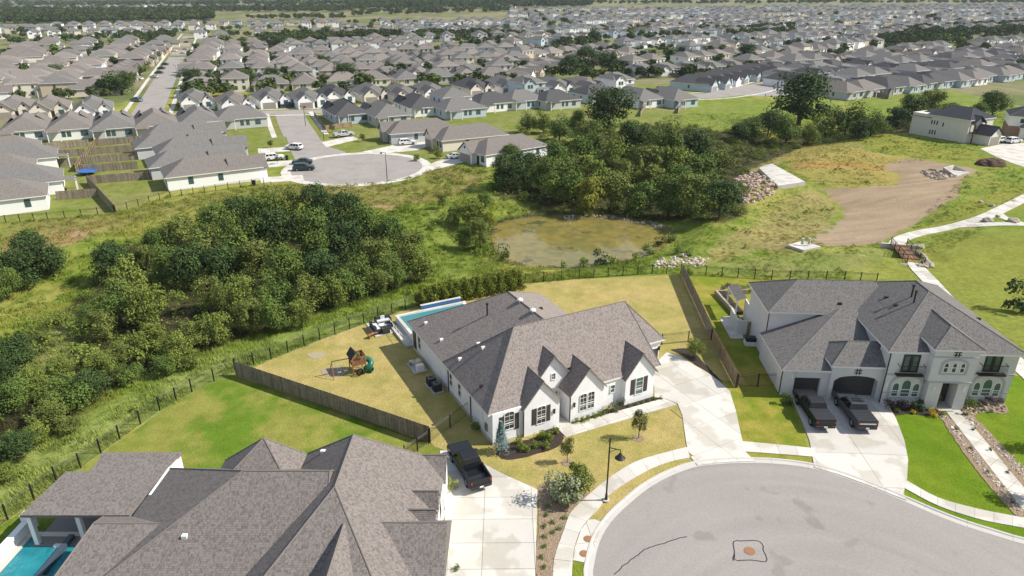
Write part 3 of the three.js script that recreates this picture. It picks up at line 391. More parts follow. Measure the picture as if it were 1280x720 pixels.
// ---------------------------------------------------------------- white gabled house
{
  const o = thing('gabled_house', 'white brick house with steep front gables and brown shingle roof', 'house', null, -1.69, 0, -51.75, 27.5 * D2R), K = kit(), w = K.wall;
  w.box(0, 16.9, 0, 3.28, -21.5, -10.9).box(0, 18, 0, 3.27, -11, -2.2).box(0, 3.2, 0, 3.28, -2.3, -0.15).box(11.9, 14.8, 0, 3.28, -2.3, -0.5).box(17.02, 22.9, 0, 3.26, -12.2, -5.05);
  gableWall(w, 3.12, 6.95, 0, 3.2, 5.42, -2.32, 0.05, 'z', 5.05); gableWall(w, 8.2, 12.02, 0, 3.2, 5.42, -2.33, 0.02, 'z', 10.1); gableWall(w, 14.62, 18.2, 0, 3.2, 5.42, -2.34, 0.03, 'z', 16.4); gableWall(w, 4.95, 9.72, 3.05, 3.72, 6.5, -5, -1.95, 'z', 7.35);
  hip(K, { x0: -0.35, x1: 17.3, z0: -21.9, z1: -2, y: 3.3, h: 8.55, ax: 'z', r0: 8.4, r1: 4 });
  hip(K, { x0: -0.36, x1: 19.2, z0: -11.2, z1: -0.32, y: 3.31, h: 8.5, r0: 5.45, r1: 0.9, notch: [5.1, 9.7, -1.95] });
  hip(K, { x0: 15.5, x1: 23.3, z0: -12.55, z1: -4.7, y: 3.3, h: 6.7, r0: 0.2, r1: 2.7 });
  gable(K, { x0: 4.65, x1: 10.0, z0: -6.2, z1: -1.65, y: 3.5, h: 6.72, ridge: 7.35 }); gable(K, { x0: 2.92, x1: 7.18, z0: -4, z1: 0.28, y: 3.1, h: 5.62, ridge: 5.05 }); gable(K, { x0: 8, x1: 12.22, z0: -4, z1: 0.25, y: 3.1, h: 5.62, ridge: 10.1 }); gable(K, { x0: 14.42, x1: 18.42, z0: -4.2, z1: 0.26, y: 3.1, h: 5.62, ridge: 16.4 });
  const roofM = finish(K, o, M.whiteBrick, M.roofBrown, M.capBrown);
  part(o, 'foundation', new GB().box(-0.03, 0.5, 0, 0.42, -21.55, -0.2).box(-0.03, 3.15, 0, 0.25, -0.5, -0.12).geo(), concrete[1]);
  const sh = slats(0.5, 1.75, 9), gz = { rise: 0.16, cols: 2, rows: 4, split: 0.36, fw: 0.055, frame: M.darkTrim, glass: M.glass };
  win(o, 1.68, 1.25, -0.15, 0, 1.05, 1.95, { ...gz, frame: M.trim }); win(o, 4.95, 0.98, 0.05, 0, 1.0, 1.95, { ...gz, frame: M.trim });
  win(o, 9.62, 0.95, 0.02, 0, 0.82, 1.95, { ...gz, rise: 0.14, frame: M.trim }); win(o, 10.52, 0.95, 0.02, 0, 0.82, 1.95, { ...gz, rise: 0.14, frame: M.trim });
  win(o, 13.4, 1.6, -0.5, 0, 0.6, 0.95, { split: 0.5, glass: M.glassTeal }); win(o, 16.3, 0.9, 0.03, 0, 0.95, 2.0, { rows: 4, split: 0.34, glass: M.glassTeal }); win(o, 7.4, 4.0, -1.95, 0, 0.5, 0.75, { cols: 2, rows: 2, frame: M.trim });
  for (const [x, z] of [[0.92, -0.15], [2.45, -0.15], [4.2, 0.05], [5.7, 0.05], [15.5, 0.03], [17.08, 0.03]]) part(o, 'shutter', sh, M.shutter).position.set(x, 1.05, z);
  part(o, 'garage_door', panelDoor(4.7, 2.15, 4, 4), M.garage).position.set(20.45, 0.02, -5.04);
  const d = part(o, 'door', panelDoor(1.05, 2.3, 3, 1), M.door); d.position.set(7.55, 0.1, -2.19);
  part(d, 'handle', boxG(0.36, 0.4, 0.95, 1.25, 0.03, 0.08), M.chrome);
  part(o, 'porch_slab', boxG(6.97, 8.18, 0, 0.1, -2.2, 0.2), concrete[1]);
  for (const [x, y, z] of [[6.35, 1.7, 0.05], [8.6, 1.7, 0.02], [22.85, 1.9, -5.05]]) { const l = part(o, 'wall_lamp', wallLamp, M.bronze); l.position.set(x, y, z); }
  spout(o, 3.06, 0.1, 3.1); spout(o, 8.12, 0.08, 3.1); spout(o, 12.1, -0.44, 3.1); spout(o, -0.05, -4.9, 3.1); spout(o, -0.05, -10.5, 3.1);
  win(o, 0, 1.0, -19, -Math.PI / 2, 0.9, 1.6, { split: 0.5 }); win(o, 0, 1.1, -7.6, -Math.PI / 2, 0.7, 1.5, { split: 0.5 }); win(o, 0, 1.1, -9.8, -Math.PI / 2, 0.7, 1.5, { split: 0.5 });
  const sd = part(o, 'side_door', panelDoor(0.95, 2.1, 3, 1), M.door); sd.rotation.y = -Math.PI / 2; sd.position.set(-0.035, 0.4, -20.6);
  part(o, 'meter_box', boxG(-0.14, 0, 0.9, 1.7, -1.6, -1.2), M.steel);
  for (const [x, y, k] of [[650, 377, 'dome'], [666, 390, 'dome'], [552, 425, 'box'], [575, 449, 'box'], [532.5, 404, 'box'], [598, 430, 'box'], [604, 435, 'box'], [609, 394, 'pipe'], [602, 483, 'dark'], [676, 386, 'dark']]) roofVent(o, roofM, x, y, k);
}

// ---------------------------------------------------------------- grey stucco house
{
  const o = thing('stucco_house', 'two storey pale stucco house with balconies and charcoal hip roof', 'house', null, 28.56, 0, -60.3, -3.5 * D2R), K = kit(), w = K.wall, S = M.stucco;
  w.box(-0.9, 0.35, 0, 3.18, -8.05, -0.2).box(2.95, 3.75, 0, 3.18, -1, -0.2).box(0.3, 3.0, 2.1, 3.18, -1, -0.2).box(-0.88, 8.75, 0, 3.16, -8.05, -0.62);           // garage
  w.box(-0.5, 12, 0, 5.96, -15.6, -8).box(8.72, 12.4, 0, 5.97, -16, 0.9).box(12.3, 21.2, 0, 5.96, -15.9, 0.3);
  w.box(12.3, 16.45, 3.15, 6.85, -1, 1.7).box(12.55, 13.85, 0, 3.2, 0, 1.62).box(15.35, 16.4, 0, 3.2, 0, 1.62);
  { const s = new THREE.Shape(); s.moveTo(3.7, 0); s.lineTo(8.72, 0); s.lineTo(8.72, 3.85); s.lineTo(3.7, 3.85); const a = archShape(4.35, 2.75, 0.6); s.holes.push(new THREE.Path(a.getPoints().map(p => new THREE.Vector2(p.x + 6.25, p.y + 0.001)).reverse())); w.add(new THREE.ExtrudeGeometry(s, { depth: 0.75, bevelEnabled: false }), new THREE.Matrix4().makeTranslation(0, 0, -0.5)); }
  // garage roof: left and front planes only, up to the two storey walls
  { const g = K.roof, c = [6, 0, -6], y = 3.2, k = 0.4, x0 = -1.25, z1 = 0.2, zb = -8.02, X = 10; const hx = x => y + k * (x - x0), m = z1 - zb;
    face(g, [[x0, y, zb], [x0, y, z1], [x0 + m, hx(x0 + m), zb]], c); face(g, [[x0, y, z1], [8.74, y, z1], [8.74, y + k * m, zb], [x0 + m, y + k * m, zb]], c);
    K.trim.box(x0, 8.72, y - 0.2, y - 0.012, zb, z1 - 0.002); K.cap.tube([x0, y, z1], [x0 + m, y + k * m, zb], 0.075, 0.075, 5, false); K.trim.poly([x0, y - 0.2, zb - 0.03], [x0, y, zb - 0.03], [x0 + m, hx(x0 + m), zb - 0.03], [x0 + m, hx(x0 + m) - 0.25, zb - 0.03]); }
  hip(K, { x0: 3.45, x1: 8.9, z0: -4.5, z1: 0.5, y: 3.95, h: 5.55, r0: 2.3, r1: 0.1, ax: 'x' });
  hip(K, { x0: -0.85, x1: 14, z0: -16, z1: -7.6, y: 6.0, h: 8.25, r0: 4.2, r1: 2 });
  hip(K, { x0: 8.35, x1: 21.55, z0: -16.3, z1: 0.95, y: 6.01, h: 9.4, ax: 'z', r0: 7, r1: 7.4 });
  hip(K, { x0: 12.0, x1: 16.75, z0: -6, z1: 2.0, y: 6.9, h: 8.35, ax: 'z', r0: 2, r1: 2.3 });
  const roofM = finish(K, o, S, M.roofGrey, M.capGrey);
  const gd = part(o, 'garage_door', panelDoor(2.6, 2.1, 4, 3), M.garage); gd.position.set(1.65, 0.02, -0.58); const g2 = part(o, 'garage_door', panelDoor(4.4, 2.85, 5, 4), M.garage); g2.position.set(6.25, 0.02, -0.58);
  const dn = part(o, 'door', panelDoor(1.45, 2.55, 4, 2), M.door); dn.position.set(14.6, 0.2, 0.34); part(dn, 'handle', boxG(-0.12, -0.08, 0.9, 1.5, 0.03, 0.09), M.chrome);
  part(o, 'porch_slab', boxG(13.9, 15.3, 0, 0.18, 0.3, 2.1), concrete[1]);
  const archTrio = (x, z) => { for (const [dx, ww, hh] of [[-0.98, 0.72, 1.62], [0, 0.98, 2.0], [0.98, 0.72, 1.62]]) win(o, x + dx, 0.92, z, 0, ww, hh, { rise: ww / 2, split: 0.42, fw: 0.07, glass: M.glassTeal }); const s = archShape(3.35, 2.75, 1.0), hl = archShape(2.95, 2.4, 0.85); s.holes.push(new THREE.Path(hl.getPoints().map(p => new THREE.Vector2(p.x, p.y + 0.03)).reverse())); const e = part(o, 'window_surround', new GB().add(new THREE.ExtrudeGeometry(s, { depth: 0.05, bevelEnabled: false })).geo(), M.stuccoTrim); e.position.set(x, 0.78, z); };
  archTrio(10.85, 0.9); archTrio(19.0, 0.3);
  for (const x of [13.65, 14.42, 15.19]) win(o, x, 4.28, 1.7, 0, 0.5, 1.1, { rise: 0.25, split: 0.5 });
  { const s = archShape(2.6, 1.75, 0.5), hl = archShape(2.25, 1.45, 0.4); s.holes.push(new THREE.Path(hl.getPoints().map(p => new THREE.Vector2(p.x, p.y + 0.1)).reverse())); part(o, 'window_surround', new GB().add(new THREE.ExtrudeGeometry(s, { depth: 0.05, bevelEnabled: false })).geo(), M.stuccoTrim).position.set(14.42, 4.05, 1.7); }
  for (const [x, z] of [[10.72, 0.9], [18.85, 0.3]]) {
    for (const dx of [-0.4, 0.4]) win(o, x + dx, 3.75, z, 0, 0.8, 1.95, { fw: 0.14, rows: 1, frame: M.bronze, glass: M.glassTeal });
    const rl = new GB(); for (const y of [3.62, 4.65]) rl.box(-1.25, 1.25, y, y + 0.05, 0.5, 0.55).box(-1.25, -1.2, y, y + 0.05, 0, 0.5).box(1.2, 1.25, y, y + 0.05, 0, 0.5); for (let i = 0; i <= 22; i++) rl.box(-1.25 + i * 0.1125, -1.23 + i * 0.1125, 3.6, 4.66, 0.52, 0.54); rl.box(-1.28, 1.28, 3.5, 3.6, 0, 0.56); const b = part(o, 'balcony', rl.geo(), M.bronze); b.position.set(x, 0, z);
  }
  part(o, 'band_course', new GB().box(8.7, 12.32, 3.35, 3.5, 0.9, 0.97).box(16.44, 21.25, 3.35, 3.5, 0.3, 0.37).box(12.28, 16.48, 3.12, 3.24, 1.0, 1.78).box(12.28, 16.48, 5.9, 6.0, 1.0, 1.77).box(8.7, 12.56, 1.3, 1.42, 0.9, 0.94).box(16.4, 21.24, 1.3, 1.42, 0.3, 0.34).geo(), M.stuccoTrim);
  for (const [x, y, z] of [[14.4, 6.05, 1.7], [6.25, 2.95, 0.25]]) { const g = new GB(); for (const k of [-0.14, 0.14]) g.box(k - 0.04, k + 0.04, -0.05, 0.65, 0, 0.05).box(-0.36, 0.36, 0.26 + k, 0.34 + k, 0, 0.05); part(o, 'wall_ornament', g.geo(), M.bronze).position.set(x, y, z); }
  for (const [x, y, z] of [[8.95, 2.2, 0.9], [13.1, 2.2, 1.62], [15.9, 2.2, 1.62], [0.05, 2.0, -0.2]]) { const l = part(o, 'wall_lamp', wallLamp, M.white); l.position.set(x, y, z); }
  win(o, 8.72, 4.1, -1.6, -Math.PI / 2, 0.8, 1.5, { split: 0.5 });
  spout(o, -0.95, -0.3, 3.1); spout(o, -0.55, -8.06, 5.9); spout(o, 8.66, 0.86, 5.9);
  for (const [x, y, k] of [[1139, 371, 'pipe'], [1142, 378.5, 'pipe'], [1108, 372, 'dark'], [1120, 382, 'dark'], [1190, 369, 'dark'], [1223, 399, 'dark'], [1050, 380, 'dark'], [1022, 393, 'box']]) roofVent(o, roofM, x, y, k);
}

// ---------------------------------------------------------------- house with the pool
{
  const o = thing('pool_house', 'large house with many brown shingle roof planes beside a pool', 'house', null, 0, 0, 0, 0), K = kit(), w = K.wall;
  w.box(-17.5, -5.5, 0, 3.2, -44.9, -27).box(-27.2, -12, 0, 3.22, -44.3, -27).box(-29, -17, 0, 3.18, -38.8, -24);
  hip(K, { x0: -18.2, x1: -5.35, z0: -45.2, z1: -26, y: 3.3, h: 8.05, ax: 'z', r0: 3.0, r1: 10.4, rz: -11.75 });       // east wing
  hip(K, { x0: -27.5, x1: -12, z0: -44.4, z1: -31, y: 3.3, h: 8.0, r0: 9, r1: 0.5, rz: -38.1 });                        // middle
  hip(K, { x0: -22.8, x1: -15, z0: -44.5, z1: -38.6, y: 4.0, h: 7.05, r0: 3.9, r1: 3.88, rz: -43.2 });                               // small rear pyramid
  hip(K, { x0: -29.6, x1: -19, z0: -38.9, z1: -30.5, y: 3.3, h: 5.3, r0: 1.4, r1: 1, rz: -36 });                       // west wing
  hip(K, { x0: -13.5, x1: -4.3, z0: -38.4, z1: -31.5, y: 3.4, h: 5.75, r0: 3, r1: 0.02, rz: -35.6 });                  // low east gable
  hip(K, { x0: -12.6, x1: -8.8, z0: -36.2, z1: -27, y: 4.5, h: 7.1, ax: 'z', r0: 2.2, r1: 2.4, rz: -10.7 });
  gable(K, { x0: -8, x1: -5.15, z0: -46.0, z1: -42.8, y: 3.2, h: 4.6, ax: 'x' });
  for (const z of [-39.95, -38.0]) gable(K, { x0: -8.2, x1: -5.35, z0: z - 0.75, z1: z + 0.75, y: 3.75, h: 4.75, ax: 'x', t: 0.1 });
  gableWall(w, -7.5, -5.35, 0, 3.2, 4.4, -45.8, -43.0, 'x', -44.4); for (const z of [-39.95, -38.0]) gableWall(w, -7.5, -5.5, 3.2, 3.7, 4.6, z - 0.6, z + 0.6, 'x', z);
  gableWall(w, -12, -4.7, 0, 3.3, 5.6, -38, -31.8, 'x', -35.6);
  const roofM = finish(K, o, M.whiteBrick, M.roofC, M.capBrown);
  for (const z of [-39.95, -38.0]) win(o, -5.5, 3.55, z, Math.PI / 2, 0.6, 0.6, {});
  for (const z of [-41.6, -33.5]) win(o, -5.3 + (z > -38 ? 0.6 : 0), 1, z, Math.PI / 2, 1.1, 1.6, { split: 0.5 });
  const gd = part(o, 'garage_door', panelDoor(2.7, 2.2, 4, 3), M.garage); gd.rotation.y = Math.PI / 2; gd.position.set(-4.69, 0.02, -36.6);
  part(o, 'wall_lamp', wallLamp, M.bronze).position.set(-4.7, 2, -34.8);
  for (const [x, y, k] of [[231, 671, 'box'], [241, 577, 'dark'], [236, 577, 'dark'], [404, 565, 'box']]) roofVent(o, roofM, x, y, k);
  // covered patio
  const c = thing('patio_cover', 'low shingled patio roof on white posts over outdoor seating', 'patio cover', null, 0, 0, 0, 0), g = new GB(), t = 0.22;
  const P = [[-36.0, -39.3], [-28.0, -39.3], [-27.0, -46.0], [-33.4, -46.0], [-33.3, -43.8], [-35.2, -43.8]], yy = z => 3.05 + (-39.3 - z) * 0.09, Sx = P.map(p => new THREE.Vector2(p[0], p[1])); if (THREE.ShapeUtils.area(Sx) < 0) Sx.reverse();
  for (const q of THREE.ShapeUtils.triangulateShape(Sx, [])) { const v = q.map(i => [Sx[i].x, yy(Sx[i].y), Sx[i].y]); g.tri(v[0], v[2], v[1]); }
  part(c, 'roof', g.geo(), M.roofC); const e = new GB(); for (let i = 0; i < Sx.length; i++) { const a = Sx[i], b = Sx[(i + 1) % Sx.length]; e.poly([b.x, yy(b.y) - t, b.y], [a.x, yy(a.y) - t, a.y], [a.x, yy(a.y) - 0.004, a.y], [b.x, yy(b.y) - 0.004, b.y]); } for (const q of THREE.ShapeUtils.triangulateShape(Sx, [])) { const v = q.map(i => [Sx[i].x, yy(Sx[i].y) - t, Sx[i].y]); e.tri(v[0], v[1], v[2]); } part(c, 'fascia', e.geo(), M.capBrown);
  for (const [x, z] of [[-35.6, -39.6], [-28.3, -39.6], [-32, -39.6], [-27.6, -45.6], [-33, -45.6]]) part(c, 'post', boxG(x - 0.16, x + 0.16, 0, yy(z) - 0.23, z - 0.16, z + 0.16), M.white);
  part(c, 'patio_floor', boxG(-35.9, -27.4, 0.02, 0.12, -45.8, -39.35), std(lin(0.2, 0.19, 0.18), 0.8)); part(c, 'side_wall', boxG(-27.32, -27.1, 0, 3.5, -45.9, -41), M.whiteBrick);
}

// ---------------------------------------------------------------- trees and shrubs
function leafCloud({ seed, n, lobes, rx, ry, rz = rx, cy, leaf, cols, lobeR = 0.42, droop = 0, shell = 0.72 }) {
  const r = rng(seed), L = [], p = [], c = [], nr = [];
  for (let i = 0; i < lobes; i++) { const a = r() * 6.283, k = Math.sqrt(r()) * 0.78, t = (r() * 2 - 1) * 0.85, s = Math.sqrt(Math.max(0.1, 1 - t * t)); L.push([Math.cos(a) * k * s * rx, cy + t * ry * 0.72, Math.sin(a) * k * s * rz, lobeR * mix(0.5, 1.4, r()) * Math.min(rx, ry), mix(0.78, 1.2, r()), r()]); }
  for (let i = 0; i < n; i++) {
    const l = L[Math.floor(r() * L.length)]; let dx = r() * 2 - 1, dy = r() * 2 - 0.75, dz = r() * 2 - 1; const q = Math.hypot(dx, dy, dz) || 1; dx /= q; dy /= q; dz /= q;
    const rad = l[3] * (r() < 0.1 ? mix(1.05, 1.45, r()) : mix(shell, 1.12, r())), x = l[0] + dx * rad, y = Math.max(0.12, l[1] + dy * rad * 0.9), z = l[2] + dz * rad;
    let ax = dx + (r() - 0.5) * 1.5, ay = dy + (r() - 0.5) * 1.5 + 0.35, az = dz + (r() - 0.5) * 1.5; const m = Math.hypot(ax, ay, az); const N = V(ax / m, ay / m, az / m), U = V(r() - 0.5, r() - 0.5 - droop, r() - 0.5).cross(N).normalize(), T = V(0, 0, 0).crossVectors(N, U), s = leaf * mix(0.6, 1.3, r()), b = s * 0.62;
    const P0 = [x - U.x * s, y - U.y * s, z - U.z * s], P1 = [x + T.x * b + N.x * s * 0.2, y + T.y * b + N.y * s * 0.2, z + T.z * b + N.z * s * 0.2], P2 = [x + U.x * s, y + U.y * s, z + U.z * s], P3 = [x - T.x * b + N.x * s * 0.2, y - T.y * b + N.y * s * 0.2, z - T.z * b + N.z * s * 0.2];
    p.push(...P0, ...P1, ...P2, ...P0, ...P2, ...P3); const w = clamp(l[5] * 0.7 + r() * 0.3), v = l[4] * mix(0.8, 1.2, r()), K = [mix(cols[0][0], cols[1][0], w) * v, mix(cols[0][1], cols[1][1], w) * v, mix(cols[0][2], cols[1][2], w) * v]; for (let k = 0; k < 6; k++) c.push(...K);
  }
  const g = new THREE.BufferGeometry(); g.setAttribute('position', new THREE.Float32BufferAttribute(p, 3)); g.setAttribute('color', new THREE.Float32BufferAttribute(c, 3)); g.computeVertexNormals(); return g;
}
function trunkGeo(seed, h, r0, spread, limbs) {
  const r = rng(seed), g = new GB(), k = h * 0.42; let a = [0, -0.3, 0]; let q = [(r() - 0.5) * 0.3, k, (r() - 0.5) * 0.3]; g.tube(a, q, r0, r0 * 0.65, 7, false);
  for (let i = 0; i < limbs; i++) { const t = i / limbs * 6.283 + r(), b = [q[0] + Math.cos(t) * spread * 0.55, k + h * mix(0.15, 0.35, r()), q[2] + Math.sin(t) * spread * 0.55]; g.tube([q[0], q[1] - r() * k * 0.4, q[2]], b, r0 * 0.5, r0 * 0.22, 5, false); g.tube(b, [b[0] * 1.4, b[1] + h * 0.14, b[2] * 1.4], r0 * 0.22, r0 * 0.08, 4, false); }
  return g.geo();
}
const leafMat = new THREE.MeshPhysicalMaterial({ color: lin(1, 1, 1), roughness: 0.75, vertexColors: true, side: THREE.DoubleSide, transmission: 0, specularIntensity: 0.4 });
const DK = [[0.033, 0.063, 0.018], [0.07, 0.112, 0.027]], MD = [[0.068, 0.118, 0.023], [0.145, 0.2, 0.037]], LT = [[0.12, 0.165, 0.028], [0.2, 0.235, 0.045]], OL = [[0.1, 0.135, 0.028], [0.175, 0.2, 0.045]], GD = [[0.13, 0.155, 0.02], [0.23, 0.225, 0.03]], SG = [[0.1, 0.12, 0.06], [0.16, 0.17, 0.09]];
const protos = {};                                             // every kind: three crowns and trunks, about 8 m tall
function kind(k, o, th) { protos[k] = [0, 1, 2].map(i => ({ crown: leafCloud({ seed: k.length * 97 + k.charCodeAt(0) * 7 + i * 131, ...o }), trunk: trunkGeo(i + 5, 8, th, o.rx, 5) })); }
const fullCrown = { n: 5200, lobes: 24, rx: 3.7, ry: 3.9, cy: 4.0, leaf: 0.185, lobeR: 0.4, shell: 0.62 };
kind('dark', { ...fullCrown, cols: DK }, 0.2); kind('mid', { ...fullCrown, cols: MD }, 0.2); kind('light', { ...fullCrown, n: 4200, lobes: 30, lobeR: 0.3, leaf: 0.18, cols: LT }, 0.16); kind('olive', { ...fullCrown, n: 4200, lobes: 30, lobeR: 0.31, leaf: 0.17, cols: OL, droop: 0.6 }, 0.16); kind('gold', { ...fullCrown, lobes: 20, lobeR: 0.34, cols: GD }, 0.16);
kind('oak', { n: 5600, lobes: 28, rx: 4.2, ry: 3.6, cy: 4.2, leaf: 0.2, lobeR: 0.46, cols: DK }, 0.32);
kind('fardark', { n: 420, lobes: 12, rx: 3.8, ry: 3.4, cy: 4.5, leaf: 0.62, lobeR: 0.42, cols: DK }, 0.2); kind('farmid', { n: 420, lobes: 12, rx: 3.7, ry: 3.4, cy: 4.4, leaf: 0.62, lobeR: 0.42, cols: MD }, 0.2);
kind('young', { n: 2400, lobes: 14, rx: 2.9, ry: 3.0, cy: 5.0, leaf: 0.17, lobeR: 0.45, cols: [[0.045, 0.07, 0.018], [0.075, 0.1, 0.022]] }, 0.16);
const kindWords = { dark: 'dark green', mid: 'mid green', light: 'pale leafy green', olive: 'feathery olive green', gold: 'yellow green', oak: 'broad dark green', fardark: 'dark green', farmid: 'mid green', young: 'small young' };
let treeNo = 0;
function treeAt(x, z, h, w, k, label, cat = 'tree', group, name = 'tree', y) {
  const P = protos[k][treeNo % 3]; const t = thing(name, label, cat, group, x, y ?? hgt(x, z), z, (treeNo * 2.4) % 6.283); treeNo++;
  part(t, 'trunk', P.trunk, M.bark); part(t, 'crown', P.crown, leafMat); t.scale.set(w / 7.4, h / 8, w / 7.4); return t;
}
function treePx(cx, cy, r, k, label, group, name = 'tree', tall = 1.0) {   // from the crown as the photograph shows it: its centre and half width in pixels
  let hc = 3, p, w; for (let i = 0; i < 4; i++) { p = at(cx, cy, hc); const s = Math.cos(PITCH) * -p.z + Math.sin(PITCH) * (CAMH - p.y - hc); w = 2.15 * r * s / F; hc = 0.52 * w * tall; }
  const size = w < 5 ? 'small ' : w < 7.6 ? '' : 'large ', where = group && group.includes('thicket') ? (lineDist(p.x, p.z, nearEdge) < 13 ? ', beside the iron fence' : lineDist(p.x, p.z, farEdge) < 26 ? ', on its meadow side' : '') : '';
  return treeAt(p.x, p.z, w * tall, w, k, size + label(kindWords[k]) + where, 'tree', group, name);
}
const groveL = [ // creekside thicket
  [270, 278, 22, 'mid'], [300, 265, 20, 'dark'], [332, 258, 22, 'mid'], [365, 256, 20, 'olive'], [396, 252, 22, 'dark'], [430, 265, 23, 'dark'], [460, 277, 23, 'mid'], [488, 290, 21, 'mid'], [514, 308, 20, 'olive'], [530, 330, 16, 'light'],
  [190, 303, 18, 'mid'], [225, 293, 22, 'olive'], [140, 326, 22, 'dark'], [255, 302, 25, 'olive'], [300, 293, 25, 'mid'], [345, 287, 25, 'dark'], [390, 290, 27, 'mid'], [430, 303, 25, 'dark'], [466, 320, 23, 'olive'], [492, 338, 18, 'mid'],
  [210, 325, 22, 'mid'], [235, 332, 24, 'dark'], [280, 330, 25, 'dark'], [322, 325, 25, 'olive'], [360, 330, 25, 'mid'], [402, 335, 25, 'dark'], [440, 345, 23, 'mid'],
  [162, 350, 27, 'light'], [180, 378, 24, 'light'], [145, 378, 22, 'mid'], [262, 365, 20, 'olive'], [300, 368, 23, 'light'], [340, 365, 23, 'mid'], [382, 365, 22, 'olive'], [418, 362, 18, 'light'], [475, 352, 14, 'olive'],
  [124, 405, 18, 'olive'], [108, 396, 13, 'mid'], [190, 420, 17, 'light'], [216, 432, 20, 'light'], [246, 415, 19, 'olive'], [272, 408, 18, 'light'], [310, 392, 19, 'olive'], [344, 392, 20, 'mid'], [375, 390, 16, 'light'], [150, 440, 16, 'olive'],
  [40, 312, 24, 'dark'], [20, 335, 22, 'dark'], [62, 325, 16, 'dark'], [4, 352, 18, 'mid'],
  [18, 438, 22, 'dark'], [44, 470, 16, 'light'], [12, 492, 22, 'mid'], [82, 492, 26, 'mid'], [112, 482, 22, 'dark'], [128, 452, 17, 'light'], [160, 465, 15, 'mid'], [22, 555, 20, 'dark'], [60, 515, 22, 'olive'], [-6, 465, 20, 'dark'], [40, 540, 16, 'light'], [86, 530, 14, 'olive'], [205, 455, 15, 'mid'], [236, 448, 14, 'light'], [6, 590, 14, 'light'], [180, 320, 14, 'olive'], [75, 455, 14, 'light']];
for (const [x, y, r, k] of groveL) treePx(x, y, y > 436 ? r * 1.08 : r * 1.04, k, w => `${w} tree in the creekside thicket`, 'trees of the creekside thicket', 'creekside_tree', y > 436 ? 0.9 : k === 'light' ? 1.25 : 1.2);
const groveR = [
  [632, 212, 20, 'dark'], [655, 208, 18, 'dark'], [640, 190, 12, 'mid'], [680, 215, 20, 'mid'], [705, 225, 24, 'mid'], [742, 215, 25, 'light'], [735, 243, 22, 'gold'], [765, 238, 24, 'olive'], [800, 246, 22, 'mid'], [838, 243, 24, 'mid'], [868, 240, 24, 'olive'], [902, 246, 22, 'dark'], [882, 215, 22, 'mid'], [845, 205, 24, 'light'], [805, 203, 24, 'olive'], [768, 193, 22, 'light'], [832, 175, 22, 'mid'], [868, 183, 20, 'dark'], [900, 198, 18, 'olive'], [735, 180, 20, 'mid'], [700, 195, 20, 'mid'], [790, 170, 20, 'dark'],
  [700, 158, 14, 'mid'], [680, 150, 13, 'light'], [735, 160, 16, 'olive'], [660, 152, 11, 'mid'], [652, 165, 10, 'light'], [720, 150, 12, 'mid'], [815, 222, 18, 'light'], [775, 215, 18, 'olive'], [850, 225, 18, 'mid'], [880, 258, 16, 'light']];
for (const [x, y, r, k] of groveR) treePx(x, y, r * 1.08, k, w => `${w} tree in the wood on the far bank of the pond`, 'trees behind the pond', 'pond_wood_tree', 1.05);
treePx(762, 135, 27, 'oak', () => 'dark oak standing tallest between pond wood and grey roofed houses', null, 'oak_tree', 0.95);
treePx(1004, 122, 34, 'oak', () => 'huge dark oak between the right cul-de-sac and the meadow berm', null, 'oak_tree', 0.9);
for (const [x, y, r, k] of [[940, 158, 14, 'mid'], [962, 152, 17, 'dark'], [985, 160, 20, 'mid'], [1060, 146, 22, 'mid'], [1032, 152, 17, 'light'], [1140, 132, 18, 'dark'], [1165, 128, 19, 'olive'], [1245, 126, 17, 'mid'], [1122, 145, 15, 'dark'], [1092, 152, 17, 'mid'], [925, 165, 13, 'dark'], [1075, 160, 14, 'dark'], [1190, 140, 14, 'olive'], [1220, 138, 13, 'mid'], [1012, 165, 14, 'light']])
  treePx(x, y, r, k, w => `${w} tree in the hedgerow behind the meadow berm`, 'trees of the far hedgerow', 'hedgerow_tree', 0.95);
for (const [x, y, r, k] of [[592, 265, 17, 'light'], [600, 290, 16, 'olive'], [580, 296, 12, 'mid'], [606, 248, 10, 'mid'], [568, 268, 11, 'olive'], [612, 275, 10, 'gold'], [553, 250, 8, 'olive']]) treePx(x, y, r, k, w => `${w} tree on the bank left of the pond`, 'trees on the pond bank', 'bank_tree', 1.2);

{ // leafless grey tree in the hedgerow
  const p = at(1166, 140), g = new GB(), r = rng(88), grow = (a, d, l, w, n) => { const b = a.clone().addScaledVector(d, l); g.tube(a.toArray(), b.toArray(), w, w * 0.65, 5, false); if (n > 0) for (let i = 0; i < 3; i++) grow(b, V(d.x + (r() - 0.5) * 1.5, d.y * 0.8 + r() * 0.5, d.z + (r() - 0.5) * 1.5).normalize(), l * mix(0.6, 0.85, r()), w * 0.6, n - 1); };
  const t = thing('bare_tree', 'grey leafless tree rising from the hedgerow behind the meadow berm', 'tree', null, p.x, p.y, p.z); grow(V(0, -0.2, 0), V(0, 1, 0), 2.6, 0.22, 5); part(t, 'trunk', g.geo(), std(lin(0.3, 0.26, 0.22), 0.95)); }
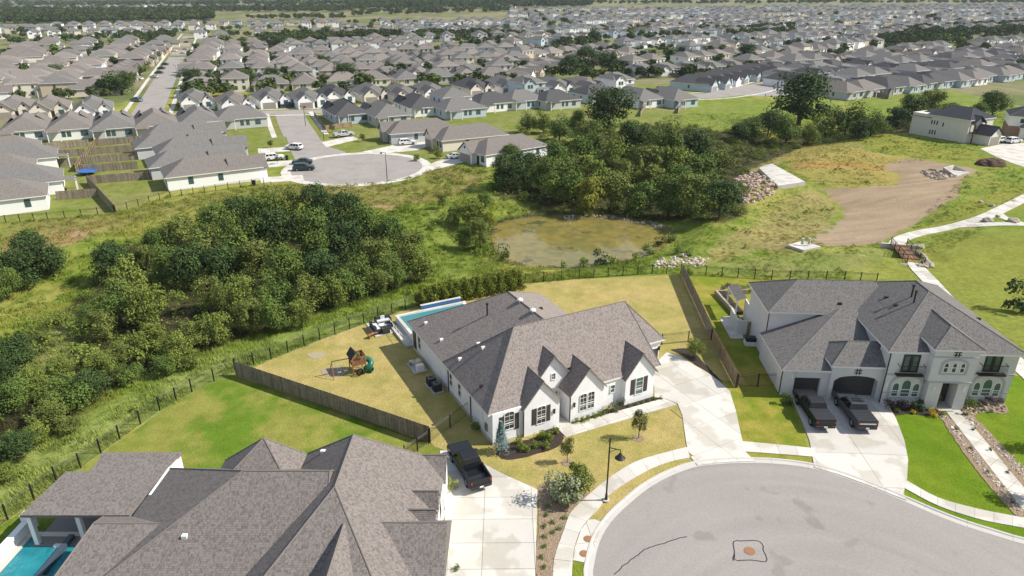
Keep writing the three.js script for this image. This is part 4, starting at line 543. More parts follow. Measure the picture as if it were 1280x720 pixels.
// shrubs
const shrubG = {}; for (const [k, c, n, lf] of [['green', MD, 420, 0.06], ['dark', DK, 420, 0.06], ['bright', [[0.13, 0.19, 0.02], [0.2, 0.24, 0.03]], 380, 0.06], ['yellow', [[0.45, 0.34, 0.01], [0.6, 0.45, 0.02]], 380, 0.06], ['sage', SG, 420, 0.055], ['plum', [[0.05, 0.035, 0.035], [0.09, 0.065, 0.055]], 420, 0.06], ['cream', [[0.16, 0.19, 0.09], [0.34, 0.36, 0.2]], 3000, 0.036], ['willow', [[0.09, 0.13, 0.02], [0.15, 0.19, 0.03]], 3000, 0.036], ['lime', [[0.18, 0.2, 0.035], [0.27, 0.28, 0.06]], 500, 0.05]]) shrubG[k] = leafCloud({ seed: 40 + k.length * 13 + k.charCodeAt(1), n, lobes: 9, rx: 0.9, ry: 0.75, cy: 0.62, leaf: lf * 1.5, lobeR: 0.5, cols: c });
function shrub(px, py, r, k, label, group, tall = 1, name = 'shrub') {   // px, py: its middle; r: half width in pixels
  let h = 0.4, p, w; for (let i = 0; i < 3; i++) { p = at(px, py, h); const s = Math.cos(PITCH) * -p.z + Math.sin(PITCH) * (CAMH - p.y - h); w = 1.25 * r * s / F; h = 0.5 * w * tall; }
  const m = top(name, shrubG[k], leafMat, label, 'shrub', group); m.position.set(p.x, p.y + 0.03, p.z); m.scale.set(w, w * tall, w); m.rotation.y = (px * 1.7) % 6; return m;
}
const q3 = (x, y) => [580 + x / 6, 460 + y / 6], q4 = (x, y) => [700 + x / 6, 440 + y / 6], q5 = (x, y) => [600 + x / 4, 540 + y / 4], q8 = (x, y) => [1080 + x / 6, 420 + y / 6], q9 = (x, y) => [1100 + x / 3, 480 + y / 3];
for (const [x, y, r] of [[425, 590, 42], [475, 607, 36], [535, 577, 40], [615, 582, 38], [600, 505, 45], [645, 520, 42], [690, 472, 36], [412, 548, 36], [565, 512, 38]]) shrub(...q3(x, y), r / 6, 'bright', 'leafy green shrub in the mulch bed before the left gables', 'shrubs in the mulch bed', 1.1);
for (const [x, y] of [[845, 397], [890, 390], [930, 375], [978, 360], [1022, 347]]) shrub(...q3(x, y), 4.6, 'bright', 'small bright green ball shrub under the arched window', 'ball shrubs under the arched window', 1, 'ball_shrub');
for (const [x, y, r] of [[1075, 318, 42], [1125, 302, 42], [1180, 268, 40]]) shrub(...q3(x, y), r / 6, 'sage', 'greyish flowering shrub between the front gables', 'flowering shrubs between the gables', 1.05);
for (const [x, y] of [[522, 405], [580, 393], [622, 380], [668, 366], [712, 354], [758, 346]]) shrub(...q4(x, y), 3, 'green', 'tiny green plant at the end of the narrow mulch bed', 'tiny plants by the front walk', 0.9, 'small_plant');
shrub(594, 532, 8.5, 'green', 'round shrub against the shaded side wall of the gabled house', null, 1);
shrub(704, 614, 25, 'cream', 'large rounded shrub with cream edged leaves in the gravel bed', null, 0.95); shrub(718, 600, 20, 'willow', 'tall narrow leaved green shrub behind the cream edged one', null, 1.1);
shrub(563.5, 607, 9.5, 'lime', 'clipped yellow green ball shrub beside the black pickup', null, 1.05); shrub(571, 711, 5, 'green', 'small spiky plant at the edge of the broad driveway', null, 1);
for (const [x, y] of [[335, 372], [330, 412], [425, 427], [367, 452], [322, 472], [398, 480], [362, 502], [325, 522], [320, 573], [310, 626], [322, 676]]) shrub(...q5(x, y), 4, 'green', 'small round shrub growing in the reddish gravel bed', 'small shrubs in the gravel bed', 0.8);
for (const [x, y, r, k, l, t] of [[190, 530, 34, 'plum', 'dark purple shrub nearest the double garage', 1], [285, 526, 34, 'plum', 'dark purple shrub under the left arched windows', 1], [375, 530, 36, 'dark', 'dark green shrub under the left arched windows', 0.9], [430, 530, 36, 'dark', 'dark shrub nearest the left entry pier', 0.9], [545, 500, 24, 'green', 'upright evergreen left of the dark entry door', 1.9], [528, 582, 30, 'yellow', 'bright yellow flowering bush beside the front walk', 1], [590, 590, 18, 'sage', 'grey green agave beside the yellow bush', 0.8], [367, 571, 15, 'yellow', 'small yellow flowering plant on the bed edge', 0.9], [245, 562, 20, 'green', 'low green plant before the purple shrubs', 0.8], [760, 512, 24, 'green', 'upright evergreen right of the dark entry door', 1.8], [815, 508, 32, 'bright', 'yellow green shrub right of the entry pier', 1], [752, 575, 26, 'sage', 'spiky agave at the corner of the rocky bed', 0.8], [835, 552, 20, 'sage', 'grey agave in the middle of the rocky bed', 0.8], [888, 515, 24, 'plum', 'dark purple shrub between the rocks', 0.9], [940, 492, 34, 'plum', 'wide dark purple shrub under the right arched windows', 0.9], [1008, 500, 26, 'plum', 'purple shrub at the far corner of the stucco house', 0.9], [1040, 545, 18, 'sage', 'small agave at the bed end', 0.8], [950, 562, 18, 'sage', 'small agave on the curved bed edge', 0.8], [890, 560, 15, 'sage', 'tiny agave beside the curved edging', 0.8]]) shrub(...q8(x, y), r / 4.4, k, l, null, t);
for (const [x, y] of [[285, 167], [340, 242], [403, 329], [495, 440]]) shrub(...q9(x, y), 3.8, 'sage', 'small round plant in the left stone strip of the walk', 'plants left of the long walk', 0.8, 'small_plant');
for (const [x, y] of [[353, 170], [413, 245], [482, 330]]) shrub(...q9(x, y), 3.6, 'sage', 'small round plant in the right stone strip of the walk', 'plants right of the long walk', 0.8, 'small_plant');
shrub(983, 500, 9, 'dark', 'dark shrub at the corner of the single garage door', null, 1); shrub(1272, 374, 20, 'dark', 'dense dark bush on the open park lawn', null, 1.2);
const hedgeG = leafCloud({ seed: 311, n: 2000, lobes: 14, rx: 0.85, ry: 0.85, cy: 0.72, leaf: 0.075, lobeR: 0.5, cols: [[0.08, 0.115, 0.015], [0.2, 0.22, 0.03]] });
{ const a = flat(528, 383), b = flat(648, 359); for (let i = 0; i < 24; i++) { const t = i / 23, m = top('hedge_shrub', hedgeG, leafMat, 'upright green shrub in the hedge behind the pool', 'shrub', 'shrubs of the hedge'); m.position.set(mix(a[0], b[0], t), 0.02, mix(a[1], b[1], t) + 0.5); m.scale.set(1.1, 2.0 + 0.12 * Math.sin(i * 2.1), 1.15); m.rotation.y = i * 1.3; } }
for (const [x, y, r, k, t] of [[750, 323, 11, 'dark', 1.1], [730, 329, 8, 'bright', 1.2], [704, 331, 5, 'bright', 1.2], [765, 326, 8, 'bright', 1], [630, 318, 8, 'green', 1.6], [812, 312, 9, 'green', 0.9], [826, 303, 9, 'dark', 0.9], [838, 298, 8, 'green', 0.9], [848, 312, 9, 'green', 0.8], [795, 322, 8, 'bright', 0.8], [860, 318, 7, 'dark', 0.7], [862, 340, 6, 'green', 1]]) shrub(x, y, r, k, `${{ dark: 'dark', bright: 'bright green', green: 'leafy' }[k]} waterside bush on the shore of the brown pond`, 'bushes on the pond shore', t, 'waterside_bush');
{ const T = (x, y, r, l) => { const p = flat(x, y), s = 64 / 13.3; const t = treeAt(p[0], p[1], r, r * 0.62, 'young', l, 'tree', null, 'young_tree', 0.02); const d = top('tree_ring', plate(Array.from({ length: 14 }, (_, i) => [p[0] + Math.cos(i * 0.449) * rr(0.5, 0.62), p[1] + Math.sin(i * 0.449) * rr(0.5, 0.62)]), 0.035, 0.03), gravelMat, `pale gravel ring round the ${l}`, 'gravel ring'); };
  T(798, 548, 3.15, 'young tree nearer the curved driveway'); T(709, 578.5, 2.7, 'young tree nearer the cream edged shrub'); }
{ const p = flat(868, 447); treeAt(p[0], p[1], 2.6, 2.5, 'light', 'small bushy tree in the bed beside the timber fence', 'tree', null, 'young_tree', 0.03); for (const [x, y, l] of [[1318, 560, 'garden tree standing in the stone ring beside the long walk'], [1306, 624, 'garden tree near the pavement end of the long walk']]) { const q = flat(x, y); treeAt(q[0], q[1], 4.6, 2.7, 'young', l, 'tree', null, 'young_tree', 0.03); } }
{ // blue spruce
  const r = rng(3), p = [], c = []; for (let i = 0; i < 1500; i++) { const t = Math.pow(r(), 0.8), y = 0.15 + t * 3.1, tier = 0.75 + 0.25 * Math.sin(t * 38), rad = (1 - t) * 0.95 * tier * Math.sqrt(r()) + 0.03, a = r() * 6.283, x = Math.cos(a) * rad, z = Math.sin(a) * rad, l = 0.17; const ox = Math.cos(a) * l, oz = Math.sin(a) * l; p.push(x - oz * 0.3, y, z + ox * 0.3, x + oz * 0.3, y, z - ox * 0.3, x + ox, y + 0.05 + (r() - 0.6) * 0.12, z + oz); const k = mix(0.7, 1.2, r()); for (let j = 0; j < 3; j++) c.push(0.17 * k, 0.25 * k, 0.245 * k); }
  const g = new THREE.BufferGeometry(); g.setAttribute('position', new THREE.Float32BufferAttribute(p, 3)); g.setAttribute('color', new THREE.Float32BufferAttribute(c, 3)); g.computeVertexNormals();
  const q = flat(626.5, 565), t = thing('spruce_tree', 'small silver blue spruce at the corner of the gabled house', 'tree', null, q[0], 0.04, q[1]); part(t, 'trunk', new GB().tube([0, 0, 0], [0, 2.9, 0], 0.06, 0.02, 6).geo(), M.bark); part(t, 'crown', g, leafMat);
}
// rough grass and weeds of the greenbelt: countless blades
{
  const blade = (n, h, w, sp, seed) => { const r = rng(seed), p = []; for (let i = 0; i < n; i++) { const a = r() * 6.283, b = r() * 6.283, d = Math.sqrt(r()) * sp, x = Math.cos(b) * d, z = Math.sin(b) * d, l = h * mix(0.5, 1.1, r()), k = l * mix(0.25, 0.7, r()); p.push(x - Math.sin(a) * w, 0, z + Math.cos(a) * w, x + Math.sin(a) * w, 0, z - Math.cos(a) * w, x + Math.cos(a) * k, l, z + Math.sin(a) * k); } const g = new THREE.BufferGeometry(); g.setAttribute('position', new THREE.Float32BufferAttribute(p, 3)); g.computeVertexNormals(); return g; };
  const clearOf = [A([[1022, 236], [1112, 233], [1104, 205], [1165, 200], [1245, 203], [1202, 224], [1150, 275], [1100, 302], [1040, 308], [1015, 300], [1050, 252]]), pond, A([[915, 225], [946, 210], [966, 206], [1010, 232], [975, 240], [940, 258]]), A([[982, 309], [1003, 302], [1029, 311], [1004, 317]]), A([[1215, 190], [1262, 174], [1300, 176], [1300, 216], [1260, 208], [1240, 198]]), A([[1150, 212], [1200, 206], [1210, 214], [1180, 228]]), A([[810, 331], [835, 320], [888, 321], [886, 334], [826, 337]])];
  const pathLines = [A([[1160, 349], [1143, 329], [1124, 312], [1120, 305], [1129, 298], [1152, 291], [1190, 283.5], [1228, 272.5], [1256, 260]])];
  const run = (name, label, geo, count, seed, s0, s1, cols, mat, sparse) => {
    const r = rng(seed), im = new THREE.InstancedMesh(geo, mat, count), m = new THREE.Matrix4(), q = new THREE.Quaternion(), e = new THREE.Euler(), col = new THREE.Color(); let n = 0, guard = 0;
    while (n < count && guard++ < count * 12) {
      const z = -28 - Math.pow(r(), 1.15) * 215, hw = -z * 0.8 + 8, x = (r() * 2 - 1) * hw; if (inPoly(x, z, nearPlots) || inPoly(x, z, farPlots)) continue; if (clearOf.some(P => inPoly(x, z, P))) continue; if (x > 50 && (z > -100.5 || x > 66 + (-z - 100) * 1.1)) continue; if (pathLines.some(L => lineDist(x, z, L) < 2.2)) continue; if (sparse && (x > 18 || lineDist(x, z, nearEdge) < 14)) { if (r() < 0.88) continue; }
      const t = fbm(x * 0.06, z * 0.06, 3), u = vnoise(x * 0.4 + 3, z * 0.4); if (u < 0.3 && r() < 0.6) continue; const s = mix(s0, s1, r()) * (0.6 + 0.8 * u) * (x > 20 && !sparse ? 0.6 : 1); e.set(0, r() * 6.283, 0); m.compose(V(x, hgt(x, z) - 0.02, z), q.setFromEuler(e), V(s, s * mix(0.7, 1.2, r()), s)); im.setMatrixAt(n, m);
      const gc = groundAt(x, z), v = mix(0.85, 1.3, r()); if (sparse) { const k = r(); col.setRGB(mix(cols[0][0], cols[1][0], k) * v, mix(cols[0][1], cols[1][1], k) * v, mix(cols[0][2], cols[1][2], k) * v); } else col.setRGB(gc[0] * 1.15 * v, gc[1] * 1.18 * v, gc[2] * 1.1 * v); im.setColorAt(n, col); n++;
    }
    im.count = n; im.name = name; shade(im); scene.add(im); tag(im, label, 'grass', null, 'stuff');
  };
  const gm = std(lin(1, 1, 1), 0.9, { side: THREE.DoubleSide });
  run('meadow_grass', 'rough uncut grass covering the greenbelt slopes', blade(22, 0.5, 0.024, 0.6, 8), 46000, 21, 0.5, 1.1, [[0.19, 0.25, 0.045], [0.36, 0.34, 0.11]], gm);
  const w = leafCloud({ seed: 77, n: 150, lobes: 6, rx: 0.8, ry: 0.4, cy: 0.3, leaf: 0.07, lobeR: 0.5, cols: [[1, 1, 1], [1, 1, 1]] }); w.deleteAttribute('color');
  const inWood = [A(woodLeftPx), A(woodRightPx)];
  { const r = rng(71), g = leafCloud({ seed: 78, n: 320, lobes: 9, rx: 0.9, ry: 0.6, cy: 0.5, leaf: 0.08, lobeR: 0.5, cols: [[1, 1, 1], [1, 1, 1]] }); g.deleteAttribute('color'); const im = new THREE.InstancedMesh(g, gm, 700), m = new THREE.Matrix4(), q = new THREE.Quaternion(), c = new THREE.Color(); let n = 0; for (let t = 0; t < 60000 && n < 700; t++) { const x = mix(-110, 125, r()), z = mix(-40, -235, r()); if (!inWood.some(P => inPoly(x, z, P)) || inPoly(x, z, nearPlots) || lineDist(x, z, nearEdge) < 9 || inPoly(x, z, pond)) continue; const s = mix(0.9, 2.1, r()); q.setFromEuler(new THREE.Euler(0, r() * 6.28, 0)); m.compose(V(x, hgt(x, z) - 0.05, z), q, V(s, s * mix(0.7, 1.2, r()), s)); im.setMatrixAt(n, m); const w = r(), k = mix(0.8, 1.2, r()); c.setRGB(mix(0.08, 0.18, w) * k, mix(0.12, 0.22, w) * k, mix(0.025, 0.045, w) * k); im.setColorAt(n++, c); } im.count = n; im.name = 'undergrowth'; shade(im); scene.add(im); tag(im, 'low brushwood growing between the trunks of both woods', 'undergrowth', null, 'stuff'); }
  run('weeds', 'leafy weeds scattered through the rough grass', w, 2600, 33, 0.5, 1.2, [[0.12, 0.18, 0.028], [0.21, 0.26, 0.05]], gm, true);
}
// the pond
{
  const map = tex(1024, (u, v, o) => { const a = tn(u, v, 4, 5), b = tn(u, v, 40, 3), k = sst(0.38, 0.62, a * 0.6 + b * 0.4), d = 0.8 * sst(0.6, 0.74, tn(u + 0.2, v + 0.5, 16, 4) * 0.7 + b * 0.3); let r = mix(0.175, 0.225, k), g = mix(0.155, 0.18, k), bl = mix(0.05, 0.05, k); r = mix(r, 0.06, d); g = mix(g, 0.065, d); bl = mix(bl, 0.03, d); o[0] = toS(r * (0.85 + 0.3 * b)); o[1] = toS(g * (0.85 + 0.3 * b)); o[2] = toS(bl * (0.85 + 0.3 * b)); }, true, 1 / 46);
  const bump = tex(256, (u, v, o) => { o[0] = o[1] = o[2] = tn(u, v, 12, 4); }, false, 1 / 5);
  const P = smoothLine([...pond, pond[0]], 1).slice(0, -1); const g = plate(P.map(p => [12 + (p[0] - 12) * 1.03, -113 + (p[1] + 113) * 1.03]), pondY, 0);
  top('pond', g, new THREE.MeshPhysicalMaterial({ color: lin(1, 1, 1), map, roughness: 0.02, ior: 1.5, bumpMap: bump, bumpScale: 0.002 }), 'brown pond with floating algae and a muddy shore', 'pond', null, 'structure');
}

// ---------------------------------------------------------------- vehicles
const paints = {}; const paint = (k, c, metal = 0.2) => paints[k] ||= new THREE.MeshPhysicalMaterial({ color: c, roughness: 0.5, specularIntensity: 0.3, metalness: 0, clearcoat: 0.55, clearcoatRoughness: 0.05 });
const carGlass = new THREE.MeshPhysicalMaterial({ color: lin(0.012, 0.014, 0.016), roughness: 0.05 }), tailRed = std(lin(0.28, 0.015, 0.014), 0.25), headClear = std(lin(0.6, 0.6, 0.62), 0.15);
const vehGeo = {};
function vehicleParts(type) {
  if (vehGeo[type]) return vehGeo[type];
  const S = { pickup: { L: 2.95, w: 0.97, hood: 1.17, belt: 1.2, c0: -0.95, c1: 1.4, r0: -0.75, r1: 0.55, roof: 1.9, wz: 1.83, wr: 0.42, y0: 0.5 }, suv: { L: 2.42, w: 0.95, hood: 1.02, belt: 1.08, c0: -2.32, c1: 1.25, r0: -1.95, r1: 0.35, roof: 1.76, wz: 1.45, wr: 0.37, y0: 0.36 }, sedan: { L: 2.35, w: 0.9, hood: 0.88, belt: 0.93, c0: -1.75, c1: 1.25, r0: -0.95, r1: 0.3, roof: 1.44, wz: 1.4, wr: 0.33, y0: 0.28 } }[type];
  const { L, w, hood, belt, c0, c1, r0, r1, roof, wz, wr, y0 } = S, pk = type === 'pickup', ar = wr + 0.07, s = new THREE.Shape();
  s.moveTo(-L, y0 + 0.1); s.lineTo(-wz - ar, y0); s.absarc(-wz, y0, ar, Math.PI, 0, true); s.lineTo(wz - ar, y0); s.absarc(wz, y0, ar, Math.PI, 0, true); s.lineTo(L - 0.03, y0); s.lineTo(L, y0 + 0.25); s.lineTo(L - 0.04, hood - 0.12); s.lineTo(L - 0.22, hood); s.lineTo(c1, belt); if (pk) { s.lineTo(c0, belt + 0.02); s.lineTo(c0, 0.82); s.lineTo(-L, 0.82); } else { s.lineTo(c0 + 0.05, belt); s.lineTo(-L + 0.02, belt - 0.06); s.lineTo(-L, belt - 0.35); }
  const ex = new THREE.ExtrudeGeometry(s, { depth: 2 * w - 0.1, bevelEnabled: true, bevelThickness: 0.05, bevelSize: 0.04, bevelSegments: 2, curveSegments: 8 }); ex.translate(0, 0, -w + 0.05);
  const toX = new THREE.Matrix4().makeRotationY(-Math.PI / 2), body = new GB().add(ex, toX);   // profile axis becomes z
  if (pk) for (const k of [-1, 1]) body.box(k > 0 ? w - 0.13 : -w + 0.002, k > 0 ? w - 0.002 : -w + 0.13, 0.8, 1.32, -L, c0 + 0.02);
  const wb = w - 0.04, wt = w - 0.22, B = [[-wb, belt, c0], [wb, belt, c0], [wb, belt, c1], [-wb, belt, c1]], T = [[-wt, roof - 0.06, r0], [wt, roof - 0.06, r0], [wt, roof - 0.06, r1], [-wt, roof - 0.06, r1]], T2 = [[-wt + 0.1, roof, r0 + 0.1], [wt - 0.1, roof, r0 + 0.1], [wt - 0.1, roof, r1 - 0.12], [-wt + 0.1, roof, r1 - 0.12]];
  const cab = new GB(), c = [0, (belt + roof) / 2, (c0 + c1) / 2]; for (let i = 0; i < 4; i++) { const j = (i + 1) % 4; face(cab, [B[i], B[j], T[j], T[i]], c); face(cab, [T[i], T[j], T2[j], T2[i]], c); } face(cab, T2, c);
  const lerp = (a, b, t) => a.map((v, i) => v + (b[i] - v) * t);
  const pane = (i, u0, u1, v0, v1) => { const j = (i + 1) % 4, P = (u, v) => lerp(lerp(B[i], B[j], u), lerp(T[i], T[j], u), v), q = [P(u0, v0), P(u1, v0), P(u1, v1), P(u0, v1)], n = V(...q[1]).sub(V(...q[0])).cross(V(...q[3]).sub(V(...q[0]))).normalize(), m = V(...P((u0 + u1) / 2, (v0 + v1) / 2)).sub(V(...c)); if (n.dot(m) < 0) n.negate(); const g = new GB(), o = q.map(p => [p[0] + n.x * 0.012, p[1] + n.y * 0.012, p[2] + n.z * 0.012]); face(g, o, c); return g.geo(); };
  const side = pk ? [[0.1, 0.46], [0.52, 0.9]] : type === 'suv' ? [[0.06, 0.3], [0.34, 0.6], [0.64, 0.9]] : [[0.12, 0.46], [0.52, 0.88]], panes = [['rear_window', pane(0, 0.08, 0.92, 0.15, 0.9)], ['windscreen', pane(2, 0.06, 0.94, 0.08, 0.94)]];
  for (const [u0, u1] of side) panes.push(['side_window', pane(1, u0, u1, 0.12, 0.9)], ['side_window', pane(3, 1 - u1, 1 - u0, 0.12, 0.9)]);
  const tyre = new GB().tube([-0.13, 0, 0], [0.13, 0, 0], wr, wr, 16).geo(), rim = new GB().tube([-0.14, 0, 0], [0.14, 0, 0], wr * 0.62, wr * 0.62, 12).geo();
  return vehGeo[type] = { S, body: body.geo(), cab: cab.geo(), panes, tyre, rim, mirror: boxG(-0.11, 0.11, -0.09, 0.09, -0.06, 0.06), tail: boxG(-0.08, 0.08, -0.13, 0.13, -0.03, 0.03), head: boxG(-0.2, 0.2, -0.08, 0.08, -0.03, 0.03), bump: new RoundedBoxGeometry(w * 2 - 0.1, 0.24, 0.18, 2, 0.05), plate: boxG(-0.16, 0.16, -0.08, 0.08, -0.01, 0.01) };
}
function vehicle(type, name, label, x, z, ry, mat, { group, y = 0.08, cover, bumper = M.black, rim = M.steel, cat } = {}) {
  const G = vehicleParts(type), { S } = G, o = thing(name, label, cat || (type === 'pickup' ? 'pickup' : 'car'), group, x, y, z, ry);
  part(o, 'body', G.body, mat); part(o, 'cab', G.cab, mat); for (const [n, g] of G.panes) part(o, n, g, carGlass);
  for (const a of [-1, 1]) for (const b of [-1, 1]) { const t = part(o, 'wheel', G.tyre, M.rubber); t.position.set(a * (S.w - 0.14), S.wr, b * S.wz); part(t, 'rim', G.rim, rim); }
  for (const a of [-1, 1]) { part(o, 'tail_light', G.tail, tailRed).position.set(a * (S.w - 0.13), type === 'pickup' ? 1.12 : S.belt - 0.15, -S.L - 0.045); part(o, 'headlight', G.head, headClear).position.set(a * (S.w - 0.25), S.hood - 0.22, S.L + 0.0); part(o, 'mirror', G.mirror, M.black).position.set(a * (S.w + 0.09), S.belt + 0.12, S.c1 - 0.45); }
  for (const b of [-1, 1]) part(o, 'bumper', G.bump, bumper).position.set(0, S.y0 + 0.1, b * (S.L + 0.03));
  part(o, 'licence_plate', G.plate, M.white).position.set(0, S.y0 + 0.14, -S.L - 0.14);
  if (type === 'pickup') { part(o, 'tailgate', boxG(-S.w + 0.13, S.w - 0.13, 0.82, 1.31, -S.L - 0.03, -S.L + 0.05), mat); part(o, 'bed_liner', boxG(-S.w + 0.131, S.w - 0.131, 0.825, 0.85, -S.L + 0.06, S.c0 - 0.01), M.black); if (cover) { const g = new GB(), z0 = -S.L + 0.03, z1 = S.c0 - 0.02; for (let i = 0; i < 4; i++) g.box(-S.w + 0.04, S.w - 0.04, 1.3, 1.36, z0 + (z1 - z0) * i / 4 + 0.012, z0 + (z1 - z0) * (i + 1) / 4 - 0.012); part(o, 'bed_cover', g.geo(), cover); } else part(o, 'bed_front', boxG(-S.w + 0.13, S.w - 0.13, 0.85, 1.3, S.c0 - 0.06, S.c0 - 0.011), mat); }
  return o;
}
const coverMat = std(lin(0.02, 0.022, 0.026), 0.5);
vehicle('pickup', 'pickup_truck', 'black pickup with an open bed at the head of the broad driveway', -3.75, -48.1, -156 * D2R, paint('black', lin(0.012, 0.013, 0.016)));
vehicle('pickup', 'pickup_truck', 'black pickup with a covered bed before the single garage door', 29.55, -56.8, 178.5 * D2R, paint('black'), { cover: coverMat });
{ const t = vehicle('pickup', 'pickup_truck', 'dark grey pickup with chrome tailgate strip before the double garage', 33.4, -56.6, 178 * D2R, paint('char', lin(0.035, 0.04, 0.048)), { cover: coverMat, bumper: paint('char') }); part(t, 'tailgate_strip', boxG(-0.8, 0.8, 1.0, 1.14, -3.005, -2.97), M.chrome); part(t, 'sunroof', boxG(-0.5, 0.5, 1.895, 1.915, -0.45, 0.25), carGlass); }
const white = paint('white', lin(0.72, 0.72, 0.72), 0), navy = paint('navy', lin(0.02, 0.035, 0.07)), greyB = paint('greyb', lin(0.12, 0.16, 0.2)), teal = paint('teal', lin(0.03, 0.055, 0.06)), redP = paint('red', lin(0.3, 0.01, 0.015)), silver = paint('silver', lin(0.45, 0.46, 0.48), 0.5);
for (const [t, x, y, a, m, l, g] of [
  ['pickup', 430, 171, 120, silver, 'silver pickup in the driveway of the corner lot with small fence'], ['suv', 368, 187, -111, white, 'white car parked on the street above the far cul-de-sac'], ['suv', 380, 213, 100, teal, 'dark green boxy car at the left rim of the far cul-de-sac'], ['sedan', 378, 205, -80, teal, 'dark car half hidden behind the boxy green one'], ['suv', 343, 200, 115, white, 'white car in the narrow driveway left of the far cul-de-sac'], ['suv', 509, 181, 110, white, 'white car in the driveway of the long grey house'], ['sedan', 519, 177, 110, navy, 'dark blue car behind the white one by the long grey house'], ['sedan', 570, 198, 110, silver, 'grey car beside the white gable near the far cul-de-sac'],
  ['pickup', 361, 134, -62, navy, 'dark blue pickup parked along the cross street'], ['sedan', 343, 132, 28, navy, 'small dark car in the driveway beside the blue pickup'], ['suv', 171, 127, -112, greyB, 'blue grey car at the near end of the long straight street'], ['sedan', 5, 147, 60, redP, 'red car on a driveway among pale houses'], ['sedan', 119, 149, 28, navy, 'dark car on the short driveway beyond the yards'],
  ['suv', 1250, 178, 115, white, 'white car nearer the pale house with a corner balcony'], ['suv', 1266, 179, 112, white, 'white car beside the brown brick house'], ['pickup', 917, 106, 150, navy, 'dark blue pickup before the row of dark roofed houses'], ['sedan', 974, 90, 130, navy, 'dark car on the right cul-de-sac'], ['sedan', 981, 91, 130, paint('black'), 'black car on the right cul-de-sac']]) { const p = at(x, y); vehicle(t, t === 'pickup' ? 'pickup_truck' : 'parked_car', l, p.x, p.z, a * D2R, m, { y: p.y + 0.05 }); }
for (const [x, y, m] of [[193, 97.5, silver], [199, 92, navy], [202, 86.5, navy], [206.5, 81.5, navy], [218, 64.5, white], [229, 67.5, white], [232, 62.5, silver], [233, 53.5, navy], [174, 100, white]]) { const p = at(x, y); vehicle('sedan', 'parked_car', `${m === white ? 'white' : m === navy ? 'dark blue' : 'silver'} car parked along the long straight street`, p.x, p.z, -112 * D2R, m, { y: p.y + 0.05, group: 'cars parked along the long street' }); }

// ---------------------------------------------------------------- fences
function along(L, step) { const o = []; for (let i = 0; i + 1 < L.length; i++) { const a = L[i], b = L[i + 1], d = Math.hypot(b[0] - a[0], b[1] - a[1]), n = Math.max(1, Math.round(d / step)); for (let k = 0; k < n; k++) o.push([mix(a[0], b[0], k / n), mix(a[1], b[1], k / n)]); } o.push(L[L.length - 1]); return o; }
function ironFence(label, L, h = 1.45, pickets = true) {
  const o = thing('iron_fence', label, 'fence', null), P = along(L, 2.45), g = new GB();
  P.forEach(p => { const y = hgt(p[0], p[1]); part(o, 'post', boxG(p[0] - 0.05, p[0] + 0.05, y - 0.05, y + h + 0.1, p[1] - 0.05, p[1] + 0.05), M.iron); });
  for (let i = 0; i + 1 < P.length; i++) { const a = P[i], b = P[i + 1], ya = hgt(...a), yb = hgt(...b); for (const f of [0.12, h - 0.18, h]) g.tube([a[0], ya + f, a[1]], [b[0], yb + f, b[1]], 0.02, 0.02, 4, false); if (pickets) for (let k = 1; k < 20; k++) { const t = k / 20, x = mix(a[0], b[0], t), z = mix(a[1], b[1], t), y = mix(ya, yb, t); g.tube([x, y + 0.1, z], [x, y + h, z], 0.009, 0.009, 3, false); } }
  const k = part(o, 'picket_run', g.geo(), M.iron); k.userData.kind = 'stuff'; return o;
}
function boardFence(label, L, h, m = M.fence, group, fine = true) {
  const o = thing('board_fence', label, 'fence', group), P = along(L, 2.4), g = new GB(), r = rng(Math.round(L[0][0] * 10 + 1000)), bw = fine ? 0.142 : 0.3;
  P.forEach(p => { const y = hgt(...p); part(o, 'post', boxG(p[0] - 0.05, p[0] + 0.05, y - 0.1, y + h - 0.05, p[1] - 0.05, p[1] + 0.05), M.bark); });
  for (let i = 0; i + 1 < P.length; i++) {
    const a = P[i], b = P[i + 1], d = Math.hypot(b[0] - a[0], b[1] - a[1]), ux = (b[0] - a[0]) / d, uz = (b[1] - a[1]) / d, n = Math.round(d / bw), ry = new THREE.Matrix4(), off = 0.06;
    const rl = part(o, 'rail', new GB().box(0, d, 0.35, 0.44, -0.03, 0.03).box(0, d, h - 0.4, h - 0.31, -0.03, 0.03).geo(), M.bark); rl.position.set(a[0], hgt(...a), a[1]); rl.rotation.y = -Math.atan2(uz, ux);
    for (let k = 0; k < n; k++) { const t = (k + 0.5) / n, x = mix(a[0], b[0], t), z = mix(a[1], b[1], t), y = hgt(x, z), v = mix(0.72, 1.2, r()); g.colour(lin(v, v * mix(0.95, 1.02, r()), v * mix(0.9, 1.05, r()))); const q = new GB().box(-bw / 2 + 0.004, bw / 2 - 0.004, 0.04, h + (r() - 0.5) * 0.03, off - 0.01, off + 0.01); ry.makeRotationY(-Math.atan2(uz, ux)); ry.setPosition(x, y, z); g.add(q.geo(), ry); }
  }
  const k = part(o, 'board_run', g.geo(), m); k.userData.kind = 'stuff'; return o;
}
ironFence('black iron fence between the bright green back lawn and the thicket', W([[-30, 680], [10, 650], [43, 625], [71, 602], [101, 585], [150, 549], [200, 513], [240, 490], [294, 464]]));
ironFence('black iron fence between the golden back lawn and the thicket', W([[295, 463], [339, 449], [400, 425], [455, 405], [507, 387], [524, 382]]));
ironFence('black iron fence between the golden lawn and the pond', W([[650, 356], [657, 354], [724, 348.5], [760, 346], [815, 342.5], [851, 342]]));
ironFence('black iron fence behind the stucco house', W([[854, 343], [882, 344.5], [922, 347], [964, 350], [1055, 351], [1095, 354]]));
ironFence('black iron gate fence between gabled house and weathered fence', W([[538, 553], [586, 518]]), 1.5);
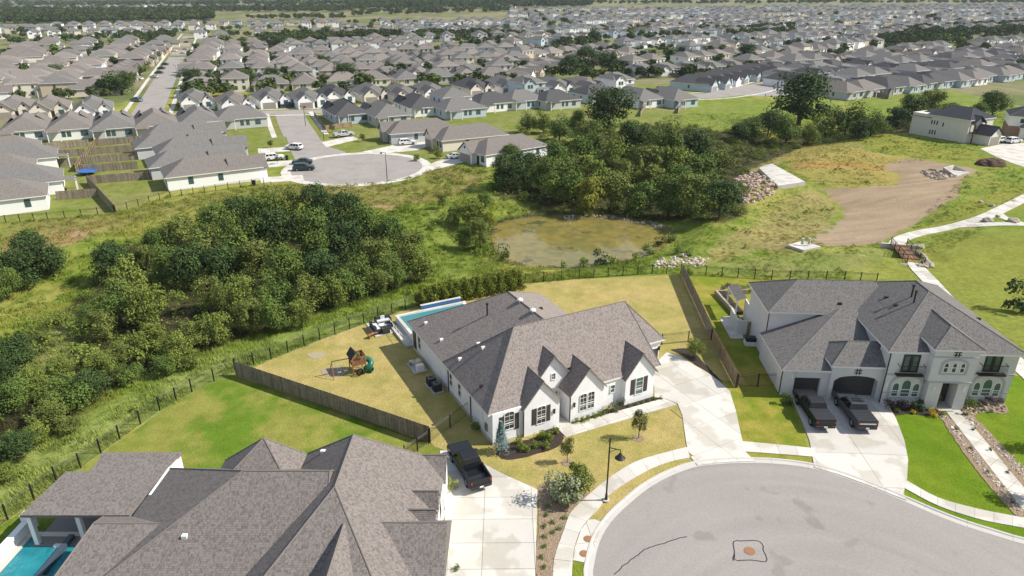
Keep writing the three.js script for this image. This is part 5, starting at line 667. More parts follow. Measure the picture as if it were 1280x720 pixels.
ironFence('short black iron gate fence from the garage to the timber fence', W([[827, 431], [860, 427.5], [888.5, 425]]), 1.4);
ironFence('black iron gate fence at the side of the stucco house', W([[921, 484.5], [972, 482.5]]), 1.5);
ironFence('short black iron fence behind the roof of the pool house', W([[506, 574], [522, 564], [536, 554.5]]), 1.4);
boardFence('weathered grey board fence between the golden and the bright green lawns', W([[295.5, 469], [415, 510], [536.5, 552.5]]), 1.8);
boardFence('dark weathered board fence between the two golden back lawns', W([[852.5, 343.5], [871, 384], [889.5, 425]]), 1.85);
boardFence('newer tan board fence beside the curved driveway', W([[890, 426.5], [904, 455], [919.5, 485]]), 1.85, M.fenceNew);

// ---------------------------------------------------------------- street lamp
{ const p = flat(757.5, 626), o = thing('street_lamp', 'tall dark street lamp with a hanging bell shade by the kerb', 'street lamp', null, p[0], 0.05, p[1], -0.35);
  part(o, 'footing', new GB().tube([0, 0, 0], [0, 0.12, 0], 0.3, 0.3, 14).geo(), concrete[2]); part(o, 'pole', new GB().tube([0, 0.1, 0], [0, 0.7, 0], 0.13, 0.09, 10).tube([0, 0.7, 0], [0, 6.0, 0], 0.07, 0.06, 8).tube([0, 6.0, 0], [0, 6.15, 0], 0.09, 0.03, 8).geo(), M.bronze);
  part(o, 'arm', new GB().tube([0, 5.2, 0], [0.9, 5.2, 0], 0.04, 0.04, 6).tube([0, 4.75, 0], [0.55, 5.18, 0], 0.025, 0.025, 5).tube([0.88, 5.2, 0], [0.88, 4.9, 0], 0.035, 0.035, 6).geo(), M.bronze);
  const s = part(o, 'lamp_shade', new THREE.LatheGeometry([[0.06, 4.92], [0.14, 4.85], [0.17, 4.7], [0.4, 4.48], [0.42, 4.44]].map(a => new THREE.Vector2(...a)), 16), M.bronze); s.position.x = 0.88; M.bronze.side = THREE.DoubleSide; part(s, 'bulb', new THREE.SphereGeometry(0.12, 10, 8).translate(0, 4.55, 0), M.white); }

// ---------------------------------------------------------------- play set
{ const o = thing('play_set', 'cedar play tower with green tube slide and swing beam', 'play set', null, -16.9, 0.02, -65.3, 0.5), C = M.cedar; o.scale.setScalar(0.78);
  for (const [x, z] of [[-0.9, -0.9], [0.9, -0.9], [-0.9, 0.9], [0.9, 0.9]]) part(o, 'post', boxG(x - 0.06, x + 0.06, 0, 2.75, z - 0.06, z + 0.06), C);
  for (let i = 0; i < 9; i++) part(o, 'deck_board', boxG(-0.95, 0.95, 1.42, 1.47, -0.95 + i * 0.212, -0.95 + i * 0.212 + 0.195), C);
  for (const s of [-1, 1]) { const g = new GB(); for (let i = 0; i < 9; i++) g.box(-0.9 + i * 0.2, -0.9 + i * 0.2 + 0.15, 1.5, 2.3, -0.02, 0.02); const w = part(o, 'wall_panel', g.geo(), C); w.position.z = s * 0.93; }
  { const g = new GB(); for (let i = 0; i < 9; i++) g.box(-0.02, 0.02, 1.5, 2.3, -0.9 + i * 0.2, -0.75 + i * 0.2); part(o, 'wall_panel', g.geo(), C).position.x = 0.93; }
  const rf = { roof: new GB(), trim: new GB() }; gable(rf, { x0: -1.15, x1: 0.25, z0: -1.15, z1: 1.15, y: 2.55, h: 3.55, t: 0.05 }); part(o, 'canopy', rf.roof.geo(), M.black);
  part(o, 'top_board', new GB().box(0.2, 1.0, 2.35, 2.75, 0.93, 0.97).box(0.2, 1.0, 2.35, 2.75, -0.97, -0.93).box(0.96, 1.0, 2.35, 2.8, -0.95, 0.95).geo(), C);
  const green = std(lin(0.008, 0.12, 0.085), 0.4); const cv = new THREE.CatmullRomCurve3([V(0.85, 1.9, 0.35), V(1.35, 1.85, 0.45), V(1.65, 1.6, 0.85), V(1.45, 1.25, 1.3), V(1.0, 0.95, 1.25), V(0.9, 0.65, 0.85), V(1.25, 0.42, 0.75), V(1.75, 0.35, 1.2)]); part(o, 'tube_slide', new THREE.TubeGeometry(cv, 28, 0.4, 12, false), green); green.side = THREE.DoubleSide;
  part(o, 'ladder', new GB().box(-0.4, -0.34, 0, 1.5, 1.0, 1.06).box(0.34, 0.4, 0, 1.5, 1.0, 1.06).box(-0.4, 0.4, 0.35, 0.4, 1, 1.06).box(-0.4, 0.4, 0.75, 0.8, 1, 1.06).box(-0.4, 0.4, 1.15, 1.2, 1, 1.06).geo(), C);
  part(o, 'climbing_wheel', new THREE.TorusGeometry(0.45, 0.11, 8, 18).rotateY(0.3).translate(-0.1, 0.6, 1.3), M.rubber);
  part(o, 'swing_beam', new GB().tube([-0.9, 2.35, 0], [-3.5, 2.35, -0.3], 0.07, 0.07, 6).geo(), M.bark);
  for (const s of [-1, 1]) part(o, 'beam_leg', new GB().tube([-3.45, 2.35, -0.3], [-3.65, 0, -0.3 + s * 1.1], 0.055, 0.055, 6).geo(), C);
  for (const x of [-1.7, -2.6]) { const g = new GB(); for (const d of [-0.2, 0.2]) g.tube([x + d, 2.3, -0.15], [x + d, 0.55, -0.15], 0.012, 0.012, 4); g.box(x - 0.23, x + 0.23, 0.5, 0.54, -0.28, -0.02); part(o, 'swing', g.geo(), M.trim); } }
bed('bare earth worn into the lawn under the swings', [[400, 462], [420, 458], [434, 462], [430, 470], [408, 471]], std(lin(0.3, 0.25, 0.17), 1), 0.026, 'bare_patch', 'bare patch');
bed('pale bare patch in the golden back lawn', [[382, 443], [398, 440], [408, 444], [394, 449]], std(lin(0.33, 0.28, 0.19), 1), 0.026, 'bare_patch', 'bare patch');

// ---------------------------------------------------------------- raised pool behind the gabled house
const AF = (x, z) => { const c = Math.cos(27.5 * D2R), s = Math.sin(27.5 * D2R); return [-1.69 + x * c + z * s, -51.75 - x * s + z * c]; };
{ const o = thing('raised_pool', 'raised white walled pool with teal water behind the gabled house', 'pool', null, -1.69, 0, -51.75, 27.5 * D2R), water = new THREE.MeshPhysicalMaterial({ color: lin(0.06, 0.2, 0.22), roughness: 0.05, ior: 1.33 });
  part(o, 'basin_wall', new GB().box(0.35, 0.65, 0, 0.98, -28.4, -22).box(0.35, 9.8, 0, 0.97, -28.75, -28.4).box(9.4, 9.8, 0, 0.96, -28.5, -22).geo(), M.whiteBrick); part(o, 'coping', new GB().box(0.28, 0.68, 0.98, 1.05, -28.4, -21.9).box(0.28, 9.9, 0.981, 1.052, -28.8, -28.4).geo(), concrete[2]);
  part(o, 'water', boxG(0.65, 9.4, 0.5, 0.9, -28.4, -22), water); part(o, 'tiled_wall', new GB().box(3.9, 9.4, 0, 1.5, -29.3, -28.92).geo(), std(lin(0.03, 0.12, 0.3), 0.2)); part(o, 'tiled_wall_cap', boxG(3.85, 9.45, 1.5, 1.55, -29.33, -28.92), concrete[2]);
  const t = thing('pool_terrace', 'narrow white terrace with railing below the raised pool', 'terrace', null, -1.69, 0, -51.75, 27.5 * D2R); part(t, 'deck', boxG(-0.75, 0.28, 0.02, 0.3, -27.6, -21.6), concrete[1]); const g = new GB(); g.box(-0.73, -0.69, 1.1, 1.14, -27.5, -21.7); for (let i = 0; i <= 5; i++) g.box(-0.74, -0.68, 0.3, 1.12, -27.5 + i * 1.15, -27.44 + i * 1.15); part(t, 'railing', g.geo(), M.trim); }
const wicker = std(lin(0.03, 0.032, 0.036), 0.8), cushion = std(lin(0.55, 0.56, 0.58), 0.9);
{ const s = new THREE.Shape(); const c = AF(-1.2, -27.9); const sl = top('patio_slab', boxG(-1.55, 1.55, 0.02, 0.12, -2, 2), concrete[2], 'white patio slab carrying outdoor sofas', 'slab', null, 'structure'); sl.position.set(c[0] - 0.4, 0, c[1]); sl.rotation.y = 27.5 * D2R;
  const sofa = (label, x, z, ry, w) => { const p = AF(x, z), o = thing('outdoor_sofa', label, 'sofa', null, p[0], 0.12, p[1], 27.5 * D2R + ry); part(o, 'frame', new GB().box(-w / 2, w / 2, 0, 0.3, -0.4, 0.42).box(-w / 2, w / 2, 0.3, 0.78, -0.42, -0.27).geo(), wicker); for (const k of [-1, 1]) part(o, 'armrest', boxG(k > 0 ? w / 2 - 0.12 : -w / 2, k > 0 ? w / 2 : -w / 2 + 0.12, 0.3, 0.6, -0.27, 0.42), wicker); const n = Math.max(1, Math.round(w / 0.7)); for (let i = 0; i < n; i++) { const a = -w / 2 + 0.14 + (w - 0.28) * i / n, b = -w / 2 + 0.14 + (w - 0.28) * (i + 1) / n; part(o, 'seat_cushion', boxG(a + 0.01, b - 0.01, 0.3, 0.45, -0.26, 0.42), cushion); part(o, 'back_cushion', boxG(a + 0.02, b - 0.02, 0.45, 0.85, -0.26, -0.1), i % 2 ? cushion : wicker); } };
  sofa('dark wicker sofa with pale cushions facing the raised pool', -2.6, -27.7, Math.PI / 2, 2.4); sofa('dark wicker sofa along the far edge of the patio slab', -1.1, -29.4, 0, 2.0); sofa('wicker armchair beside the terrace steps', -0.9, -27.6, -Math.PI / 2, 0.9); sofa('wicker armchair at the near edge of the patio slab', -1.7, -26.5, Math.PI, 0.9);
  const p = AF(-1.5, -28.1), tb = thing('coffee_table', 'low dark coffee table between the outdoor sofas', 'table', null, p[0], 0.12, p[1], 27.5 * D2R); part(tb, 'table_top', boxG(-0.5, 0.5, 0.36, 0.4, -0.35, 0.35), M.trim); for (const [x, z] of [[-0.45, -0.3], [0.45, -0.3], [-0.45, 0.3], [0.45, 0.3]]) part(tb, 'leg', boxG(x - 0.03, x + 0.03, 0, 0.36, z - 0.03, z + 0.03), wicker);
  const bn = AF(-3.4, -26.3), be = thing('garden_bench', 'low cedar bench on the lawn beside the patio slab', 'bench', null, bn[0], 0.03, bn[1], 27.5 * D2R + 0.4); for (let i = 0; i < 3; i++) part(be, 'seat_board', boxG(-0.7, 0.7, 0.42, 0.46, -0.2 + i * 0.14, -0.08 + i * 0.14), M.cedar); for (const x of [-0.55, 0.55]) part(be, 'leg', boxG(x - 0.05, x + 0.05, 0, 0.42, -0.18, 0.2), M.cedar); }
for (const [l, x, z] of [['dark air conditioner on a pad, nearer the swing set', -1.15, -12.6], ['dark air conditioner on a pad, nearer the iron gate', -1.05, -11.3]]) { const p = AF(x, z), o = thing('air_conditioner', l, 'air conditioner', null, p[0], 0.03, p[1], 27.5 * D2R), g = new GB(); part(o, 'pad', boxG(-0.6, 0.6, 0, 0.08, -0.6, 0.6), concrete[0]); part(o, 'casing', boxG(-0.42, 0.42, 0.08, 0.95, -0.42, 0.42), std(lin(0.05, 0.06, 0.062), 0.6)); for (let i = 0; i < 9; i++) g.box(-0.435, 0.435, 0.15 + i * 0.085, 0.18 + i * 0.085, -0.435, 0.435); part(o, 'grille', g.geo(), M.black); const f = part(o, 'fan_grille', new THREE.TorusGeometry(0.3, 0.03, 6, 18).rotateX(Math.PI / 2).translate(0, 0.97, 0), M.steel); part(f, 'fan', new GB().box(-0.26, 0.26, 0.93, 0.955, -0.05, 0.05).box(-0.05, 0.05, 0.932, 0.957, -0.26, 0.26).geo(), M.black); }
{ const p = AF(-1.2, -16.8), o = thing('pool_equipment', 'pool filter tank with pumps and pipes by the side wall', 'pool equipment', null, p[0], 0.03, p[1], 27.5 * D2R); part(o, 'pad', boxG(-0.8, 0.8, 0, 0.1, -1.3, 1.3), concrete[1]); part(o, 'filter_tank', new GB().tube([0.1, 0.1, 0.2], [0.1, 1.0, 0.2], 0.36, 0.36, 14).tube([0.1, 1.0, 0.2], [0.1, 1.22, 0.2], 0.36, 0.12, 14).geo(), std(lin(0.5, 0.45, 0.33), 0.6)); part(o, 'heater', boxG(-0.4, 0.4, 0.1, 0.85, 0.65, 1.2), M.trim); for (const x of [-0.5, 0.3]) part(o, 'pump', new GB().tube([x, 0.35, -0.5], [x, 0.35, -1.1], 0.17, 0.15, 10).geo(), M.steel); const g = new GB(); for (const x of [-0.6, -0.35, 0.35]) g.tube([x, 0.15, -1.1], [x, 0.9, -0.4], 0.04, 0.04, 6).tube([x, 0.9, -0.4], [x, 0.9, 0.3], 0.04, 0.04, 6); part(o, 'pipes', g.geo(), M.white); }

// ---------------------------------------------------------------- pool beside the left house
{ const o = thing('swimming_pool', 'blue rippling swimming pool beside the covered patio', 'pool', null), bump = tex(256, (u, v, q) => { q[0] = q[1] = q[2] = tn(u, v, 6, 4); }, false, 1 / 3.2), cm = tex(256, (u, v, q) => { const m = tn(u, v, 4, 4); q[0] = toS(mix(0.005, 0.03, m)); q[1] = toS(mix(0.13, 0.27, m)); q[2] = toS(mix(0.17, 0.31, m)); }, true, 1 / 5);
  part(o, 'water', boxG(-36.6, -30, -0.3, 0.06, -40.3, -28), new THREE.MeshPhysicalMaterial({ map: cm, roughness: 0.05, ior: 1.4, bumpMap: bump, bumpScale: 0.12 })); part(o, 'coping', new GB().box(-37, -29.6, 0, 0.16, -40.75, -40.3).box(-37.0, -36.6, 0, 0.161, -40.3, -28).geo(), concrete[2]); part(o, 'spa_wall', new GB().box(-33.4, -30, 0, 0.45, -36.2, -35.7).box(-33.6, -33.2, 0, 0.44, -40.2, -35.7).geo(), std(lin(0.05, 0.07, 0.1), 0.4)); for (const x of [-34.2, -33.9]) part(o, 'bar_stool', new GB().tube([x, 0, -39.4], [x, 0.14, -39.4], 0.18, 0.18, 12).geo(), M.white);
  const w = thing('pool_wall', 'low white garden wall with steel bar beside the swimming pool', 'wall', null); part(w, 'wall', boxG(-37.45, -37.03, 0, 0.95, -40.9, -28), M.whiteBrick); part(w, 'cap', boxG(-37.5, -36.98, 0.95, 1.02, -40.95, -27.9), M.white); part(w, 'pier', boxG(-37.6, -36.9, 0, 1.5, -41.6, -40.96), M.whiteBrick); part(w, 'bar', boxG(-37.02, -36.97, 0.3, 0.75, -39.2, -39.14), M.steel);
  const q = thing('outdoor_sofa', 'dark outdoor sofa in the shade of the patio cover', 'sofa', null, -32.5, 0.12, -43.4); part(q, 'frame', new GB().box(-1.4, 1.4, 0, 0.35, -0.4, 0.4).box(-1.4, 1.4, 0.35, 0.8, -0.42, -0.25).geo(), wicker); for (let i = 0; i < 3; i++) part(q, 'seat_cushion', boxG(-1.3 + i * 0.87, -1.3 + i * 0.87 + 0.84, 0.35, 0.5, -0.25, 0.4), wicker); }

// ---------------------------------------------------------------- patio of the stucco house
{ const o = thing('outdoor_kitchen', 'white walled outdoor kitchen beside the stucco house', 'outdoor kitchen', null, 27.3, 0.02, -74.2, -3.5 * D2R); part(o, 'wall', new GB().box(0, 0.15, 0, 1.9, -3.6, 0).box(0.15, 2.0, 0, 1.89, -0.15, -0.001).box(2.0, 2.15, 0, 2.6, -5, -0.5).geo(), M.stucco); part(o, 'worktop', boxG(0.16, 1.0, 0.85, 0.95, -3.4, -0.16), M.black); part(o, 'grill', new RoundedBoxGeometry(0.7, 0.4, 1.0, 2, 0.1).translate(0.6, 1.15, -1.4), M.steel); part(o, 'gate', boxG(1.2, 1.9, 0, 1.7, 0.0, 0.04), M.fenceNew.clone()); o.children[o.children.length - 1].material.vertexColors = false;
  const s = top('patio_slab', plate(W([[900.5, 400], [913, 423.5], [929, 423.5], [926, 400], [918, 396], [905, 396]]), 0.06, 0.06), concrete[2], 'white patio slab round the outdoor kitchen', 'slab', null, 'structure');
  const p = thing('raised_planter', 'long low planter wall behind the outdoor kitchen', 'planter', null, 28.4, 0.02, -82.8, 0.08); part(p, 'wall', new GB().box(-0.1, 0.2, 0, 0.6, -3.4, 3.3).box(-0.1, 4.6, 0, 0.61, -3.6, -3.35).geo(), M.stone.clone()); p.children[0].material.vertexColors = false; part(p, 'soil', boxG(0.2, 1.2, 0, 0.5, -3.35, 3.2), mulchMat);
  for (const [x, y, k] of [[903, 362, 'sage'], [911, 361, 'plum'], [919, 362, 'sage'], [928, 362, 'sage'], [937, 362, 'sage'], [908, 372, 'sage'], [914, 382, 'sage']]) shrub(x, y, 6, k, `${k === 'sage' ? 'silvery' : 'dark'} bush in the raised planter beside the stucco house`, 'bushes in the raised planter', 1.0);
  const g = thing('generator', 'dark covered unit on a white stand against the stucco wall', 'generator', null, 28.2, 0.02, -71.6, -3.5 * D2R); part(g, 'stand', boxG(-0.7, 0.6, 0, 0.5, -0.5, 0.5), M.trim); part(g, 'cover', new RoundedBoxGeometry(1.2, 0.55, 0.9, 3, 0.15).translate(-0.05, 0.75, 0), M.black);
  const l = thing('lean_to_roof', 'small grey shingled roof over the terrace door', 'roof', null, 29.6, 0, -80.5, -3.5 * D2R); part(l, 'roof', new GB().poly([-1.2, 2.7, 2.4], [0, 3.1, 2.4], [0, 3.1, -2.4], [-1.2, 2.7, -2.4]).geo(), M.roofGrey); part(l, 'fascia', new GB().box(-1.22, -1.12, 2.5, 2.69, -2.4, 2.4).geo(), M.trim); for (const z of [-2.2, 2.2]) part(l, 'post', boxG(-1.15, -1.0, 0, 2.55, z - 0.08, z + 0.08), M.white); }

// ---------------------------------------------------------------- path, footbridge, rocks and basin works
function slabPath(name, label, px, w) { const L = smoothLine(A(px), 1.5), a = offsetLine(L, -w / 2), b = offsetLine(L, w / 2), o = thing(name, label, 'path', null); o.userData.kind = 'structure'; for (let i = 0; i + 1 < L.length; i++) { const g = new GB(), t = 0.015, l = (p, q, f) => [mix(p[0], q[0], f), mix(p[1], q[1], f)], P = [l(a[i], a[i + 1], t), l(a[i], a[i + 1], 1 - t), l(b[i], b[i + 1], 1 - t), l(b[i], b[i + 1], t)].map(p => [p[0], hgt(p[0], p[1]) + 0.09, p[1]]), B = P.map(p => [p[0], p[1] - 0.2, p[2]]), c = [P.reduce((s, p) => s + p[0] / 4, 0), P[0][1] - 0.1, P.reduce((s, p) => s + p[2] / 4, 0)]; face(g, P, c); for (let k = 0; k < 4; k++) face(g, [P[k], P[(k + 1) % 4], B[(k + 1) % 4], B[k]], c); part(o, 'slab', g.geo(), concrete[i % 3]); } return o; }
slabPath('footpath', 'pale concrete footpath winding through the park past the footbridge', [[1310, 490], [1272, 455], [1232, 420], [1192, 384], [1160, 349], [1143, 329]], 2.3); slabPath('footpath', 'pale concrete footpath from the footbridge towards the playing lawn', [[1124, 312], [1120, 305], [1129, 298], [1152, 291], [1190, 283.5], [1228, 272.5], [1256, 260], [1300, 238]], 2.3); slabPath('footpath', 'straight branch of the park footpath past the boulders', [[1196, 283], [1230, 281], [1300, 281]], 2.1); slabPath('footpath', 'short curved link between the two park paths', [[1246, 266], [1256, 273], [1275, 279]], 1.8);
{ const a = at(1144, 331), b = at(1122, 311), d = Math.hypot(b.x - a.x, b.z - a.z), o = thing('footbridge', 'small footbridge with reddish planks and dark railings', 'footbridge', null, a.x, Math.max(a.y, b.y) + 0.12, a.z, Math.atan2(b.x - a.x, b.z - a.z)), n = 14; for (let i = 0; i < n; i++) part(o, 'plank', boxG(-1.15, 1.15, -0.08, 0, d * i / n + 0.01, d * (i + 1) / n - 0.01), i % 3 ? M.cedar : M.bark); for (const s of [-1, 1]) { const g = new GB(); for (const y of [0.15, 0.5, 1.05]) g.box(s * 1.2 - 0.03, s * 1.2 + 0.03, y, y + 0.06, 0, d); for (let i = 0; i <= 24; i++) g.box(s * 1.2 - 0.012, s * 1.2 + 0.012, 0.15, 1.05, d * i / 24 - 0.012, d * i / 24 + 0.012); for (let i = 0; i <= 4; i++) g.box(s * 1.2 - 0.05, s * 1.2 + 0.05, -0.3, 1.15, d * i / 4 - 0.05, d * i / 4 + 0.05); part(o, 'railing', g.geo(), M.bronze); } for (const z of [-0.2, d + 0.2]) part(o, 'abutment', boxG(-2.6, 2.6, -0.8, -0.02, z - 0.18, z + 0.18), concrete[2]); }
function rockGeo(seed) { const g = new THREE.IcosahedronGeometry(1, 1), P = g.attributes.position, r = rng(seed), k = new Map(); for (let i = 0; i < P.count; i++) { const id = [P.getX(i), P.getY(i), P.getZ(i)].map(v => v.toFixed(3)).join(); if (!k.has(id)) k.set(id, mix(0.72, 1.15, r())); const s = k.get(id); P.setXYZ(i, P.getX(i) * s, P.getY(i) * s * 0.7, P.getZ(i) * s); } g.computeVertexNormals(); return g; }
const rocks = [1, 2, 3, 4].map(rockGeo), rockMat = std(lin(0.4, 0.35, 0.29), 0.95, { map: grit });
for (const [x, y, r, l, g] of [[1149, 310, 0.8, 'large tan boulder beside the footbridge end'], [1141, 316, 0.6], [1147, 317, 0.55], [1152, 320, 0.6], [1155, 324, 0.6], [1158, 328, 0.65], [1161, 332, 0.7], [1156, 333, 0.6], [1150, 333, 0.5], [1234, 276.5, 0.9, 'pale boulder between the forking park paths'], [1247, 271, 0.45, 'small pale boulder near the fork of the paths'], [1266, 277.5, 1.0, 'wide pale boulder beside the straight path branch'], [1226, 253, 0.5, 'low stone in the grass above the park path'], [1240, 258, 0.6, 'flat stone near the bend of the park path']]) { const p = at(x, y), m = top('boulder', rocks[Math.floor(x) % 4], rockMat, l || 'tan boulder in the curved row beside the footbridge', 'boulder', l ? null : 'boulders beside the footbridge'); m.position.set(p.x, p.y + r * 0.25, p.z); m.scale.setScalar(r); m.rotation.y = x; }
function rubble(name, label, px, n, s0, s1, c0, c1) { const P = A(px), g = [], r = rng(px[0][0]), m = new THREE.Matrix4(), q = new THREE.Quaternion(); let x0 = 1e9, x1 = -1e9, z0 = 1e9, z1 = -1e9; for (const p of P) { x0 = Math.min(x0, p[0]); x1 = Math.max(x1, p[0]); z0 = Math.min(z0, p[1]); z1 = Math.max(z1, p[1]); } const base = rocks.map(k => { const b = k.clone(); b.deleteAttribute('uv'); return b; }); for (let i = 0, t = 0; i < n && t < n * 20; t++) { const x = mix(x0, x1, r()), z = mix(z0, z1, r()); if (!inPoly(x, z, P)) continue; i++; const s = mix(s0, s1, r() * r()), b = base[i % 4].clone(), k = mix(0.75, 1.2, r()), w = r(), cnt = b.attributes.position.count, c = new Float32Array(cnt * 3); for (let j = 0; j < cnt; j++) { c[j * 3] = mix(c0[0], c1[0], w) * k; c[j * 3 + 1] = mix(c0[1], c1[1], w) * k; c[j * 3 + 2] = mix(c0[2], c1[2], w) * k; } b.setAttribute('color', new THREE.BufferAttribute(c, 3)); q.setFromEuler(new THREE.Euler(r() * 6, r() * 6, 0)); m.compose(V(x, hgt(x, z) + s * 0.3, z), q, V(s, s * 0.8, s)); b.applyMatrix4(m); g.push(b); } return top(name, mergeGeometries(g), rubbleMat, label, 'rubble', null, 'stuff'); }
const rubbleMat = std(lin(1, 1, 1), 0.95, { vertexColors: true });
rubble('riprap', 'pinkish broken rock lining the weir beside the concrete slab', [[917, 224], [944, 213], [950, 220], [972, 240], [942, 256], [928, 254]], 420, 0.25, 0.75, [0.5, 0.4, 0.33], [0.36, 0.26, 0.21]);
rubble('rubble', 'white broken rock tipped on the pond shore near the fence', [[812, 331], [832, 322], [856, 318], [886, 323], [884, 333], [850, 334], [826, 336]], 190, 0.12, 0.42, [0.6, 0.56, 0.5], [0.42, 0.32, 0.24]);
rubble('rubble', 'grey stones round the culvert in the bare basin', [[1150, 214], [1168, 212], [1195, 221], [1178, 226], [1158, 222]], 120, 0.25, 0.6, [0.42, 0.36, 0.3], [0.3, 0.24, 0.2]);
rubble('rubble', 'driftwood coloured stones on the far shore of the pond', [[700, 270], [760, 270], [830, 280], [845, 288], [820, 284], [760, 274]], 150, 0.12, 0.45, [0.35, 0.3, 0.24], [0.2, 0.17, 0.13]);
rubble('edging_stones', 'white and tan stones lining the left strip of the long walk', [[1180, 519], [1285, 645], [1275, 645], [1173, 520]], 260, 0.07, 0.2, [0.55, 0.52, 0.47], [0.36, 0.28, 0.22]); rubble('edging_stones', 'white and tan stones lining the right strip of the long walk', [[1196, 513], [1290, 611], [1301, 603], [1205, 513]], 260, 0.07, 0.2, [0.55, 0.52, 0.47], [0.36, 0.28, 0.22]); rubble('bed_rocks', 'tan rocks among the agaves right of the entry door', [[1206, 511], [1215, 519], [1235, 514], [1255, 515], [1248, 502]], 90, 0.1, 0.32, [0.46, 0.38, 0.3], [0.34, 0.26, 0.2]); rubble('gravel_stones', 'reddish stones scattered in the gravel bed by the driveway', [[674, 615], [700, 640], [710, 641], [699, 680], [691, 720], [674, 720]], 420, 0.04, 0.11, [0.42, 0.32, 0.24], [0.28, 0.2, 0.16]);
function draped(name, label, cat, px, m, up = 0.1, d = 0.5, kind) { const P = A(px), c = [0, 0]; for (const p of P) { c[0] += p[0] / P.length; c[1] += p[1] / P.length; } const g = new GB(), v = P.map(p => [p[0], hgt(...p) + up, p[1]]), b = v.map(q => [q[0], q[1] - d, q[2]]), o = [c[0], v[0][1] - d / 2, c[1]]; face(g, v, [o[0], -50, o[2]]); v.forEach((q, i) => { const j = (i + 1) % v.length; face(g, [q, v[j], b[j], b[i]], o); }); return top(name, g.geo(), m, label, cat, null, kind); }
draped('weir_slab', 'pale tilted concrete weir slab above the broken rock', 'slab', [[948, 214], [964, 208.5], [1006, 232], [972, 237]], concrete[2], 0.85, 1.2);
draped('outlet_pad', 'concrete outlet pad at the foot of the bare basin', 'slab', [[984, 309], [1003, 303.5], [1026, 311], [1004, 315.5]], concrete[1], 0.4, 0.8);
{ const p = at(1006, 308), o = thing('outlet_pipes', 'pair of upright outlet pipes on the concrete pad', 'pipe', null, p.x, p.y + 0.4, p.z); for (const x of [-0.5, 0.6]) part(o, 'pipe', new GB().tube([x, 0, 0], [x, 1.0, 0], 0.22, 0.22, 10).geo(), concrete[0]); }
{ const p = at(1190, 216), o = thing('culvert', 'grey concrete culvert mouth with sloping wing walls', 'culvert', null, p.x, p.y, p.z, 0.6); part(o, 'apron', boxG(-3, 3, 0, 0.25, -1, 2.4), concrete[1]); part(o, 'headwall', boxG(-2.2, 2.2, 0.25, 1.3, -1.2, -0.8), concrete[0]); for (const s of [-1, 1]) { const g = new GB(); face(g, [[s * 2.2, 0.2, -1], [s * 2.2, 1.3, -1], [s * 3, 0.3, 2]], [s * 2.2 - 3 * s, 0.5, 0]); face(g, [[s * 2.4, 0.2, -1], [s * 2.4, 1.3, -1], [s * 3.2, 0.3, 2]], [s * 9, 0.5, 0]); face(g, [[s * 2.2, 1.3, -1], [s * 2.4, 1.3, -1], [s * 3.2, 0.3, 2], [s * 3, 0.3, 2]], [s * 2.5, -3, 0]); part(o, 'wing_wall', g.geo(), M.steel); } }
{ const p = at(1239, 206), g = new THREE.SphereGeometry(1, 26, 12, 0, 6.2832, 0, Math.PI / 2), P = g.attributes.position; for (let i = 0; i < P.count; i++) { const x = P.getX(i), y = P.getY(i), z = P.getZ(i), k = 0.75 + 0.5 * fbm(x * 3 + 4, z * 3 + y * 2, 3); P.setXYZ(i, x * 3.4 * k, y * 1.7 * k - 0.1, z * 2.6 * k); } g.computeVertexNormals(); const m = top('dirt_pile', g, std(lin(0.11, 0.075, 0.055), 1, { bumpMap: lawnBump, bumpScale: 0.3 }), 'dark brown heap of excavated dirt by the bare basin', 'dirt pile'); m.position.copy(p); }

const paleConcrete = concrete[0].clone(); paleConcrete.side = THREE.DoubleSide;

// ---------------------------------------------------------------- streets of the far neighbourhood
const streetLines = [];
function street(label, px, w, y = 0.02) { const L = smoothLine(A(px), 4); streetLines.push(A(px)); const o = top('street', ribbon(L, -w / 2, w / 2, y, true), M.asphalt, label, 'street', null, 'structure'); for (const s of [-1, 1]) top('street_pavement', ribbon(offsetLine(L, s * (w / 2 + 2.6)), -0.75, 0.75, y + 0.02, true), paleConcrete, `${s < 0 ? 'left' : 'right'} hand pavement of the ${label}`, 'pavement', null, 'structure'); return L; }
street('long straight street lined with parked cars', [[182, 145], [186, 138], [203, 105], [218, 77], [229, 57], [234, 48], [238, 42]], 10);
street('cross street in front of the white gabled row', [[-20, 169], [60, 160], [180, 149], [330, 141], [400, 139], [480, 134], [560, 127], [640, 118.5], [700, 116], [760, 119]], 9);
street('short street leading into the far cul-de-sac', [[361, 141], [368, 156], [376, 170]], 9.5, 0.024);
top('street', plate(A([[356, 166], [364, 190], [372, 207], [385, 222], [415, 225], [440, 203], [432, 190], [412, 184], [400, 174], [394, 164]]), 0.036, 0), M.asphalt, 'flared mouth of the far cul-de-sac', 'street', null, 'structure');
street('street winding over the far rise', [[650, 62], [680, 53], [715, 43], [745, 34], [770, 28]], 12);
street('right hand cul-de-sac approach', [[800, 119], [840, 121], [880, 120], [920, 115.5], [960, 106], [990, 97], [1010, 90]], 13, 0.024);
{ const c = at(447, 210), ring = (r, k = 0) => Array.from({ length: 40 }, (_, i) => [c.x + Math.cos(i / 40 * 6.2832) * r * 1.0, c.z + Math.sin(i / 40 * 6.2832) * (r + k)]); top('street', plate(ring(15.4), hgt(c.x, c.z) + 0.03, 0), M.asphalt, 'round end of the far cul-de-sac', 'street', null, 'structure'); const a = ring(15.4), b = ring(17.6), g = new GB(); for (let i = 0; i < 40; i++) { const j = (i + 1) % 40; g.poly([a[i][0], 0.05, a[i][1]], [b[i][0], 0.05, b[i][1]], [b[j][0], 0.05, b[j][1]], [a[j][0], 0.05, a[j][1]]); } top('kerb', g.geo(), paleConcrete, 'pale kerb ring round the far cul-de-sac', 'kerb', null, 'structure'); }
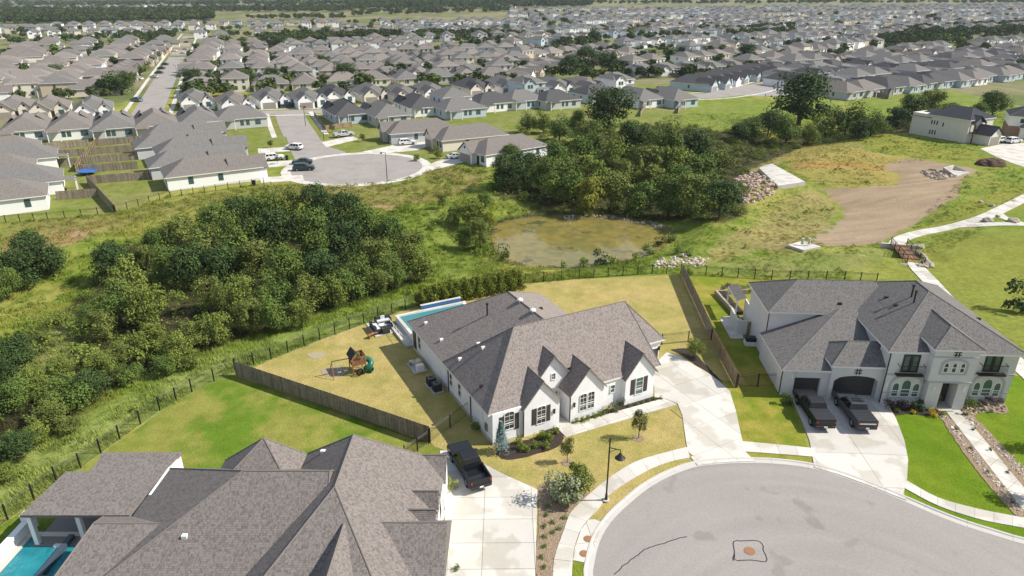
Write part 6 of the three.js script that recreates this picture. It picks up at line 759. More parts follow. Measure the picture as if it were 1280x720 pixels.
{ const c = at(938, 112.5), ring = Array.from({ length: 36 }, (_, i) => [c.x + Math.cos(i / 36 * 6.2832) * 20, c.z + Math.sin(i / 36 * 6.2832) * 20]); top('street', plate(ring, hgt(c.x, c.z) + 0.036, 0), M.asphalt, 'round end of the right hand cul-de-sac', 'street', null, 'structure'); }
for (const [l, P] of [['pale driveway left of the far cul-de-sac, nearest the meadow', [[325, 222], [378, 219], [380, 225], [326, 229]]], ['pale driveway with the white car, left of the far cul-de-sac', [[328, 203], [372, 200], [374, 206], [329, 210]]], ['upper pale driveway left of the far cul-de-sac', [[322, 186], [360, 184], [363, 189], [323, 192]]], ['wide driveway of the long grey house', [[452, 190], [500, 180], [530, 176], [545, 180], [520, 188], [470, 193]]], ['driveway of the house with white gables by the cul-de-sac', [[530, 208], [560, 197], [590, 200], [540, 213]]], ['driveway with the silver pickup', [[402, 178], [440, 170], [448, 174], [408, 184]]], ['drive before the pale balcony house', [[1225, 186], [1262, 178], [1290, 180], [1290, 212], [1265, 204], [1245, 196]]]]) draped('far_driveway', l, 'driveway', P, paleConcrete, 0.06, 0.15, 'structure');

// ---------------------------------------------------------------- far houses: kinds built once, then repeated
const wallMats = { white: std(lin(0.82, 0.82, 0.82), 0.8), cream: std(lin(0.72, 0.66, 0.57), 0.85), tan: std(lin(0.55, 0.46, 0.36), 0.85), grey: std(lin(0.5, 0.51, 0.51), 0.85), blue: std(lin(0.45, 0.53, 0.58), 0.8), brick: std(lin(0.3, 0.2, 0.15), 0.9) };
const roofMats = { brown: std(lin(0.222, 0.2, 0.185), 0.95, { map: shingleMap }), grey: std(lin(0.205, 0.197, 0.19), 0.95, { map: shingleMap }), warm: std(lin(0.27, 0.24, 0.22), 0.95, { map: shingleMap }), dark: std(lin(0.105, 0.103, 0.106), 0.95, { map: shingleMap }) };
const roofPlain = { brown: lin(0.167, 0.15, 0.139), grey: lin(0.154, 0.148, 0.143), warm: lin(0.2, 0.18, 0.165), dark: lin(0.079, 0.077, 0.08) };
const farGlass = new THREE.MeshPhysicalMaterial({ color: lin(0.06, 0.1, 0.105), roughness: 0.1 }), winBox = boxG(-0.5, 0.5, 0, 1, 0, 0.05), ventGeo = new GB().tube([0, 0, 0], [0, 0, 0.06], 0.35, 0.35, 10).geo(), dishGeo = new GB().tube([0, -0.1, 0], [0, 0.5, 0], 0.07, 0.07, 6).geo();
const kinds = {};
function defHouse(k, fn) { const K = { roof: new GB(), trim: new GB(), wall: new GB() }, P = { win: [], vent: [], door: [], gar: [], post: [] }; fn(K, P); kinds[k] = { wall: K.wall.geo(), roof: K.roof.geo(), trim: K.trim.geo(), ...P }; }
const rearPorch = (K, P, x0, x1, z) => { for (const x of [x0, x1]) P.post.push([x, z - 2.4]); K.roof.poly([x0 - 0.3, 2.75, z - 2.7], [x0 - 0.3, 3.15, z + 0.2], [x1 + 0.3, 3.15, z + 0.2], [x1 + 0.3, 2.75, z - 2.7]); };
defHouse('villa', (K, P) => { // one storey, deep plan, two front gables
  const W2 = 5.7, D = 9; K.wall.box(-W2, W2, 0, 3, -D, D); gableWall(K.wall, -5.5, 0.3, 0, 3, 5.3, D - 1, D + 1.6); gableWall(K.wall, 1.6, 5.5, 0, 3.2, 5.1, D - 1, D + 0.5);
  hip(K, { x0: -6.1, x1: 6.1, z0: -D - 0.4, z1: D + 0.4, y: 3.02, h: 6.3, ax: 'z', r0: 5.4, r1: 4 }); gable(K, { x0: -5.9, x1: 0.7, z0: 3, z1: D + 2, y: 2.85, h: 5.55 }); gable(K, { x0: 1.25, x1: 5.85, z0: 3, z1: D + 0.9, y: 3.0, h: 5.35 });
  P.gar.push([-2.6, D + 1.6, 4.6]); P.vent.push([-2.6, 3.9, D + 1.6], [3.55, 4.0, D + 0.5]); P.door.push([1.05, D]); P.win.push([3.6, 0.9, D + 0.5, 0, 1.6, 1.7], [-3.4, 0.9, -D, Math.PI, 1.8, 1.5], [0.4, 0.9, -D, Math.PI, 1.0, 1.5], [1.7, 0.9, -D, Math.PI, 1.0, 1.5], [W2, 1, -3, Math.PI / 2, 0.9, 1.4], [W2, 1, 3, Math.PI / 2, 0.9, 1.4], [W2, 1, 6.5, Math.PI / 2, 0.9, 1.4], [-W2, 1, 0, -Math.PI / 2, 0.9, 1.4]); rearPorch(K, P, 2.4, 5.4, -D); });
defHouse('rancher', (K, P) => { // one storey, long hip
  const W2 = 7.4, D = 7; K.wall.box(-W2, W2, 0, 3, -D, D); gableWall(K.wall, -6.9, -1, 0, 3, 5.2, D - 1, D + 1.4); hip(K, { x0: -7.8, x1: 7.8, z0: -D - 0.4, z1: D + 0.4, y: 3.02, h: 6.1, r0: 5.6, r1: 5.6 }); gable(K, { x0: -7.2, x1: -0.7, z0: 0, z1: D + 1.8, y: 2.85, h: 5.45 });
  P.gar.push([-4, D + 1.4, 4.6]); P.vent.push([-4, 3.9, D + 1.4]); P.door.push([1, D]); P.win.push([3.2, 0.9, D, 0, 1.5, 1.5], [5.6, 0.9, D, 0, 1.2, 1.5], [-4.5, 0.9, -D, Math.PI, 1.6, 1.5], [-1.5, 0.9, -D, Math.PI, 1.0, 1.5], [0.2, 0.9, -D, Math.PI, 1.0, 1.5], [W2, 1, 2.5, Math.PI / 2, 0.9, 1.4], [W2, 1, -2.5, Math.PI / 2, 0.9, 1.4]); rearPorch(K, P, 2.6, 6.6, -D); });
defHouse('tall', (K, P) => { // two storeys, hip
  const W2 = 5.4, D = 6.4; K.wall.box(-W2, W2, 0, 5.7, -D, D); K.wall.box(-W2 + 0.1, 0.6, 0, 2.9, D - 0.5, D + 2.6); hip(K, { x0: -5.8, x1: 5.8, z0: -D - 0.4, z1: D + 0.4, y: 5.72, h: 8.5, ax: 'z', r0: 5, r1: 5 }); hip(K, { x0: -5.7, x1: 1.0, z0: D - 2.5, z1: D + 3, y: 2.95, h: 4.6, r0: 2, r1: 2 });
  P.gar.push([-2.4, D + 2.6, 4.4]); P.door.push([2, D]); for (const x of [-3.2, 0, 3.2]) { P.win.push([x, 3.6, D, 0, 1.1, 1.4], [x, 3.6, -D, Math.PI, 1.1, 1.4], [x, 0.9, -D, Math.PI, 1.3, 1.6]); } P.win.push([3.9, 0.9, D, 0, 1.2, 1.6], [W2, 3.6, 2, Math.PI / 2, 0.9, 1.3], [W2, 3.6, -2.5, Math.PI / 2, 0.9, 1.3], [W2, 1, -2, Math.PI / 2, 1.2, 1.5]); });
defHouse('gabled', (K, P) => { // two storeys with a front gable
  const W2 = 5.2, D = 6.5; K.wall.box(-W2, W2, 0, 5.5, -D, D); gableWall(K.wall, -4.9, 0.4, 0, 5.3, 7.3, D - 1, D + 0.9); hip(K, { x0: -5.6, x1: 5.6, z0: -D - 0.4, z1: D + 0.4, y: 5.52, h: 8.1, r0: 4.4, r1: 4.4 }); gable(K, { x0: -5.2, x1: 0.7, z0: 0, z1: D + 1.2, y: 5.15, h: 7.55 }); K.roof.poly([0.5, 2.9, D + 1.6], [5.4, 2.9, D + 1.6], [5.4, 3.6, D], [0.5, 3.6, D]); for (const x of [1, 5]) P.post.push([x, D + 1.4]);
  P.gar.push([-2.3, D + 0.9, 4.4]); P.door.push([2, D]); P.vent.push([-2.3, 6.2, D + 0.9]); P.win.push([-2.9, 3.5, D + 0.9, 0, 1, 1.4], [-1.6, 3.5, D + 0.9, 0, 1, 1.4], [3, 3.9, D, 0, 1.2, 1.2], [3.8, 0.9, D, 0, 1.2, 1.6]); for (const x of [-3, 0, 3]) P.win.push([x, 3.5, -D, Math.PI, 1.1, 1.4], [x, 0.9, -D, Math.PI, 1.2, 1.6]); P.win.push([W2, 3.5, 1.5, Math.PI / 2, 0.9, 1.3], [W2, 1, -2, Math.PI / 2, 1, 1.5]); });
defHouse('long', (K, P) => { // deep single storey seen along its side, porch behind
  const W2 = 4.9, D = 9.6; K.wall.box(-W2, W2, 0, 2.9, -D, D); gableWall(K.wall, -4.8, 0.5, 0, 2.9, 5, D - 1, D + 1.2); hip(K, { x0: -5.3, x1: 5.3, z0: -D - 0.4, z1: D + 0.5, y: 2.95, h: 5.7, ax: 'z', r0: 5, r1: 4.6 }); gable(K, { x0: -5.15, x1: 0.85, z0: 3, z1: D + 1.6, y: 2.8, h: 5.2 }); P.gar.push([-2.4, D + 1.2, 4.6]); P.vent.push([-2.4, 3.8, D + 1.2]); P.door.push([1.5, D]);
  P.win.push([-W2, 1, -5, -Math.PI / 2, 1, 1.5], [-W2, 1, 1, -Math.PI / 2, 1, 1.5], [W2, 1, -6.5, Math.PI / 2, 1, 1.5], [W2, 1, 2.5, Math.PI / 2, 1, 1.5], [-2.5, 0.9, -D, Math.PI, 1.6, 1.5], [3.4, 0.9, D, 0, 1.4, 1.6]); });
const merged = []; let houseCount = 0; const spots = [];
function spot(x, z, ry, k, wall, roof, label, group, sy = 1) { spots.push({ x, z, ry, k, wall, roof, label, group, sy, d: Math.hypot(x, z) }); }
const wallWord = { white: 'white', cream: 'cream', tan: 'tan', grey: 'grey', blue: 'pale blue', brick: 'brick brown' }, roofWord = { brown: 'brown', grey: 'grey', warm: 'tan', dark: 'charcoal' }, kindWord = { villa: 'twin gabled house', rancher: 'wide low house', tall: 'two storey house', gabled: 'tall gabled house', long: 'long low house' };
function buildHouse(s) {
  const G = kinds[s.k], n = s.k === 'tall' || s.k === 'gabled' ? 'two_storey_house' : 'one_storey_house', o = thing(n, `${wallWord[s.wall]} ${kindWord[s.k]}, ${roofWord[s.roof]} roof, ${s.label}`, 'house', s.group, s.x, hgt(s.x, s.z), s.z, s.ry);
  o.scale.y = s.sy; part(o, 'wall', G.wall, wallMats[s.wall]); part(o, 'roof', G.roof, roofMats[s.roof]); part(o, 'eaves', G.trim, M.trim);
  for (const g of G.gar) { const m = part(o, 'garage_door', panelDoor2, s.wall === 'white' && s.x > 0 ? M.trim : farDoor); m.position.set(g[0], 0, g[1]); m.scale.x = g[2] / 4.6; }
  const far = s.d > 420; G.win.forEach((q, i) => { if (far && i % 2) return; const m = part(o, 'window', winBox, farGlass); m.position.set(q[0], q[1], q[2]); m.rotation.y = q[3]; m.scale.set(q[4], q[5], 1); });
  if (!far) { for (const q of G.vent) part(o, 'gable_vent', ventGeo, M.bronze).position.set(...q); for (const q of G.door) part(o, 'door', doorGeo, M.door).position.set(q[0], 0, q[1]); for (const q of G.post) part(o, 'porch_post', postGeo, M.trim).position.set(q[0], 0, q[1]); }
}
const panelDoor2 = panelDoor(4.6, 2.2, 4, 4), farDoor = std(lin(0.3, 0.27, 0.24), 0.7), doorGeo = boxG(-0.5, 0.5, 0, 2.2, 0, 0.06), postGeo = boxG(-0.12, 0.12, 0, 2.9, -0.12, 0.12);
function mergeHouse(s) { // too many to tell apart: walls and roofs only
  const G = kinds[s.k], m = new THREE.Matrix4().makeRotationY(s.ry); m.setPosition(s.x, hgt(s.x, s.z), s.z); const add = (g, c) => { const b = g.clone(); b.deleteAttribute('uv'); const n = b.attributes.position.count, a = new Float32Array(n * 3); for (let i = 0; i < n; i++) { a[i * 3] = c.r; a[i * 3 + 1] = c.g; a[i * 3 + 2] = c.b; } b.setAttribute('color', new THREE.BufferAttribute(a, 3)); b.applyMatrix4(m); merged.push(b); };
  add(G.wall, wallMats[s.wall].color); add(G.roof, roofPlain[s.roof]); G.win.slice(0, 5).forEach(q => { const w = winBox.clone(); w.scale(q[4], q[5], 1); w.rotateY(q[3]); w.translate(q[0], q[1], q[2]); add(w, lin(0.05, 0.07, 0.08)); });
}
const hr = rng(2024), pick = L => L[Math.floor(hr() * L.length)];
function row(a, b, facing, types, walls, roofs, label, { h = 4, gap = 14.6, jit = 1.3, skip = 0.04 } = {}) {   // a line of houses between two roofs in the photograph
  const P = at(a[0], a[1], h), Q = at(b[0], b[1], h), d = Math.hypot(Q.x - P.x, Q.z - P.z), n = Math.max(1, Math.round(d / gap)); let ux = (Q.x - P.x) / d, uz = (Q.z - P.z) / d; let ry = Math.atan2(-uz, ux);           // front towards the viewer's side
  if (facing === 'away') ry += Math.PI; for (let i = 0; i <= n; i++) { if (hr() < skip && n > 3) continue; const t = n ? i / n : 0, x = mix(P.x, Q.x, t) + (hr() - 0.5) * jit, z = mix(P.z, Q.z, t) + (hr() - 0.5) * jit * 2; spot(x, z, ry + (hr() - 0.5) * 0.06, pick(types), pick(walls), pick(roofs), label, label); }
}
function one(px, py, ryDeg, k, wall, roof, label, h = 4, group) { const p = at(px, py, h); spot(p.x, p.z, ryDeg * D2R, k, wall, roof, label, group || label); }
const nth = ['nearest', 'second from', 'third from', 'fourth from', 'fifth from'];
for (let i = 0; i < 5; i++) { const t = [0, -1.8, 1.2, -2.4, 0.8][i], sy = [1, 0.94, 1.05, 0.96, 1.02][i]; spot(-66.6 - 6.5 * i + t * 0.86, -149.4 - 10.45 * i - t * 0.5, 121 * D2R, 'long', i ? 'grey' : 'white', i ? 'grey' : 'brown', `${nth[i]} the meadow left of the far cul-de-sac`, null, sy); const q = [0, 3.4, -2.2, 2.6, -1.5][i]; spot(-100 - 7.0 * i + q * 0.86, -126.2 - 11.2 * i - q * 0.5, -59 * D2R, i % 2 ? 'villa' : 'long', 'white', i % 2 ? 'grey' : 'brown', `${nth[i]} the meadow beside the fenced yards`, null, [1, 0.92, 1.06, 0.95, 1][i]); }
for (const [x, y, k, w, r] of [[32, 153, 'villa', 'white', 'brown'], [88, 151, 'villa', 'white', 'brown'], [142, 150, 'villa', 'grey', 'grey'], [193, 147, 'villa', 'cream', 'brown'], [247, 143, 'villa', 'grey', 'grey'], [298, 140, 'rancher', 'grey', 'grey']]) one(x, y, 208, k, w, r, 'backing onto the fenced yards', 4);
for (const [x, y, k, w, r] of [[18, 128, 'villa', 'cream', 'brown'], [62, 128, 'villa', 'cream', 'brown'], [116, 129, 'villa', 'white', 'grey'], [243, 119, 'villa', 'white', 'grey'], [292, 122, 'villa', 'white', 'brown'], [338, 117, 'villa', 'white', 'grey'], [383, 117, 'villa', 'white', 'grey'], [417, 113, 'villa', 'white', 'dark'], [462, 111, 'villa', 'cream', 'grey'], [500, 112, 'villa', 'cream', 'grey'], [535, 109, 'villa', 'white', 'grey'], [590, 104, 'villa', 'cream', 'dark'], [628, 101, 'villa', 'white', 'grey'], [658, 100, 'gabled', 'blue', 'grey'], [690, 103, 'villa', 'white', 'grey'], [726, 103, 'villa', 'white', 'brown'], [769, 96, 'gabled', 'white', 'grey']]) one(x, y, 28, k, w, r, 'facing the cross street with pale gables', k === 'gabled' ? 6 : 4);
for (const [x, y, k, w, r] of [[432, 134, 'villa', 'blue', 'dark'], [480, 136, 'villa', 'grey', 'grey'], [522, 126, 'villa', 'white', 'dark'], [563, 117, 'tall', 'white', 'grey'], [572, 129, 'rancher', 'blue', 'grey'], [612, 122, 'rancher', 'white', 'dark'], [650, 119, 'rancher', 'blue', 'grey'], [692, 119, 'rancher', 'grey', 'dark'], [742, 112, 'rancher', 'blue', 'dark'], [796, 117, 'villa', 'white', 'grey'], [838, 117, 'villa', 'blue', 'grey']]) one(x, y, 208, k, w, r, 'backing onto the pond wood', k === 'tall' ? 6 : 4);
one(525, 156, -68, 'long', 'grey', 'brown', 'above the far cul-de-sac with a fenced grey side wall', 4); one(585, 163, -62, 'long', 'cream', 'brown', 'beside the round turret porch by the far cul-de-sac', 4); one(632, 178, -52, 'long', 'white', 'brown', 'with a tall white gable beside the pond wood', 4);
const WC = ['white', 'cream', 'cream', 'tan', 'white', 'grey'], RB = ['brown', 'warm', 'brown', 'grey'], RG = ['grey', 'dark', 'grey', 'brown', 'dark'], MIX = ['villa', 'rancher', 'tall', 'tall', 'rancher', 'gabled'], TWO = ['tall', 'gabled', 'tall'];
[[102, 89], [95.5, 83.5], [88.5, 77.5], [82.5, 72.5], [77, 68], [72, 64], [67.5, 60.5], [63.5, 57], [60, 54], [56, 51]].forEach(([y0, y1], i) => row([250 + i * 2, y0], [i > 7 ? 520 : 618 + i * 6, y1], i % 2 ? 'to' : 'away', i > 7 ? TWO : i ? MIX : ['rancher', 'villa', 'rancher', 'tall'], WC, RB, i < 2 ? 'just behind the white gabled row' : i < 5 ? 'in the middle rows behind the cross street' : 'before the middle tree belt', { gap: 14, jit: 2.5 }));
row([112, 106], [206, 51], 'to', ['rancher', 'villa', 'tall'], ['cream', 'tan', 'brick'], RB, 'along the left side of the long straight street', { gap: 13.2 }); row([32, 108], [112, 52], 'away', MIX, ['white', 'cream'], RB, 'behind the street houses near the tree group'); row([74, 107], [162, 51], 'away', MIX, ['white', 'cream', 'tan'], RB, 'backing onto the long street houses', { gap: 14 }); row([-20, 104], [38, 56], 'away', MIX, ['white', 'cream'], RB, 'left of the tree group by the yards'); row([2, 92], [62, 50], 'to', TWO, ['white', 'cream'], RB, 'at the yellow grass left of the long street', { h: 6 }); row([-25, 112], [6, 92], 'to', MIX, ['white', 'cream'], RB, 'beside the dark timber yard');
row([246, 84], [268, 50], 'away', ['rancher', 'tall'], ['cream', 'white'], RB, 'along the right side of the long straight street');
row([650, 88], [690, 76], 'to', MIX, WC, RB, 'behind the dark round trees'); row([655, 78], [800, 66], 'to', MIX, WC, RB, 'below the winding far street'); row([650, 66], [755, 57], 'away', MIX, WC, RB, 'next to the winding far street'); row([790, 74], [965, 60], 'away', TWO, WC, RB, 'behind the dark roofed cul-de-sac row', { h: 6 }); row([800, 84], [960, 76], 'to', ['rancher', 'tall'], WC, ['grey', 'brown'], 'between the cul-de-sac and tall houses');
row([868, 100], [945, 84], 'to', ['long', 'villa'], ['white', 'blue'], ['dark'], 'around the right hand cul-de-sac', { gap: 12.5, skip: 0 });
row([1012, 102], [1290, 78.5], 'to', ['villa', 'rancher', 'tall'], ['white', 'grey', 'cream'], RG, 'behind the houses backing onto the right meadow', { gap: 13.5 }); row([975, 90], [1290, 68.5], 'to', MIX, ['white', 'grey'], RG, 'in the dark roofed rows right of the cul-de-sac'); row([966, 79], [1290, 60], 'to', MIX, ['tan', 'cream', 'white'], ['grey', 'brown'], 'in the grey rows before the right tree belt'); row([1048, 108], [1290, 84], 'away', ['villa', 'rancher'], ['white', 'grey', 'blue'], RG, 'backing onto the green meadow on the right', { gap: 13, skip: 0 }); row([985, 96], [1290, 73], 'to', ['villa', 'gabled', 'villa'], ['white', 'white', 'grey'], RG, 'with bright gables near the right cul-de-sac', { gap: 13.5 }); row([968, 84], [1290, 64], 'away', MIX, ['white', 'grey', 'cream'], RG, 'behind the bright gabled dark roofed row'); row([965, 74], [1120, 64], 'to', MIX, ['tan', 'cream', 'white'], ['grey', 'brown'], 'before the right hand tree belt');
row([1130, 58], [1175, 55], 'to', TWO, ['cream', 'white'], ['grey'], 'in front of the right hand tree belt', { h: 6 }); row([1225, 50], [1290, 46], 'to', TWO, ['cream', 'white'], ['grey'], 'at the right end of the tree belt', { h: 6 }); row([970, 62], [1090, 52], 'away', MIX, WC, ['grey', 'brown'], 'left of the right hand tree belt');
const FAR = 'among the far rows near the horizon';
for (const [a, b, f] of [[[-10, 40], [250, 34], 'to'], [[-10, 34], [420, 27], 'away'], [[10, 30], [430, 24], 'to'], [[250, 39], [640, 31], 'away'], [[420, 46], [640, 40], 'to'], [[430, 37], [640, 33], 'to'], [[430, 29], [650, 25], 'to'], [[480, 24], [840, 19], 'away'], [[640, 50], [700, 45], 'to'], [[640, 43], [860, 35], 'to'], [[640, 37], [900, 29], 'away'], [[640, 32], [960, 24], 'to'], [[780, 50], [960, 42], 'to'], [[860, 56], [965, 50], 'to'], [[870, 37], [960, 34], 'to'], [[960, 47], [1120, 38], 'to'], [[960, 40], [1290, 29], 'away'], [[960, 34], [1290, 23], 'to'], [[900, 29], [1290, 18], 'away'], [[860, 24], [1290, 13], 'to'], [[640, 27], [960, 19], 'away'], [[640, 21], [1290, 9], 'to'], [[640, 17], [1290, 6.5], 'away'], [[20, 7.5], [640, 5.5], 'to'], [[60, 10], [260, 8], 'to'], [[640, 14], [1290, 5], 'to'], [[640, 10], [1290, 4], 'away']]) row(a, b, f, TWO.concat('rancher'), ['white', 'cream', 'grey', 'white', 'blue'], ['grey', 'brown', 'grey'], FAR, { h: 6, gap: f === 'to' ? 16 : 17, skip: 0.08 });
spots.sort((a, b) => a.d - b.d);
const clash = []; const kept = spots.filter(s => { if (clash.some(c => Math.hypot(c.x - s.x, c.z - s.z) < 8.5)) return false; clash.push(s); return true; });
kept.forEach((s, i) => { if (i < 296) buildHouse(s); else mergeHouse(s); });
if (merged.length) { for (const g of merged) if (g.index) throw new Error('indexed'); top('distant_houses', mergeGeometries(merged), std(lin(1, 1, 1), 0.9, { vertexColors: true }), 'countless pale houses with grey roofs fading towards the horizon', 'houses', null, 'stuff'); }
console.log('houses', kept.length);

// ---------------------------------------------------------------- the two pale houses beyond the basin
{ const a = at(1136, 166.5), b = at(1206, 179), dx = b.x - a.x, dz = b.z - a.z, L = Math.hypot(dx, dz), o = thing('balcony_house', 'pale two storey stone house with slate roof and corner balcony', 'house', null, a.x, hgt(a.x, a.z), a.z, Math.atan2(-dz, dx)), K = kit(); const D = 11;
  K.wall.box(0, L, 0, 6.3, -D, 0); K.wall.box(L - 0.5, L + 5, 0, 2.8, -7, -2.4); gableWall(K.wall, L - 3.5, L + 0.2, 0, 5.5, 7, -5.5, -0.8, 'x', -3.1); gableWall(K.wall, L, L + 5.05, 0, 2.9, 4.7, -7.2, -2.2, 'x', -4.7);
  hip(K, { x0: 4.4, x1: L + 0.3, z0: -D - 0.4, z1: 0.4, y: 6.32, h: 8.9, r0: 4, r1: 3.5 }); hip(K, { x0: -0.4, x1: 6, z0: -D - 0.35, z1: 0.35, y: 5.3, h: 7.2, r0: 3, r1: 0.2, t: 0.15 }); gable(K, { x0: L - 5, x1: L + 1.2, z0: -6, z1: -0.3, y: 5.4, h: 7.35, ax: 'x', ridge: -3.1 }); gable(K, { x0: L - 1, x1: L + 5.5, z0: -7.6, z1: -1.8, y: 2.75, h: 5.0, ax: 'x', ridge: -4.7 });
  finish(K, o, std(lin(0.74, 0.7, 0.63), 0.9, { map: wallMap, bumpMap: brickBump, bumpScale: 0.01 }), roofMat(lin(0.06, 0.065, 0.075)), M.capGrey); for (const x of [6.2, 7.0, 7.8]) { win(o, x, 3.6, 0, 0, 0.6, 1.3); win(o, x, 0.8, 0, 0, 0.6, 1.4); } win(o, 9.6, 3.4, 0, 0, 0.6, 1.3);
  const g = new GB(); g.box(L + 0.1, L + 1.4, 2.9, 3.05, -5.6, -0.4); for (let i = 0; i <= 20; i++) g.box(L + 1.34, L + 1.38, 3.05, 4.0, -5.6 + i * 0.258, -5.57 + i * 0.258); g.box(L + 1.33, L + 1.4, 3.98, 4.05, -5.6, -0.4); part(o, 'balcony', g.geo(), M.bronze); for (const z of [-5.4, -0.6]) part(o, 'porch_post', boxG(L + 1.1, L + 1.35, 0, 5.4, z - 0.12, z + 0.12), M.bark); const gd = part(o, 'garage_door', panelDoor(4.2, 2.2, 4, 4), farDoor); gd.rotation.y = Math.PI / 2; gd.position.set(L + 5.06, 0, -4.7); for (const z of [-4.4, -2.6]) win(o, L + 0.22, 0.6, z, Math.PI / 2, 1, 1.8); for (const z of [-4.4, -2.6]) win(o, L + 0.22, 3.3, z, Math.PI / 2, 1, 1.6);
  const p = at(1278, 172); const h2 = thing('brick_house', 'two storey house of white board over brown brick beside white cars', 'house', null, p.x + 5, hgt(p.x, p.z), p.z - 5, -0.5), K2 = kit(); K2.wall.box(-6, 6, 3, 5.8, -6, 6); K2.wall.box(-3, 4, 0, 2.9, 5.5, 8.6); hip(K2, { x0: -6.4, x1: 6.4, z0: -6.4, z1: 6.4, y: 5.82, h: 8.4, r0: 5, r1: 5 }); hip(K2, { x0: -3.4, x1: 4.4, z0: 4, z1: 9, y: 2.95, h: 4.6, r0: 2, r1: 2 }); finish(K2, h2, wallMats.white, roofMat(lin(0.06, 0.065, 0.075)), M.capGrey); part(h2, 'brick_storey', boxG(-6.02, 6.02, 0, 3, -6.02, 6.02), wallMats.brick); for (const x of [-1.5, 1.8]) win(h2, x, 0.8, 8.6, 0, 1.2, 1.5, { cols: 2, rows: 2 }); for (const x of [-3, 3]) win(h2, x, 3.9, 6, 0, 1.1, 1.3); }

// ---------------------------------------------------------------- fences, lamps, toys of the far yards
for (const [a, b, m] of [[[122, 182], [186, 177]], [[115, 193], [182, 188]], [[105, 205], [175, 199]], [[100, 216], [172, 211]], [[110, 230], [187, 224]], [[45, 189], [112, 182]], [[15, 201], [107, 194]], [[15, 212], [97, 206]], [[72, 250], [122, 246]]]) boardFence('grey board fence dividing the narrow back yards', A([a, b]), 1.8, M.fence, 'fences between the back yards', false);
boardFence('pinkish board fence down the middle of the back yards', A([[122, 180], [95, 215]]), 1.8, M.fenceNew, null, false); boardFence('dark board fence at the corner of the striped lawn', A([[110, 229], [127, 247], [144, 266]]), 1.8, M.fence, null, false);
ironFence('thin iron fence along the meadow below the white porch houses', A([[-10, 280], [60, 275], [143, 267]]), 1.4, false); ironFence('thin iron fence along the meadow below the striped lawn', A([[145, 266], [213, 247], [270, 239], [330, 230]]), 1.4, false);
for (const P of [[[1082, 118], [1110, 124], [1120, 115]], [[1145, 101], [1181, 107.5]], [[1183, 100], [1209, 106], [1237, 102]], [[1237, 99], [1285, 96]]]) boardFence('brown board fence behind the dark roofed houses on the meadow', A(P), 1.8, M.fence, 'fences above the right meadow', false);
boardFence('dark board fence beside the pale blue house above the wood', A([[847, 142], [862, 121]]), 1.8, M.fence, null, false); boardFence('board fence between the two houses above the wood', A([[800, 146], [815, 122]]), 1.8, M.fence, null, false); boardFence('low board fence at the corner of the far street', A([[393, 145], [407, 163], [440, 158]]), 1.5, M.fenceNew, null, false); boardFence('long brown board fence behind the tall houses', A([[780, 90], [850, 96], [885, 92]]), 1.8, M.fence, null, false); boardFence('grey board fence beside the long grey house', A([[490, 176], [530, 175]]), 1.6, M.fence, null, false);
{ const p = at(110, 218), o = thing('trampoline', 'blue edged trampoline in a narrow fenced yard', 'trampoline', null, p.x, p.y, p.z), blue = std(lin(0.03, 0.12, 0.4), 0.6); part(o, 'pad', new THREE.TorusGeometry(1.9, 0.22, 6, 24).rotateX(Math.PI / 2).scale(1, 0.4, 1).translate(0, 0.85, 0), blue); part(o, 'mat', new GB().tube([0, 0.8, 0], [0, 0.84, 0], 1.8, 1.8, 24).geo(), blue); for (let i = 0; i < 6; i++) part(o, 'leg', new GB().tube([Math.cos(i * 1.047) * 1.85, 0, Math.sin(i * 1.047) * 1.85], [Math.cos(i * 1.047) * 1.85, 0.8, Math.sin(i * 1.047) * 1.85], 0.04, 0.04, 5).geo(), M.steel); }
{ const p = at(1147, 109), o = thing('paddling_pool', 'small bright blue paddling pool behind a brown fence', 'pool', null, p.x, p.y, p.z), blue = std(lin(0.02, 0.2, 0.5), 0.5); part(o, 'rim', new THREE.TorusGeometry(1.8, 0.25, 6, 22).rotateX(Math.PI / 2).translate(0, 0.3, 0), blue); part(o, 'water', new GB().tube([0, 0, 0], [0, 0.35, 0], 1.75, 1.75, 22).geo(), std(lin(0.1, 0.4, 0.55), 0.1)); }
{ const lampG = new GB().tube([0, 0, 0], [0, 6, 0], 0.1, 0.06, 6).tube([0, 6, 0], [1.0, 6.1, 0], 0.045, 0.045, 5).tube([0.95, 6.1, 0], [0.95, 5.75, 0], 0.1, 0.28, 8).geo(); for (const [x, y, l] of [[484, 224, 'dark lamp post on the meadow rim of the far cul-de-sac'], [382, 157, 'dark lamp post by the corner of the cross street'], [405, 175, 'dark lamp post by the silver pickup driveway'], [950, 104, 'lamp post on the right hand cul-de-sac'], [222, 97, 'lamp post on the long straight street']]) { const p = at(x, y), m = top('lamp_post', lampG, M.bronze, l, 'lamp post'); m.position.copy(p); m.rotation.y = Math.PI; } const p = at(382, 143), s = thing('stop_sign', 'red stop sign on a post at the cross street corner', 'sign', null, p.x, p.y, p.z); part(s, 'post', new GB().tube([0, 0, 0], [0, 2.6, 0], 0.04, 0.04, 6).geo(), M.steel); part(s, 'sign_plate', new THREE.CylinderGeometry(0.42, 0.42, 0.03, 8).rotateX(Math.PI / 2).translate(0, 2.5, 0.04), std(lin(0.5, 0.02, 0.02), 0.5)); }
for (const [x, y, l] of [[359, 200, 'dark wheeled bin beside the white car driveway'], [318, 232, 'small bin at the corner of the white walled house']]) { const p = at(x, y), o = thing('wheeled_bin', l, 'bin', null, p.x, p.y + 0.05, p.z); part(o, 'bin_body', new RoundedBoxGeometry(0.6, 1.0, 0.65, 2, 0.06).translate(0, 0.55, 0), M.black); part(o, 'lid', boxG(-0.32, 0.32, 1.05, 1.12, -0.36, 0.36), M.black); }

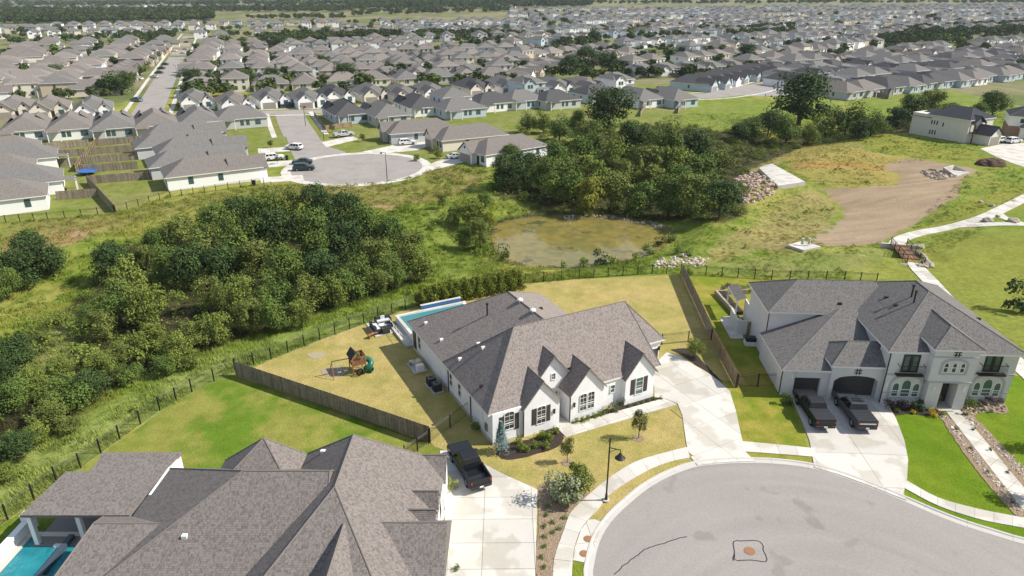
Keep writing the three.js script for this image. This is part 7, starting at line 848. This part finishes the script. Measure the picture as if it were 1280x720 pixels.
// ---------------------------------------------------------------- far trees and woods
for (const [x, y, r, k] of [[150, 102, 15, 'oak'], [240, 97, 12, 'oak'], [264, 99, 11, 'dark'], [307, 97, 12, 'oak'], [345, 54, 11, 'oak'], [401, 52, 8, 'dark'], [70, 90, 11, 'oak'], [62, 88, 9, 'dark'], [85, 68, 9, 'dark'], [72, 64, 9, 'mid'], [60, 62, 9, 'mid'], [81, 48, 6, 'dark'], [340, 94, 11, 'dark'], [430, 91, 13, 'oak'], [418, 93, 8, 'dark'], [629, 81, 9, 'oak'], [712, 78, 11, 'dark'], [733, 72, 14, 'oak'], [762, 75, 12, 'oak'], [934, 65, 11, 'oak'], [276, 48, 6, 'mid'], [188, 75, 6, 'mid'], [181, 81, 6.5, 'mid'], [174, 87, 7, 'mid'], [164, 96, 7, 'mid'], [203, 61, 5, 'mid'], [209, 55, 5, 'mid'], [214, 49, 5, 'dark'], [195, 68, 5.5, 'mid'], [245, 60, 6, 'dark'], [240, 68, 6, 'dark'], [595, 52, 8, 'dark'], [527, 47, 6, 'dark'], [548, 47, 5, 'dark'], [570, 33, 5, 'dark'], [1180, 50, 8, 'mid'], [1200, 52, 7, 'mid'], [1012, 66, 5, 'mid'], [1052, 40, 5, 'dark'], [140, 55, 8, 'mid'], [120, 58, 6, 'dark'], [22, 52, 6, 'dark'], [12, 50, 5, 'dark'], [690, 30, 7, 'mid'], [705, 28, 6, 'dark'], [745, 45, 9, 'dark'], [730, 50, 8, 'mid'], [790, 40, 7, 'mid'], [805, 43, 7, 'mid'], [815, 46, 7, 'dark'], [1185, 138, 9, 'dark'], [545, 170, 6, 'young'], [520, 196, 5, 'light'], [548, 192, 6, 'light'], [545, 186, 5, 'light'], [453, 172, 5, 'young'], [338, 180, 5, 'young'], [346, 200, 5, 'young'], [415, 160, 5, 'young'], [225, 130, 6, 'light'], [95, 142, 5, 'young']])
  treePx(x, y, r, r > 9 ? k : k === 'oak' || k === 'dark' ? 'fardark' : k === 'mid' ? 'farmid' : k, w => `${w} garden tree among the houses beyond the greenbelt`, 'garden trees beyond the greenbelt', 'garden_tree', 0.95);
{ // trees too many and too far to count
  const r = rng(404), places = []; const band = (px, n, s0, s1) => { for (let i = 0; i < n; i++) { const a = r(), b = r(), t = mix(px[0][0], px[1][0], a), y = mix(mix(px[0][1], px[1][1], a), mix(px[3][1], px[2][1], a), b); const p = at(t, y, 3); places.push([p.x, p.z, mix(s0, s1, r())]); } };
  band([[0, 11], [265, 10], [265, 23], [0, 27]], 1500, 7, 12); band([[0, 3], [430, 3], [430, 8], [0, 9]], 500, 9, 15); band([[260, 9], [440, 9], [440, 13], [260, 14]], 200, 8, 12); band([[310, 20], [430, 18], [430, 22], [310, 22]], 50, 6, 9); band([[740, 1], [1290, 1], [1290, 3], [740, 4]], 260, 7, 11); band([[430, 3], [740, 1], [740, 7], [430, 11]], 700, 10, 16); band([[440, 13], [640, 8], [640, 13], [440, 19]], 120, 7, 11); band([[330, 43], [480, 40], [480, 44], [330, 47]], 130, 5, 9); band([[450, 41], [640, 32], [640, 44], [450, 46]], 150, 5, 9); band([[1100, 36], [1290, 28], [1290, 40], [1100, 48]], 260, 6, 10); band([[1090, 48], [1210, 40], [1210, 50], [1090, 54]], 90, 5, 8); band([[910, 36], [990, 30], [990, 40], [910, 44]], 110, 6, 9); band([[640, 42], [760, 32], [760, 48], [640, 58]], 70, 4, 8); band([[780, 30], [900, 26], [900, 40], [780, 52]], 90, 4, 8); band([[150, 40], [235, 36], [235, 45], [150, 50]], 90, 5, 8); band([[0, 40], [640, 34], [640, 105], [0, 118]], 430, 4.5, 8); band([[640, 50], [1290, 40], [1290, 85], [640, 95]], 380, 4.5, 8); band([[640, 10], [1290, 8], [1290, 45], [640, 45]], 260, 5, 9); band([[0, 28], [640, 24], [640, 42], [0, 44]], 120, 5, 8);
  const g = leafCloud({ seed: 12, n: 260, lobes: 9, rx: 0.5, ry: 0.42, cy: 0.52, leaf: 0.1, lobeR: 0.45, cols: [[1, 1, 1], [1, 1, 1]] }); g.deleteAttribute('color');
  const ok = places.filter(p => !streetLines.some(L => lineDist(p[0], p[1], L) < 12) && !kept.some(s => Math.hypot(s.x - p[0], s.z - p[1]) < 7)); const im = new THREE.InstancedMesh(g, std(lin(1, 1, 1), 0.9, { side: THREE.DoubleSide }), ok.length), m = new THREE.Matrix4(), q = new THREE.Quaternion(), c = new THREE.Color();
  ok.forEach((p, i) => { q.setFromEuler(new THREE.Euler(0, r() * 6.28, 0)); m.compose(V(p[0], hgt(p[0], p[1]), p[1]), q, V(p[2] * 1.15, p[2], p[2] * 1.15)); im.setMatrixAt(i, m); const k = mix(0.8, 1.25, r()), w = r(); c.setRGB(mix(0.035, 0.075, w) * k, mix(0.06, 0.1, w) * k, mix(0.018, 0.024, w) * k); im.setColorAt(i, c); }); im.name = 'distant_trees'; shade(im); tag(im, 'far off woods and garden trees between the rows of houses', 'trees', null, 'stuff'); scene.add(im);
}
{ // wooded hills closing the view, pale with distance
  const xs = span(-5200, 5200, 90), prof = (x, k) => k ? 46 + 34 * fbm(x * 0.0011 + 3, 2, 3) - 14 * sst(0, 2500, x) : 30 + 30 * fbm(x * 0.0016 + 9, 7, 3); [[-3600, 0], [-5200, 1]].forEach(([z0, k]) => { const g = new GB(); for (let i = 0; i + 1 < xs.length; i++) { const a = xs[i], b = xs[i + 1], h = x => hgt(x, z0) - 4 + prof(x, k); g.poly([a, hgt(a, z0) - 6, z0 + 500], [b, hgt(b, z0) - 6, z0 + 500], [b, h(b), z0], [a, h(a), z0]); g.poly([b, h(b), z0], [b, -5, z0 - 700], [a, -5, z0 - 700], [a, h(a), z0]); } top('hills', g.geo(), std(lin(0.05, 0.07, 0.03), 1, { map: tex(256, (u, v, o) => { const n = 0.6 + 0.8 * tn(u, v, 24, 3); o[0] = o[1] = o[2] = toS(n * 0.8); }, true, 1 / 300) }), k ? 'farthest blue wooded ridge on the horizon' : 'nearer wooded hills below the horizon', 'hills', null, 'structure'); });
}
renderer.render(scene, camera);
